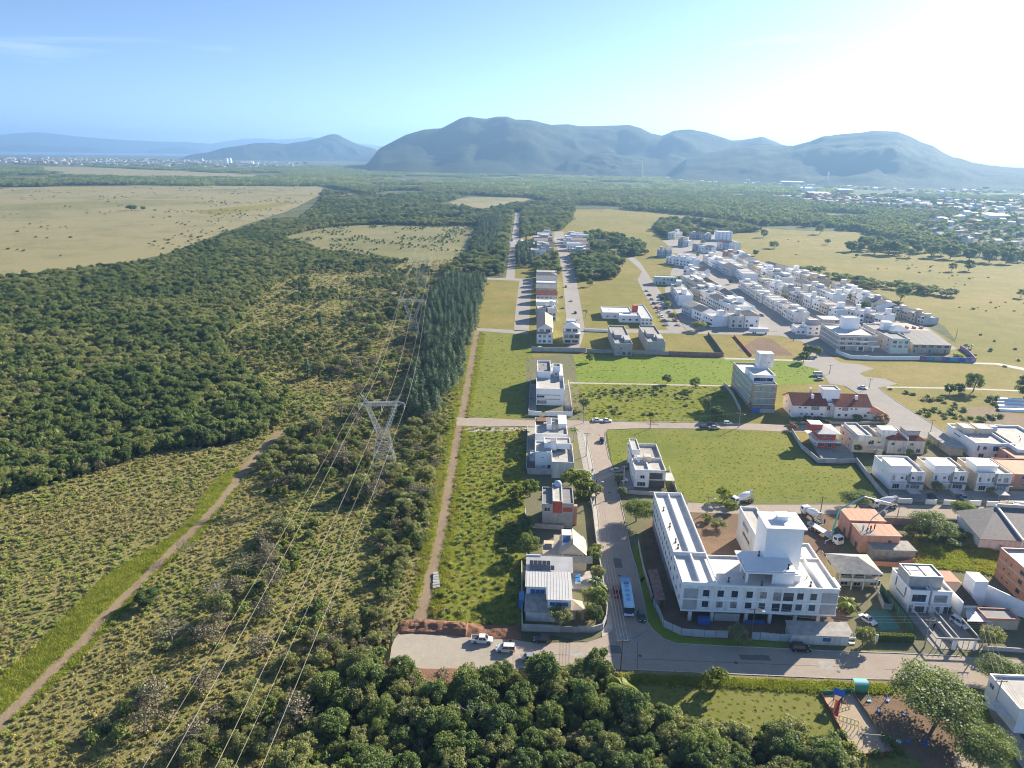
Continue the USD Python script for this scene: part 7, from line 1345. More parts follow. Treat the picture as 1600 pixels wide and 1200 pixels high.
for a, b, n in (((1009, 452), (1043, 512), 9), ((1029, 466), (1062, 512), 7)):
    for i in range(n):
        t = (i + .5) / n; px = (a[0] + (b[0] - a[0]) * t, a[1] + (b[1] - a[1]) * t); p, kd, cn = (("white", "hatch", "white hatchback"), ("dark", "sedan", "dark saloon"), ("silver", "sedan", "silver saloon"), ("black", "hatch", "black hatchback"), ("red", "hatch", "red hatchback"), ("white", "sedan", "white saloon"))[(k * 5 + i) % 6]
        car(px, p, kd, 150, f"{cn}, {ORD[i]} from far end of {'left' if k == 0 else 'right'} parked line, estate street", CG)
    k += 1
for i, px in enumerate(((884, 449), (893, 471), (878, 465), (899, 490), (1170, 500), (1178, 505), (1190, 494), (1160, 488), (880, 482))): car(px, ("dark", "white", "silver")[i % 3], "sedan" if i % 3 else "hatch", 178 if i < 4 or i == 8 else 120, f"{('dark', 'white', 'silver')[i % 3]} car {('parked on the middle street beyond the long wall' if i < 4 or i == 8 else 'parked on the forecourts of the estate terrace')}, {ORD[i]} of them", "cars on the far streets")
# bus
q = G(979, 941); az = 183.5; T = thing("bus", "pale blue bus driving down the main street towards the corner", "bus", (q[0], q[1], ZR + .01), 90 - az)
Lb = 12.6; hb = Lb / 2
part(T, "body", MB().box(-hb, hb, -1.27, 1.27, .35, 1.5).arr(), "bus_navy"); part(T, "windows", MB().box(-hb + .05, hb - .02, -1.24, 1.24, 1.51, 2.55).arr(), "glass"); part(T, "upper_body", MB().box(-hb, hb, -1.27, 1.27, 2.56, 3.1).arr(), "bus_pale")
part(T, "bus_roof", MB().box(-hb + 2.1, hb - .1, -1.2, 1.2, 3.11, 3.22).arr(), "bus_pale"); part(T, "rear_roof", MB().box(-hb + .05, -hb + 2.09, -1.2, 1.2, 3.11, 3.25).arr(), "bus_blue")
for x in (-2.8, -.9, 1.2, 3.0): part(T, "roof_hatch", MB().box(x, x + .9, -.55, .45, 3.225, 3.36).arr(), "bus_blue")
part(T, "air_conditioner", MB().box(-3.9, -3.3, -.7, .7, 3.225, 3.42).arr(), "mid_grey")
part(T, "windscreen", MB().box(hb + .001, hb + .05, -1.15, 1.15, 1.35, 2.75).arr(), "glass"); part(T, "destination_sign", MB().box(hb + .002, hb + .055, -.9, .9, 2.8, 3.05).arr(), "lamp_white"); part(T, "bumper", MB().box(hb + .001, hb + .12, -1.25, 1.25, .4, .9).arr(), "clean_white")
for x in np.linspace(-hb + .2, hb - .2, 9): part(T, "window_pillar", MB().box(x - .06, x + .06, -1.28, -1.241, 1.51, 2.55).box(x - .06, x + .06, 1.241, 1.28, 1.51, 2.55).arr(), "bus_pale")
for sy in (-1, 1):
    for x in (-3.4, 3.6): wheel(T, x, sy * 1.12, .5, .3)
    part(T, "headlight", MB().box(hb + .01, hb + .13, sy * .95 - .2, sy * .95 + .2, .95, 1.15).arr(), "lamp_white"); part(T, "mirror", MB().box(hb - .1, hb + .25, sy * 1.3 - .05, sy * 1.3 + .15, 1.9, 2.5).arr(), "dark_grey")
def truck_cab(T, x, mat="car_white"):
    p = part(T, "cab", extrude_side([(x, .6), (x, 2.9), (x + 1.6, 2.9), (x + 2.0, 1.8), (x + 2.05, .6)], 2.4), mat); part(p, "windscreen", MB().add([(x + 1.68, -1.0, 2.75), (x + 2.03, -1.0, 1.85), (x + 2.03, 1.0, 1.85), (x + 1.68, 1.0, 2.75)], [[0, 1, 2, 3]]).arr(), "glass")
    for sy in (-1, 1): part(p, "side_window", MB().box(x + .4, x + 1.5, sy * 1.21 - .01, sy * 1.21 + .01, 1.85, 2.6).arr(), "glass")
def mixer(px, az, label):
    q = G(*px); T = thing("concrete_mixer", label, "truck", (q[0], q[1], ZR + .01), 90 - az)
    truck_cab(T, 2.6); part(T, "chassis", MB().box(-4.6, 4.4, -.5, .5, .7, 1.0).arr(), "dark_grey")
    d = trimesh.creation.revolve(np.array([(0, 0), (.75, 0), (1.2, 1.6), (1.22, 3.0), (.85, 4.6), (.5, 5.4), (0, 5.4)]), sections=20); d.apply_transform(trimesh.transformations.rotation_matrix(-math.pi / 2 + .24, [0, 1, 0])); d.apply_translation((2.1, 0, 1.9)); part(T, "drum", d, "car_white", smooth=40)
    m = MB().bar((-3.4, -.9, 1.0), (-3.0, -.3, 3.2), .1).bar((-3.4, .9, 1.0), (-3.0, .3, 3.2), .1); part(T, "drum_frame", m.arr(), "steel"); part(T, "chute", MB().slab([(-4.9, -.3, 1.5), (-3.6, -.3, 2.6), (-3.6, .3, 2.6), (-4.9, .3, 1.5)], .12).arr(), "steel"); part(T, "hopper", MB().bar((-3.4, 0, 3.1), (-3.2, 0, 3.9), .35, 8, .75).arr(), "steel")
    for sy in (-1, 1):
        for x in (-3.3, -2.0, 3.3): wheel(T, x, sy * 1.05, .5, .32)
        part(T, "mudguard", MB().box(-4.0, -1.4, sy * 1.05 - .2, sy * 1.05 + .2, 1.05, 1.15).arr(), "dark_grey")
mixer((1160, 786), 245, "white concrete mixer truck at the edge of the big lawn"); mixer((1268, 811), 345, "white concrete mixer backed up to the pump truck"); mixer((1381, 793), 265, "white concrete mixer on the back street behind the salmon shells")
q = G(1288, 838); T = thing("concrete_pump", "white concrete pump truck with long folding boom reaching over the salmon shells", "truck", (q[0], q[1], .06), 90 - 158)
truck_cab(T, 4.2); part(T, "chassis", MB().box(-5.5, 5.8, -.55, .55, .7, 1.1).arr(), "dark_grey"); part(T, "deck", MB().box(-5.4, 4.0, -1.15, 1.15, 1.12, 1.5).arr(), "steel"); part(T, "turret", MB().bar((2.6, 0, 1.5), (2.6, 0, 3.2), .5, 10).arr(), "steel")
for sy in (-1, 1):
    for x in (-3.9, -2.6, 4.9): wheel(T, x, sy * 1.05, .5, .32)
    for x in (-4.6, 3.2): part(T, "outrigger", MB().bar((x, sy * 1.0, 1.0), (x + .5, sy * 3.4, 1.0), .14).bar((x + .5, sy * 3.4, 1.0), (x + .5, sy * 3.4, .1), .1).arr(), "car_white")
part(T, "hopper", MB().box(-6.6, -5.55, -.8, .8, .8, 1.7).arr(), "steel")
a = math.radians(90 - 158); 
def into(p): d = np.array(p) - [q[0], q[1], .06]; return (d[0] * math.cos(a) + d[1] * math.sin(a), -d[0] * math.sin(a) + d[1] * math.cos(a), d[2])
b0 = (2.6, 0, 3.2); b1 = into(G(1312, 796, 11)); b2 = into(G(1351, 776, 15)); b3 = into(G(1394, 787, 14)); b4 = into(G(1362, 811, 9)); b5 = into(G(1355, 826, 6.3))
for k, (u, v) in enumerate(((b0, b1), (b1, b2), (b2, b3), (b3, b4))): p = part(T, "boom_section", MB().bar(u, v, .26 - .04 * k, 4, .2 - .03 * k).arr(), "shelter_teal" if k < 2 else "steel"); part(p, "boom_pipe", MB().bar(np.array(u) + [0, 0, .35], np.array(v) + [0, 0, .3], .07, 5).arr(), "steel")
part(T, "hose", MB().bar(b4, b5, .09, 5).arr(), "dark_grey")
# ------------------------------------------------------------------ people
def person(px, label, z=0.05, az=180, pose="stand", shirt="cloth_dark", legs="cloth_dark"):
    import manifold3d as m3
    q = G(px[0], px[1], z)
    J = {"hip": (0, 0, .92), "chest": (0, .02, 1.30), "neck": (0, .02, 1.50), "head": (0, .0, 1.66)}
    dx = .16 if pose == "walk" else .04
    J.update(lh=(-.1, 0, .90), rh=(.1, 0, .90), lk=(-.11, -dx * .8, .48), rk=(.11, dx * .5, .48), lf=(-.11, -dx, .06), rf=(.11, dx * 1.3, .06), lt=(-.11, -dx - .16, .04), rt=(.11, dx * 1.3 - .16, .04), ls=(-.19, .02, 1.42), rs=(.19, .02, 1.42), le=(-.25, .03, 1.14), re=(.25, .03, 1.14), lw=(-.25, -.08, .90), rw=(.25, -.08, .90))
    if pose == "bend":
        for k in ("chest", "neck", "head", "ls", "rs", "le", "re", "lw", "rw"):
            p = np.array(J[k]); t = p - [0, 0, .92]; J[k] = (p[0], t[1] - t[2] * .62, .92 + t[2] * .72)
    R = {"hip": .15, "chest": .16, "neck": .06, "head": .105, "lh": .1, "rh": .1, "lk": .065, "rk": .065, "lf": .05, "rf": .05, "lt": .035, "rt": .035, "ls": .07, "rs": .07, "le": .05, "re": .05, "lw": .038, "rw": .038}
    def hull(bones, grow=0.0):
        out = None
        for a_, b_ in bones:
            s = m3.Manifold.batch_hull([m3.Manifold.sphere(R[k] + grow, 10).translate(J[k]) for k in (a_, b_)]); out = s if out is None else out + s
        m = out.to_mesh(); t = trimesh.Trimesh(m.vert_properties[:, :3], m.tri_verts); return t
    T = thing("person", label, "person", (q[0], q[1], z), 180 - az)
    body = hull([("hip", "chest"), ("chest", "neck"), ("neck", "head"), ("lh", "lk"), ("rh", "rk"), ("lk", "lf"), ("rk", "rf"), ("lf", "lt"), ("rf", "rt"), ("ls", "rs"), ("ls", "le"), ("rs", "re"), ("le", "lw"), ("re", "rw"), ("lh", "rh")])
    part(T, "body", body, "skin", smooth=60); part(T, "shirt", hull([("hip", "chest"), ("ls", "rs"), ("ls", "le"), ("rs", "re"), ("chest", "ls"), ("chest", "rs")], .015), shirt, smooth=60); part(T, "trousers", hull([("lh", "rh"), ("lh", "lk"), ("rh", "rk"), ("lk", "lf"), ("rk", "rf")], .015), legs, smooth=60)
    h = J["head"]; part(T, "hair", trimesh.creation.icosphere(2, .115).apply_translation((h[0], h[1] + .02, h[2] + .03)), "car_black", smooth=True)
person((797.5, 1008), "person in dark clothes standing behind the white off-road car"); person((925, 739), "person in dark clothes walking on the pavement of the main street", pose="walk", az=0, legs="cloth_blue")
for k, (x, y) in enumerate(((1348, 829), (1354, 832), (1360, 829), (1366, 827))): person((x, y), ["worker in light shirt leftmost on the wet roof slab", "bending worker at the hose end on the roof slab", "worker in red standing beside the hose on the roof slab", "worker in dark shirt rightmost on the roof slab"][k], z=6.1, pose="bend" if k == 1 else "stand", shirt=["cloth_light", "cloth_blue", "brick_red", "cloth_dark"][k], az=90 * k)
for k, (x, y) in enumerate(((1288, 818), (1276, 822), (1459, 981))): person((x, y), ["worker in blue between the pump and the mixer", "worker in light shirt beside the pump truck deck", "person crouching over under the pergola frame"][k], pose="bend" if k == 2 else "stand", shirt=["cloth_blue", "cloth_light", "cloth_dark"][k])
# ------------------------------------------------------------------ poles and street wires
POLES = {}
def pole(key, px, top_px, label, lamp=False, arm=1.2, mat="pole_concrete", h=None, group=None):
    b = G(*px); hh = h
    if hh is None:
        cand = np.arange(5, 14, .25); p = np.array([[b[0], b[1], z - HCAM] for z in cand]); v = 600 - FPX * (p @ UV) / (p @ f0); hh = float(cand[np.argmin(np.abs(v - top_px[1]))])
    T = thing("utility_pole", label, "pole", (b[0], b[1], 0), GRID); part(T, "shaft", MB().bar((0, 0, 0), (0, 0, hh), .17, 8, .11).arr(), mat); POLES[key] = (b[0], b[1], hh, arm)
    if arm:
        part(T, "cross_arm", MB().box(-arm, arm, -.07, .07, hh - .45, hh - .3).arr(), "wood")
        for x in (-arm * .9, 0, arm * .9): part(T, "insulator", MB().bar((x, 0, hh - .3), (x, 0, hh - .05), .06, 6).arr(), "off_white")
    if lamp: p = part(T, "lamp_arm", MB().bar((0, 0, hh - 1.2), (1.8, -.3, hh - .6), .05, 5).arr(), "steel"); part(p, "lamp", MB().box(1.6, 2.3, -.45, -.15, hh - .7, hh - .55).arr(), "lamp_white")
pole("a", (969.5, 1049), (971, 999), "dark pole at the street corner by the thicket with wide cross-arm", mat="pole_dark"); pole("b", (930, 789), (931, 749), "pole on the pavement beside the hedge of the grey house", lamp=True, mat="pole_dark"); pole("c", (915.6, 713), (918, 676), "pole on the pavement by the white villas", lamp=True); pole("d", (911.5, 661), (911.5, 634), "pole at the top of the main street by the weedy plot")
pole("e", (1172, 1006), (1178, 950), "dark lamp post in front of the white flats", lamp=True, mat="pole_dark"); pole("f", (1281, 806), (1285, 776), "pole on the back street behind the pump truck", mat="pole_dark"); pole("g", (1105, 801), (1106, 775), "pole at the left end of the back street by the dirt yard", lamp=True); pole("h", (1015.5, 670), (1016, 654), "short pole at the top edge of the big lawn", arm=.8, mat="pole_dark")
pole("i", (1154, 668), (1157, 645), "pole with crossed arms before the block under construction", lamp=True); pole("j", (1296, 584), (1298, 571), "dark pole at the rim of the turning place", mat="pole_dark"); pole("k", (1358, 606), (1360, 592), "pole on the wide avenue near the white car"); pole("l", (1452, 684), (1457, 656), "tall pole at the lower end of the avenue")
pole("m", (973, 770), (975, 728), "pole at the gate of the white and charcoal villa", arm=.9); pole("n", (1444, 1012), (1441, 967), "pole before the pergola of the twin house", lamp=True); pole("o", (1534, 1010), (1537, 975), "pole on the bottom street before the pink annex"); pole("p", (1240, 533), (1240, 518), "dark pole by the estate entrance", arm=.7, mat="pole_dark"); pole("q", (1493, 530), (1496, 514), "leaning pole at the edge of the right pasture", arm=0, mat="pole_dark")
pole("r", (870, 448), (871, 432), "thin pole on the middle street, far side", arm=.8); pole("s", (1400, 818), (1398, 790), "pole on the back street among the trees") ; pole("t", (1553, 1108), (1556, 1062), "pole on the corner street under the bundle of wires"); pole("u", (1608, 1178), (1606, 1140), "pole at the right edge of the corner street")
def wires(k0, k1, label, n=3, sag=.5, r=.025):
    a_, b_ = POLES[k0], POLES[k1]; mb = MB()
    d = np.array([b_[0] - a_[0], b_[1] - a_[1]]); d /= np.linalg.norm(d); sd = np.array([math.cos(math.radians(GRID)), math.sin(math.radians(GRID))]) if abs(d[1]) > .7 else np.array([-d[1], d[0]])
    for j in range(n):
        o = (j - (n - 1) / 2) / max(1, (n - 1) / 2) * .9; p = np.array([a_[0] + sd[0] * o * a_[3], a_[1] + sd[1] * o * a_[3], a_[2] - .05]); q_ = np.array([b_[0] + sd[0] * o * b_[3], b_[1] + sd[1] * o * b_[3], b_[2] - .05]); t = np.linspace(0, 1, 9)[:, None]
        mb.line(p + (q_ - p) * t - [0, 0, sag] * (4 * t * (1 - t)), r, 3)
    top("overhead_wires", mb.arr(), "cable", label, "cable")
wires("a", "b", "bundle of wires above the left side of the main street, lower stretch", 4, 1.6, .03); wires("b", "c", "wires above the pavement between the hedge pole and the villa pole", 4, .8); wires("c", "d", "wires at the upper end of the main street", 3); wires("b", "m", "two wires crossing the main street to the charcoal villa", 2, .4, .035); wires("e", "n", "wires along the front of the bottom street", 3, 1.2); wires("n", "o", "wires in front of the pergola and pink annex", 4, .6); wires("o", "t", "wires crossing to the corner street", 3); wires("t", "u", "thick bundle of wires beside the corner street", 5, .3, .035); wires("g", "f", "wires along the back street behind the white flats", 2); wires("f", "s", "wires along the back street past the salmon shells", 2); wires("h", "i", "wires along the cross street by the big lawn", 2)
# ------------------------------------------------------------------ power line
def pylon(px, z, label, K=0.8):
    b = G(px[0], px[1], z); ang = -4.5
    T = thing("pylon", label, "pylon", (b[0], b[1], 0), -ang * 0 + 5.5)
    def face(m, a0, a1, b0, b1, n, r):
        """lattice between two leg lines a0-a1 and b0-b1"""
        a0, a1, b0, b1 = map(np.asarray, (a0, a1, b0, b1))
        for i in range(n):
            t0, t1 = i / n, (i + 1) / n; r_ = r * K; m.bar(a0 + (a1 - a0) * t0, b0 + (b1 - b0) * t1, r_, 4).bar(b0 + (b1 - b0) * t0, a0 + (a1 - a0) * t1, r_, 4); m.bar(a0 + (a1 - a0) * t1, b0 + (b1 - b0) * t1, r_, 4)
    wz = 14.5; B = [(-4.4, -3.6), (4.4, -3.6), (4.4, 3.6), (-4.4, 3.6)]; Wp = [(-2.1, -1.1), (2.1, -1.1), (2.1, 1.1), (-2.1, 1.1)]
    for (x, y), (u, v) in zip(B, Wp): part(T, "leg", MB().bar((x, y, 0), (u, v, wz), .17 * K, 4, .14 * K).arr(), "steel")
    for i in range(4):
        j = (i + 1) % 4; m = MB(); face(m, (*B[i], 0), (*Wp[i], wz), (*B[j], 0), (*Wp[j], wz), 5, .075); part(T, "body_lattice", m.arr(), "steel")
    bz = 24.6
    for sx in (-1, 1):
        m = MB(); lo = [(sx * 2.1, -1.1, wz), (sx * 2.1, 1.1, wz), (sx * .2, 0, wz + .2)]; hi = [(sx * 5.6, -.7, bz), (sx * 5.6, .7, bz), (sx * 4.2, 0, bz)]
        for a_, c_ in zip(lo, hi): m.bar(a_, c_, .11 * K, 4)
        face(m, lo[0], hi[0], lo[2], hi[2], 8, .06); face(m, lo[1], hi[1], lo[2], hi[2], 8, .06); face(m, lo[0], hi[0], lo[1], hi[1], 8, .06); part(T, "fork_arm", m.arr(), "steel")
        m = MB(); pk = (sx * 7.0, 0, 29.2)
        for a_ in ((sx * 5.6, -.7, bz + 1.3), (sx * 5.6, .7, bz + 1.3), (sx * 4.4, 0, bz + 1.3)): m.bar(a_, pk, .1, 4, .06)
        face(m, (sx * 5.6, -.7, bz + 1.3), pk, (sx * 4.4, 0, bz + 1.3), pk, 5, .05); part(T, "earth_wire_peak", m.arr(), "steel")
        m = MB().bar((sx * 7.9, 0, bz + .6), (sx * 7.9, 0, bz - 1.6), .13, 6); part(T, "insulator", m.arr(), "lamp_white")
    part(T, "insulator", MB().bar((0, -.5, bz), (0, 0, bz - 2.0), .13, 6).bar((0, .5, bz), (0, 0, bz - 2.0), .13, 6).arr(), "lamp_white")
    m = MB(); e = [(y, z_) for y in (-.7, .7) for z_ in (bz, bz + 1.3)]
    for y, z_ in e: m.bar((-5.6, y, z_), (5.6, y, z_), .11 * K, 4)
    for sx in (-1, 1):
        for y, z_ in e: m.bar((sx * 5.6, y, z_), (sx * 8.1, 0, bz + .7), .1, 4, .07)
    for (a_, c_) in (((-.7, bz), (-.7, bz + 1.3)), ((.7, bz), (.7, bz + 1.3)), ((-.7, bz), (.7, bz)), ((-.7, bz + 1.3), (.7, bz + 1.3))): face(m, (-5.6, *a_), (5.6, *a_), (-5.6, *c_), (5.6, *c_), 11, .055)
    part(T, "cross_beam", m.arr(), "steel"); m = MB()
    for x, y in B: m.box(x - .5, x + .5, y - .5, y + .5, 0, .5)
    part(T, "footings", m.arr(), "concrete")
    return np.array([b[0], b[1]])
N0 = pylon((596, 631), 25.2, "near lattice pylon with forked arms standing in the scrub"); N1 = pylon((644, 470), 25.2, "second lattice pylon, farther along the line beside the pines", .45); N2 = pylon((657, 408), 25.2, "farthest lattice pylon beyond the pines", .4)
dv = (N1 - N0) / np.linalg.norm(N1 - N0); NM = N0 - np.array([math.sin(math.radians(1.1)), math.cos(math.radians(1.1))]) * 400; N3 = N2 + (N2 - N1)
sd = np.array([dv[1], -dv[0]])
for nm, o, z0_, lab, r in (("conductor_cable", -7.9, 23.0, "left power cable of the line", .042), ("conductor_cable", 0, 22.6, "middle power cable of the line", .042), ("conductor_cable", 7.9, 23.0, "right power cable of the line", .042), ("earth_wire", -7.0, 29.2, "thin left earth wire above the power line", .028), ("earth_wire", 7.0, 29.2, "thin right earth wire above the power line", .028)):
    mb = MB()
    for (a_, b_), sg in zip(((NM, N0), (N0, N1), (N1, N2), (N2, N3)), SAGS):
        p = np.array([*(a_ + sd * o), z0_]); q_ = np.array([*(b_ + sd * o), z0_]); t = np.linspace(0, 1, 33)[:, None]; s_ = sg * (.86 if nm == "earth_wire" else 1)
        mb.line(p + (q_ - p) * t - [0, 0, s_] * (4 * t * (1 - t)), r if a_ is NM or a_ is N0 else r * 1.2, 4)
    top(nm, mb.arr(), "cable", lab, "cable")
# ------------------------------------------------------------------ site fence, court, hedge, playground
def sheet_fence(name, label, px, h, mat, step=1.9, cat="fence", lean=.0, posts="wood"):
    p = np.array(GP(px)); T = thing(name, label, cat, (*p[0], 0)); p = p - p[0]; rg = np.random.default_rng(len(label))
    for a_, b_ in zip(p[:-1], p[1:]):
        L = np.linalg.norm(b_ - a_); n = max(1, int(L / step))
        for k in range(n):
            c0 = a_ + (b_ - a_) * (k + .015) / n; c1 = a_ + (b_ - a_) * (k + .985) / n; hh = h + rg.uniform(-.08, .08); e = rg.uniform(-.05, .05)
            part(T, "panel", MB().prism(LineString([c0 + e, c1 + e]).buffer(.03, cap_style="flat"), .05, hh).arr(), mat); part(T, "post", MB().bar((*c0, 0), (*c0, h), .05, 4).arr(), posts)
    return T
sheet_fence("site_fence", "grey-blue sheet metal fence curving round the building site", [(1020, 946), (1030, 962), (1036, 980), (1064, 993), (1100, 996), (1137, 997)], 2.1, "sheet_metal"); sheet_fence("site_fence", "sheet metal fence between the lamp post and the site hut", [(1174, 999), (1200, 1001), (1237, 1003)], 2.1, "sheet_metal"); sheet_fence("site_fence", "pale sheet fence along the left side of the site", [(1019, 940), (1006, 895), (1000, 868), (997, 850)], 2.0, "wall_concrete", 2.6)
zone("court", [(1357, 955), (1386, 954), (1408, 984), (1375, 985)], "court_green", 5.0, "green hard court beside the white car", 0)
sheet_fence("net_fence", "tall green netting fence between the court and the twin house", [(1374, 924), (1392, 950), (1412, 974), (1425, 992)], 2.6, "net_green", 3.0, posts="steel")
a_ = GP([(1371, 1003), (1428, 1004.5)]); hedge_len = np.hypot(a_[1][0] - a_[0][0], a_[1][1] - a_[0][1]); T = thing("hedge", "clipped dark green hedge along the bottom street", "hedge", (*a_[0], 0), GRID); rg = np.random.default_rng(3)
pp = np.column_stack([rg.uniform(0, hedge_len, 1500), rg.uniform(0, 1.2, 1500), rg.uniform(.1, 1.9, 1500)]); pp[:, 2] = np.where(rg.uniform(0, 1, 1500) < .5, 1.75 + rg.uniform(-.1, .15, 1500), pp[:, 2]); part(T, "foliage", leaves(pp, np.tile([0, -.4, .6], (1500, 1)), .32, rg), "leaf_mid"); part(T, "core", MB().box(.05, hedge_len - .05, .15, 1.05, 0, 1.65).arr(), "leaf_deep")
wall_run("garden_wall", "low white wall piece left of the clipped hedge", [(1357, 1002), (1370, 1003)], 1.9, "clean_white"); wall_run("garden_wall", "rough grey wall end between the court and the netting", [(1371, 931), (1380, 952), (1393, 953)], 1.6, "wall_concrete"); wall_run("garden_wall", "low wall running right of the pergola along the bottom street", [(1536, 1016), (1570, 1018), (1600, 1020)], 1.1, "wall_concrete")
T = thing("site_debris", "heap of planks and bags on the kerb before the site hut", "debris", (*G(1310, 1003)[:2], 0)); rg = np.random.default_rng(12)
for k in range(9): x, y = rg.uniform(-3, 3), rg.uniform(-1, 1); part(T, "bag" if k % 2 else "plank", MB().box(x, x + rg.uniform(.5, 2), y, y + .5, .02 + .01 * k, .3 + .04 * k).arr(), ("wall_concrete", "wood", "pool_blue", "clean_white")[k % 4])
T = thing("rubbish_heap", "heap of dumped grey mattresses beside the dirt track", "rubbish", (*G(681, 909)[:2], .06), 10)
for k in range(6): part(T, "mattress", MB().slab([(-1 + .1 * k, -3.4 + k * 1.25, .35 + .1 * (k % 3)), (.9, -3.4 + k * 1.25, .5 + .15 * (k % 2)), (.9, -2.4 + k * 1.25, .6), (-1 + .1 * k, -2.4 + k * 1.25, .45)], .25).arr(), "rubbish")
T = thing("soil_bank", "ridge of red soil along the top of the gravel yard", "soil", (*G(621, 980)[:2], 0), GRID); bl = np.hypot(*(G(815, 987)[:2] - G(621, 980)[:2])); nx, ny = 110, 12; X, Y = np.meshgrid(np.linspace(0, bl, nx), np.linspace(-2.8, 2.8, ny), indexing="ij"); hzz = np.maximum(0, np.cos(Y / 2.8 * math.pi / 2)) ** .8 * (.75 + 1.1 * (meshkit.fbm(np.stack([X / 2.2, Y / 1.3, X * 0], -1), 4, 5) - .45)) * np.clip(np.minimum(X, bl - X) / 2, 0, 1) * np.where(X < bl * .56, 1.5, .8)
ii, jj = np.meshgrid(np.arange(nx - 1), np.arange(ny - 1), indexing="ij"); ii = ii.ravel(); jj = jj.ravel(); fa = np.stack([ii * ny + jj, (ii + 1) * ny + jj, (ii + 1) * ny + jj + 1, ii * ny + jj + 1], 1); part(T, "bank", (np.stack([X, Y + .5 * np.sin(X / 5), hzz + .03], -1).reshape(-1, 3), fa), "red_soil"); 
T = thing("rubble_heap", "white heaps of rubble on the far straight road", "rubble", (*G(805, 377)[:2], .1)); rg = np.random.default_rng(2)
for k in range(14): x, y = rg.uniform(-9, 9), rg.uniform(-22, 22); part(T, "heap", trimesh.creation.cone(rg.uniform(2, 4), rg.uniform(1.2, 2.4), sections=8).apply_translation((x, y, 0)), "off_white" if k % 3 else "wall_concrete")
# playground
C = [G(*p)[:2] for p in ((1283, 1087), (1331, 1083), (1394, 1178), (1335, 1182))]
sheet_fence("playground_fence", "low red and green board fence round the sand playground", [(1283, 1087), (1335, 1182), (1394, 1178)], .7, "brick_red", 1.6, posts="play_green"); sheet_fence("playground_fence", "low board fence on the tree side of the sand playground", [(1331, 1083), (1360, 1126), (1394, 1178)], .8, "rust_roof", 1.6, posts="play_green"); sheet_fence("playground_fence", "green fence at the head of the sand playground", [(1281, 1085), (1305, 1083), (1331, 1081)], .9, "play_green", 1.6, posts="play_green")
T = thing("play_tower", "play tower with blue roof, lilac ladder and red slide", "playground slide", (*G(1308, 1099)[:2], .08), -28)
for x in (-.8, .8):
    for y in (-.8, .8): part(T, "post", MB().bar((x, y, 0), (x, y, 2.7), .07, 6).arr(), "wood")
part(T, "platform", MB().box(-.9, .9, -.9, .9, 1.25, 1.38).arr(), "wood"); part(T, "roof", MB().add([(-1.1, -1.1, 2.7), (1.1, -1.1, 2.7), (1.1, 1.1, 2.7), (-1.1, 1.1, 2.7), (-1.1, 0, 3.6), (1.1, 0, 3.6)], [[0, 1, 5], [0, 5, 4], [2, 3, 4], [2, 4, 5], [0, 4, 3], [1, 2, 5]]).arr(), "play_blue")
part(T, "slide", MB().slab([(-.45, -4.4, .25), (.45, -4.4, .25), (.45, -.92, 1.4), (-.45, -.92, 1.4)], .1).arr(), "play_red"); part(T, "slide_side", MB().slab([(-.55, -4.4, .45), (-.46, -4.4, .45), (-.46, -.92, 1.65), (-.55, -.92, 1.65)], .3).slab([(.46, -4.4, .45), (.55, -4.4, .45), (.55, -.92, 1.65), (.46, -.92, 1.65)], .3).arr(), "play_yellow")
part(T, "railing", MB().box(-.9, -.82, -.9, .9, 1.4, 2.1).box(.82, .9, -.9, .9, 1.4, 2.1).arr(), "play_lilac"); m = MB()
for k in range(5): m.bar((1.0 + .35 * k, -.5, 1.3 - .28 * k), (1.0 + .35 * k, .5, 1.3 - .28 * k), .05, 5)
m.bar((.9, -.5, 1.35), (2.6, -.5, .05), .05, 5).bar((.9, .5, 1.35), (2.6, .5, .05), .05, 5); part(T, "ladder", m.arr(), "wood")
T = thing("climbing_frame", "green climbing frame of bars in front of the red slide", "climbing frame", (*G(1325, 1134)[:2], .08), -25); m = MB()
for x in np.linspace(-1.8, 1.8, 6): part(T, "hoop", MB().line([(x, -1, 0), (x, -.9, 1.3), (x, 0, 1.7), (x, .9, 1.3), (x, 1, 0)], .05, 5).arr(), "play_green" if int(x * 10) % 2 else "play_yellow")
part(T, "rail", MB().bar((-1.8, 0, 1.7), (1.8, 0, 1.7), .05, 5).bar((-1.8, -.9, 1.3), (1.8, -.9, 1.3), .05, 5).arr(), "play_green")
T = thing("swing", "swing frame with dark legs at the lower end of the sand playground", "swing", (*G(1363, 1163)[:2], .08), -5); part(T, "beam", MB().bar((-1.9, 0, 2.3), (1.9, 0, 2.3), .07, 6).arr(), "cream")
for sx in (-1, 1): part(T, "leg", MB().bar((sx * 1.9, 0, 2.3), (sx * 2.1, -.9, 0), .07, 5).bar((sx * 1.9, 0, 2.3), (sx * 2.1, .9, 0), .07, 5).arr(), "cloth_blue"); p = part(T, "swing_seat", MB().box(sx * .7 - .25, sx * .7 + .25, -.12, .12, .45, .5).arr(), "play_red"); part(p, "chains", MB().bar((sx * .7 - .22, 0, .5), (sx * .7 - .22, 0, 2.25), .02, 4).bar((sx * .7 + .22, 0, .5), (sx * .7 + .22, 0, 2.25), .02, 4).arr(), "steel")
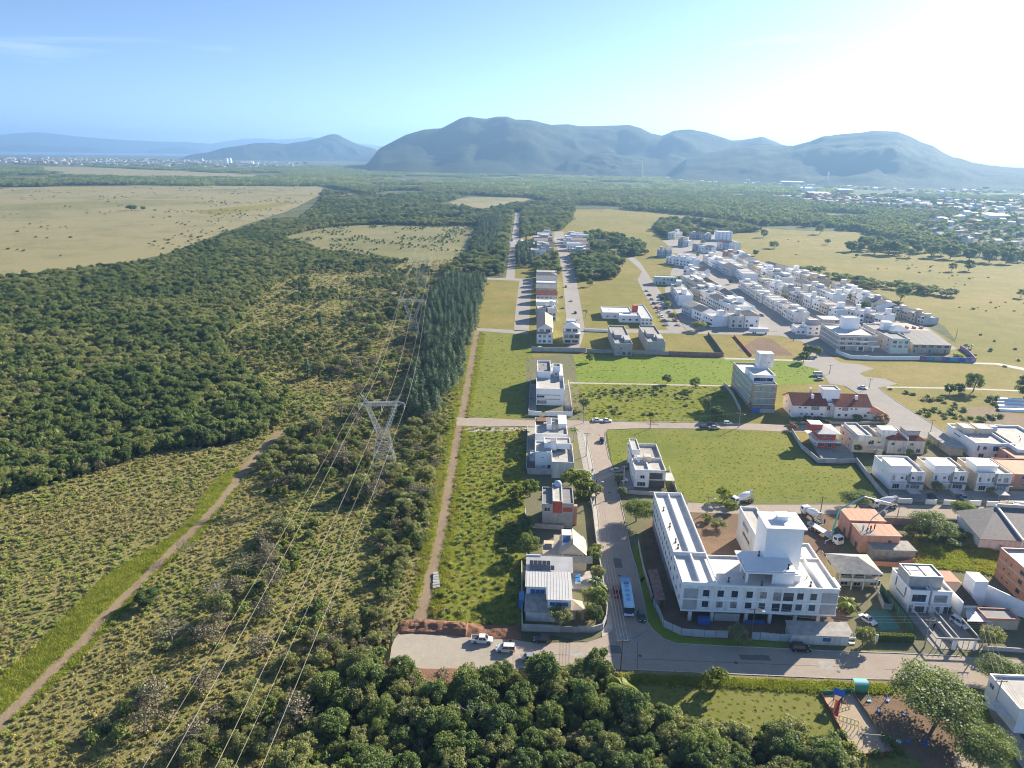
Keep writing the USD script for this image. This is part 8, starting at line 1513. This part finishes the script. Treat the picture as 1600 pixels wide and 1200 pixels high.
for k, (x, y, m_) in enumerate(((1356, 1094, "shelter_teal"), (1384, 1094, "play_blue"), (1370, 1112, "play_blue"), (1392, 1162, "pool_blue"), (1404, 1163, "shelter_teal"), (1420, 1163, "play_blue"), (1416, 1118, "play_blue"), (1448, 1163, "play_blue"))):
    T = thing("exercise_machine", ["teal exercise machine beside the playground fence", "tall blue exercise machine under the big tree", "blue exercise machine left of the middle of the worn ground", "light blue step machine, left of the lower three", "teal step machine, middle of the lower three", "blue step machine, right of the lower three", "blue exercise machine nearest the big tree trunk", "blue machine at the right end of the worn ground"][k], "exercise machine", (*G(x, y)[:2], .06), 40 * k)
    part(T, "post", MB().bar((0, 0, 0), (0, 0, 1.6 if k == 1 else 1.1), .08, 6).arr(), m_); part(T, "handles", MB().bar((-.5, 0, 1.05), (.5, 0, 1.05), .05, 5).bar((-.5, 0, 1.05), (-.55, -.5, .6), .05, 5).bar((.5, 0, 1.05), (.55, -.5, .6), .05, 5).arr(), m_); part(T, "step", MB().box(-.45, .45, -.7, -.2, .15, .25).box(-.1, .1, -.7, .1, .05, .15).arr(), "lamp_white" if k in (3, 4) else m_)
T = thing("bus_shelter", "small teal bus shelter between the street and the playground", "shelter", (*G(1342, 1078)[:2], .06), GRID)
ar = [(math.cos(t) * 1.1, 2.0 + math.sin(t) * .45) for t in np.linspace(0, math.pi, 7)]; m = MB()
for (a0, z0_), (a1, z1_) in zip(ar[:-1], ar[1:]): m.add([(-1.5, a0, z0_), (1.5, a0, z0_), (1.5, a1, z1_), (-1.5, a1, z1_), (-1.5, a0, z0_ - .08), (1.5, a0, z0_ - .08), (1.5, a1, z1_ - .08), (-1.5, a1, z1_ - .08)], [[0, 1, 2, 3], [4, 7, 6, 5], [0, 4, 5, 1], [2, 6, 7, 3], [0, 3, 7, 4], [1, 5, 6, 2]])
part(T, "roof", m.arr(), "shelter_teal"); part(T, "back_panel", MB().box(-1.4, 1.4, -1.05, -.97, .1, 2.0).arr(), "play_green"); part(T, "bench", MB().box(-1.2, 1.2, -.9, -.5, .42, .48).arr(), "wood")
for x in (-1.4, 1.32): part(T, "post", MB().box(x, x + .08, -1.0, -.92, 0, 2.0).box(x, x + .08, .92, 1.0, 0, 2.0).arr(), "play_green")
# greenhouse rows at the right edge
for k in range(4):
    q = G(1556 + k * 1, 625 + k * 5.5); T = thing("greenhouse_tunnel", f"long white plastic tunnel at the right edge, {ORD[k]} from the back of four", "tunnel", (*q[:2], 0), GRID); m = MB(); ar = [(math.cos(t) * 1.3, math.sin(t) * 1.2) for t in np.linspace(0, math.pi, 7)]
    for (a0, z0_), (a1, z1_) in zip(ar[:-1], ar[1:]): m.quad((0, a0, z0_), (16, a0, z0_), (16, a1, z1_), (0, a1, z1_))
    part(T, "cover", m.arr(), "clean_white"); part(T, "end_hoop", MB().line([(0, a, z) for a, z in ar], .05, 4).arr(), "steel")
# ------------------------------------------------------------------ single trees and gardens
def tree(kind, px, sc, label, name=None, cat="tree", group=None, rot=None, z=0.0):
    q = G(*px); place(name or {"palm": "palm_tree", "small_palm": "palm_tree", "banana_plant": "banana_plant"}.get(kind, "garden_tree"), KIND[kind], label, cat, (q[0], q[1], z), (px[0] * 37) % 360, sc, group)
S = spread[0]
tree(S, (1466, 1124), (1.5, 1.4, 1.0), "huge spreading tree over the worn ground of the park"); tree(S, (1532, 1196), (.9, .9, .8), "smaller spreading tree at the sandy path below the huge park tree"); tree(S, (1570, 1072), (.95, .8, .6), "yellow-green spreading tree on the corner of the bottom street"); tree(S, (994, 815), (.85, .85, .85), "round spreading tree at the head of the white wing"); tree(S, (1338, 792), (.95, .7, .6), "wide flat-crowned tree at the lower edge of the big lawn"); tree(S, (1452, 838), (1.15, 1.0, .8), "big grey-green tree in the weedy yard"); tree(S, (1503, 812), (.6, .6, .7), "small flat-topped tree on the back street by the slate roofs")
tree("bright_tree_0", (1118, 1078), (1.15, 1.15, 1.1), "round bright yellow-green tree at the park edge"); tree("bright_tree_1", (1131, 783), (1.0, 1.0, .9), "bright round tree at the lower left of the big lawn"); tree("bright_tree_0", (1141, 798), (.9, .9, .8), "bright bush behind the first concrete mixer"); tree("olive_tree_1", (1152, 1008), (.85, .85, .8), "thin feathery tree on the grass before the site fence"); tree("olive_tree_0", (1348, 1008), .85, "yellowish tree at the kerb beside the site hut"); tree("olive_tree_2", (1544, 1010), .8, "yellowish bush at the kerb right of the pergola")
tree("bright_tree_1", (1421, 838), (.7, .7, .7), "bright bush behind the middle salmon shell"); tree("bright_tree_0", (1104, 815), (.8, .8, .5), "bright bush patch in the courtyard of the white flats"); tree("olive_tree_1", (1120, 825), (.9, .9, .45), "yellowish bush patch lower in the courtyard of the white flats"); tree("bright_tree_1", (1505, 845), (.8, .8, .6), "bright bushes at the right rim of the weedy yard"); tree("autumn_tree", (1377, 660), (1.3, 1.1, .9), "reddish brown tree at the end of the double house garden"); tree("autumn_tree", (1238, 672), (.8, .8, .7), "brownish bush on the street left of the red house")
tree("small_palm", (1322, 952), 1.4, "small bright palm at the corner of the site and the yellow house"); tree("banana_plant", (971, 1092), 1.5, "pale banana plant at the edge of the thicket by the park lawn"); tree("palm", (896, 690), .9, "dark palm in the front garden of the white villas"); tree("palm", (929, 930), .75, "palm by the curved wall of the corner house"); tree("small_palm", (938, 925), 1.1, "small palm behind the curved garden wall"); tree("palm", (1511, 555), 1.0, "palm before the painted wall"); tree("palm", (915, 497), .9, "palm beside the low white public building")
for k, (kd, px, sc) in enumerate((("mid_tree_0", (926, 880), .75), ("olive_tree_0", (934, 905), .7), ("mid_tree_1", (936, 948), .75), ("olive_tree_1", (918, 945), .75), ("deep_tree_0", (928, 972), .7), ("olive_tree_2", (877, 980), .85), ("autumn_tree", (919, 968), .5), ("olive_tree_1", (933, 868), .6), ("mid_tree_2", (826, 868), .9), ("mid_tree_0", (824, 848), .7), ("deep_tree_1", (822, 832), .75))):
    tree(kd, px, sc, ["dense tree on the pavement corner of the cream-roofed house", "olive tree between pavement and pool patio", "green tree above the curved wall", "olive tree beside the tiled porch", "dark tree at the curved street corner", "yellow-green tree in front of the stained roof", "reddish bush near the corner gate", "feathery tree by the cream gable side", "leafy tree behind the metal-roofed house", "tree in the back garden of the cream-roofed house", "dark tree behind the wall of the grey house"][k])
for k, (kd, px, sc) in enumerate((("bright_tree_0", (828, 776), 1.3), ("bright_tree_1", (905, 768), 1.4), ("bright_tree_0", (918, 775), 1.3), ("bright_tree_1", (892, 758), 1.2), ("bright_tree_1", (806, 782), 1.1), ("bright_tree_0", (932, 775), .9), ("bright_tree_0", (908, 782), 1.0))): tree(kd, px, sc, ["bright vine-covered bush left of the grey house", "bright vine-covered tree right of the grey house", "bright tangle of creepers by the hedge pole", "bright creeper heap behind the grey house", "yellow-green bush in the overgrown plot near the grey house", "bright bush leaning over the pavement", "bright low bush beside the red panels"][k])
for k, (kd, px, sc) in enumerate((("mid_tree_0", (966, 755), .55), ("olive_tree_0", (972, 776), .6), ("deep_tree_0", (1283, 660), (1.2, .7, .35)), ("deep_tree_0", (1262, 659), (1.2, .7, .35)), ("deep_tree_1", (1246, 660), (1.0, .7, .35)), ("mid_tree_0", (1340, 657), (.9, .7, .4)), ("olive_tree_0", (1462, 770), .75), ("olive_tree_0", (1548, 775), .55), ("mid_tree_0", (1338, 706), .55), ("mid_tree_1", (1420, 715), .5), ("deep_tree_0", (1262, 556), 1.0), ("deep_tree_1", (1256, 566), .9), ("mid_tree_0", (1276, 556), .9), ("olive_tree_0", (1448, 700), .7), ("bright_tree_0", (1442, 705), .6))):
    tree(kd, px, sc, ["small tree before the charcoal villa gate", "twiggy bush at the driveway of the charcoal villa", "low dark shrub mass before the left red-tiled house, right part", "low dark shrub mass before the left red-tiled house, middle", "low dark shrub mass before the left red-tiled house, left part", "shrubs before the right red-tiled house", "pale flowering tree between the cube houses", "small yellowish tree before the right cube house", "tree beside the cream house porch", "tree between the cube houses and the terracotta roofs", "dark tree group by the turning place, left", "dark tree group by the turning place, front", "dark tree group by the turning place, right", "olive shrub beside the low annex", "bright shrub beside the low annex"][k])
for k, (kd, px, sc) in enumerate((("deep_tree_0", (206, 329), (3.2, 2.2, 1.5)), ("deep_tree_1", (224, 328), (1.6, 1.6, .9)), ("deep_tree_1", (1193, 371), 1.6), ("mid_tree_1", (1209, 388), (2.2, 2.0, 1.3)), ("mid_tree_2", (1281, 366), 2.0), ("olive_tree_0", (1293, 382), 1.3), ("mid_tree_0", (1338, 402), .7), ("mid_tree_1", (1487, 424), 1.3), ("deep_tree_1", (1513, 423), 1.6), ("olive_tree_1", (1595, 465), 1.2), ("deep_tree_2", (1407, 470), 1.7), ("mid_tree_2", (922, 448), .9), ("deep_tree_0", (931, 434), 1.3), ("mid_tree_0", (1180, 400), 1.2), ("mid_tree_1", (921, 566), .7), ("mid_tree_0", (1042, 600), .8), ("mid_tree_2", (1086, 608), .8), ("olive_tree_0", (912, 640), 1.0), ("deep_tree_0", (1118, 655), .9), ("olive_tree_1", (1106, 640), 1.0), ("mid_tree_1", (1520, 612), 1.4), ("deep_tree_0", (1483, 616), .8), ("deep_tree_1", (1498, 616), .8), ("deep_tree_1", (1600, 622), 1.6), ("mid_tree_1", (1496, 562), (1.2, .8, .5)), ("pine_0", (352, 520), .9), ("pine_1", (502, 518), .8), ("pine_2", (540, 512), .8), ("pine_0", (481, 592), 1.0), ("deep_tree_0", (610, 498), 1.3), ("bright_tree_1", (575, 552), .8), ("bright_tree_0", (616, 560), .8), ("bare_tree", (386, 900), 1.5), ("bare_tree", (340, 945), 1.5), ("bare_tree", (270, 1005), 1.4), ("bare_tree", (290, 870), 1.1), ("dead_tree", (742, 1150), 1.2), ("bare_tree", (420, 880), 1.3), ("deep_tree_0", (232, 945), (1.0, 1.0, .6)))):
    tree(kd, px, sc, ["dark clump of trees alone in the tan pasture", "low bushes right of the lone clump in the tan pasture", "round dark tree alone on the right pasture, farthest left", "broad dark tree on the right pasture above the estate", "tall tree at the top edge of the right pasture", "brownish small tree on the right pasture", "tiny bush out on the right pasture", "left of two trees near the right edge of the pasture", "right of two trees near the right edge of the pasture", "small tree at the far right of the pasture", "round dark tree at the right end of the estate", "small dark tree in the plot above the public building", "dark conical bush by the far street", "dark tree at the pasture corner of the estate", "small tree on the bright green strip", "thin tree beside the footpath left of the block under construction", "tree with long shadow left of the block under construction", "dark bushy tree in the weedy plot", "dark bush left of the block under construction, by the street", "bush in the weedy plot towards the block under construction", "tree in the grass field right of the turning place", "dark bush in the grass field, left of two", "dark bush in the grass field, right of two", "dark tree mass at the right edge by the tunnels", "bushes at the foot of the painted wall", "lone dark pine in the left scrub, farthest left", "lone dark pine in the scrub clearing", "lone pine right of the scrub clearing", "tall dark conifer in the scrub above the track", "dark tree by the power line clearing", "yellow-green bush in the power line clearing", "bright bush near the second pylon", "bare greyish tree under the left earth wire", "bare whitish tree lower under the left earth wire", "greyish bare tree at the lower left scrub", "bare tree beside the left track scrub", "dead pale branches sticking out of the thicket", "pale bare tree between the power cables", "dark low bush beside the lower dirt track"][k], name="lone_pine" if kd.startswith("pine") else "lone_tree")
tree_belt = [(1330, 393), (1343, 392), (1356, 391), (1366, 397), (1376, 392), (1388, 398), (1398, 393), (1410, 394), (1420, 402), (1432, 396), (1445, 394), (1455, 402), (1470, 399), (1484, 404), (1500, 398), (1514, 407), (1530, 400), (1545, 410), (1556, 404), (1572, 412), (1590, 408), (1350, 387), (1372, 386), (1395, 388), (1415, 389), (1440, 390), (1462, 393), (1490, 395), (1520, 397), (1550, 401), (1580, 404), (1385, 390), (1405, 398), (1428, 391)]
for k, px in enumerate(tree_belt): tree(deep[k % 3] if k % 2 else mid[k % 3], px, ER.uniform(1.7, 2.6) * np.array([1.15, 1.1, .9]), "big dark tree in the line along the far edge of the right pasture", group="tree line along the right pasture", name="belt_tree")
for k, px in enumerate([(1253, 424), (1266, 426), (1280, 428), (1292, 432), (1305, 434), (1318, 437), (1330, 440), (1344, 442), (1358, 446), (1374, 447), (1392, 451), (1404, 446), (1426, 450), (1440, 455), (1455, 458), (1470, 461), (1486, 463), (1410, 452), (1300, 440), (1272, 434), (1259, 428), (1288, 436), (1312, 441), (1324, 436), (1337, 444), (1350, 449), (1366, 450), (1384, 447), (1434, 457), (1448, 460), (1478, 464)]): tree(mid[k % 3] if k % 3 else olive[k % 3], px, ER.uniform(1.1, 1.7) * np.array([1.2, 1.1, .62]), "bushy tree of the belt between the estate and the pasture", group="tree belt beside the estate", name="belt_tree")
EGT = np.random.default_rng(9)
for k, px in enumerate([(1034, 472), (1042, 482), (1050, 500), (1086, 516), (1094, 517), (1106, 512), (1060, 440), (1104, 470), (1118, 478), (1136, 466), (1176, 496), (1196, 434), (1225, 470), (1252, 466), (1268, 456), (1288, 470), (1310, 486), (1330, 470), (1352, 488), (1366, 500), (1394, 506), (1410, 514), (1426, 500), (1240, 494), (1120, 418), (1090, 402), (1074, 372), (1098, 382), (1142, 444), (1342, 500)]): tree(str(EGT.choice(mid + deep + olive)), px, EGT.uniform(.6, 1.1), "garden tree standing between the white estate houses", group="garden trees of the estate", name="garden_tree")
# tall grass of the overgrown plots and verges
def grass(poly, d, w, s0, s1, label, seed, dmax=420, kinds=tufts):
    rg = np.random.default_rng(seed); q_ = spaced(poly, d, rg); q_ = q_[in_view(q_, 20)]; dd = np.hypot(q_[:, 0], q_[:, 1]); q_ = q_[rg.uniform(0, 1, len(q_)) < np.clip(240 / dd, .2, 1) ** 1.5]; q_ = keep(q_, FOOT, .3); g_ = nz(q_, 14, seed + 1) + rg.normal(0, .08, len(q_))
    i_ = np.where(g_ > .52, rg.choice([0, 1], len(q_)), rg.choice([0, 1, 2, 3], len(q_), p=w)); instancer("tall_grass", [proto(k) for k in kinds], q_, rg.uniform(s0, s1, len(q_)), i_, label, "grass", z=.05, seed=seed)
FOOT = ALLROAD
grass(lot_c, 2.0, [.3, .3, .2, .2], .6, 1.25, "tall grass of the overgrown plot", 61); grass(lot_c, 2.9, [.45, .4, .05, .1], .5, 1.1, "low weeds of the overgrown plot", 81, kinds=["scrub_green_1", "scrub_green_0", "bush_bright", "scrub_brown_1"]); grass(lot_b, 3.6, [.4, .3, .2, .1], .5, 1.0, "grass of the plot beside the villas", 62); grass(lot_e, 2.4, [.3, .3, .2, .2], .7, 1.3, "weeds of the plot across from the big lawn", 63); grass(lot_f.difference(Polygon(GP([(985, 690), (1060, 690), (1060, 780), (985, 780)]))), 2.6, [.5, .3, .1, .1], .3, .6, "grass of the big lawn", 64); grass(verge_track, 1.0, [.3, .3, .2, .2], .8, 1.6, "grass along the straight dirt track", 65); grass(grass_band, .8, [.5, .5, 0, 0], .7, 1.4, "bright grass along the left track", 66); grass(lot_d, 3.6, [.5, .5, 0, 0], .4, .9, "grass of the green strip", 67)
grass(park_lawn.difference(sand_pit.buffer(.5)).difference(worn_ground), 1.8, [.4, .4, .1, .1], .3, .55, "grass of the park lawn", 68); grass(Polygon(GP([(962, 1054), (1090, 1060), (1230, 1066), (1395, 1072), (1390, 1083), (1230, 1077), (1090, 1071), (964, 1064)])), .6, [.5, .5, 0, 0], .9, 1.6, "long bright grass at the park edge", 69)
YARD = Polygon(GP([(1432, 842), (1505, 830), (1560, 870), (1552, 898), (1430, 884)])); grass(YARD, .8, [.2, .2, .3, .3], 1.0, 2.0, "dry weeds of the yard behind the shells", 70)
def bush_scatter(poly, d, thr, s0, s1, label, seed, w=(2, 3, 1, 2, .3)):
    rg = np.random.default_rng(seed); q_ = spaced(poly, d, rg); q_ = q_[in_view(q_, 20)]; q_ = q_[nz(q_, 9, seed) > thr]; q_ = keep(q_, FOOT, 1); scatter("bushes", bushes, w, q_, s0, s1, label, "bushes", seed, zs=(.6, .9))
bush_scatter(Polygon(GP([(735, 680), (815, 675), (815, 780), (800, 980), (690, 965), (720, 800)])), 2.6, .62, .5, 1.0, "bushes in the overgrown plot", 71); bush_scatter(Polygon(GP([(905, 605), (1130, 610), (1125, 655), (905, 650)])), 3.2, .61, .5, 1.0, "bushes in the weedy plot", 72); bush_scatter(lot_i, 4.5, .55, .8, 1.6, "bushes in the rough plot right of the avenue", 73); bush_scatter(Polygon(GP([(1430, 830), (1500, 826), (1520, 860), (1440, 850)])), 2.2, .40, .8, 1.5, "bushes under the grey-green tree", 74); bush_scatter(Polygon(GP([(1345, 1130), (1420, 1180), (1330, 1200), (1290, 1160)])).difference(sand_pit), 2.2, .35, .7, 1.3, "bushes below the playground", 75, (1, 2, 1, 2, .2))
# ------------------------------------------------------------------ haze
hz = usdkit.material(stage, "/World/Looks/haze_air", {"v": ("principled_volume", {"color": (0.33, 0.60, 1.0), "density": HAZE, "anisotropy": 0.38})}, [], volume="v.volume")
HB = 25500.0
m = usdkit.mesh(stage, "/World/haze", MB().box(-HB, HB, -HB * 0.2, HB, -3.0, 620.0).arr(), hz); tag(m, "thin bluish haze over the plain", "haze", kind="stuff")
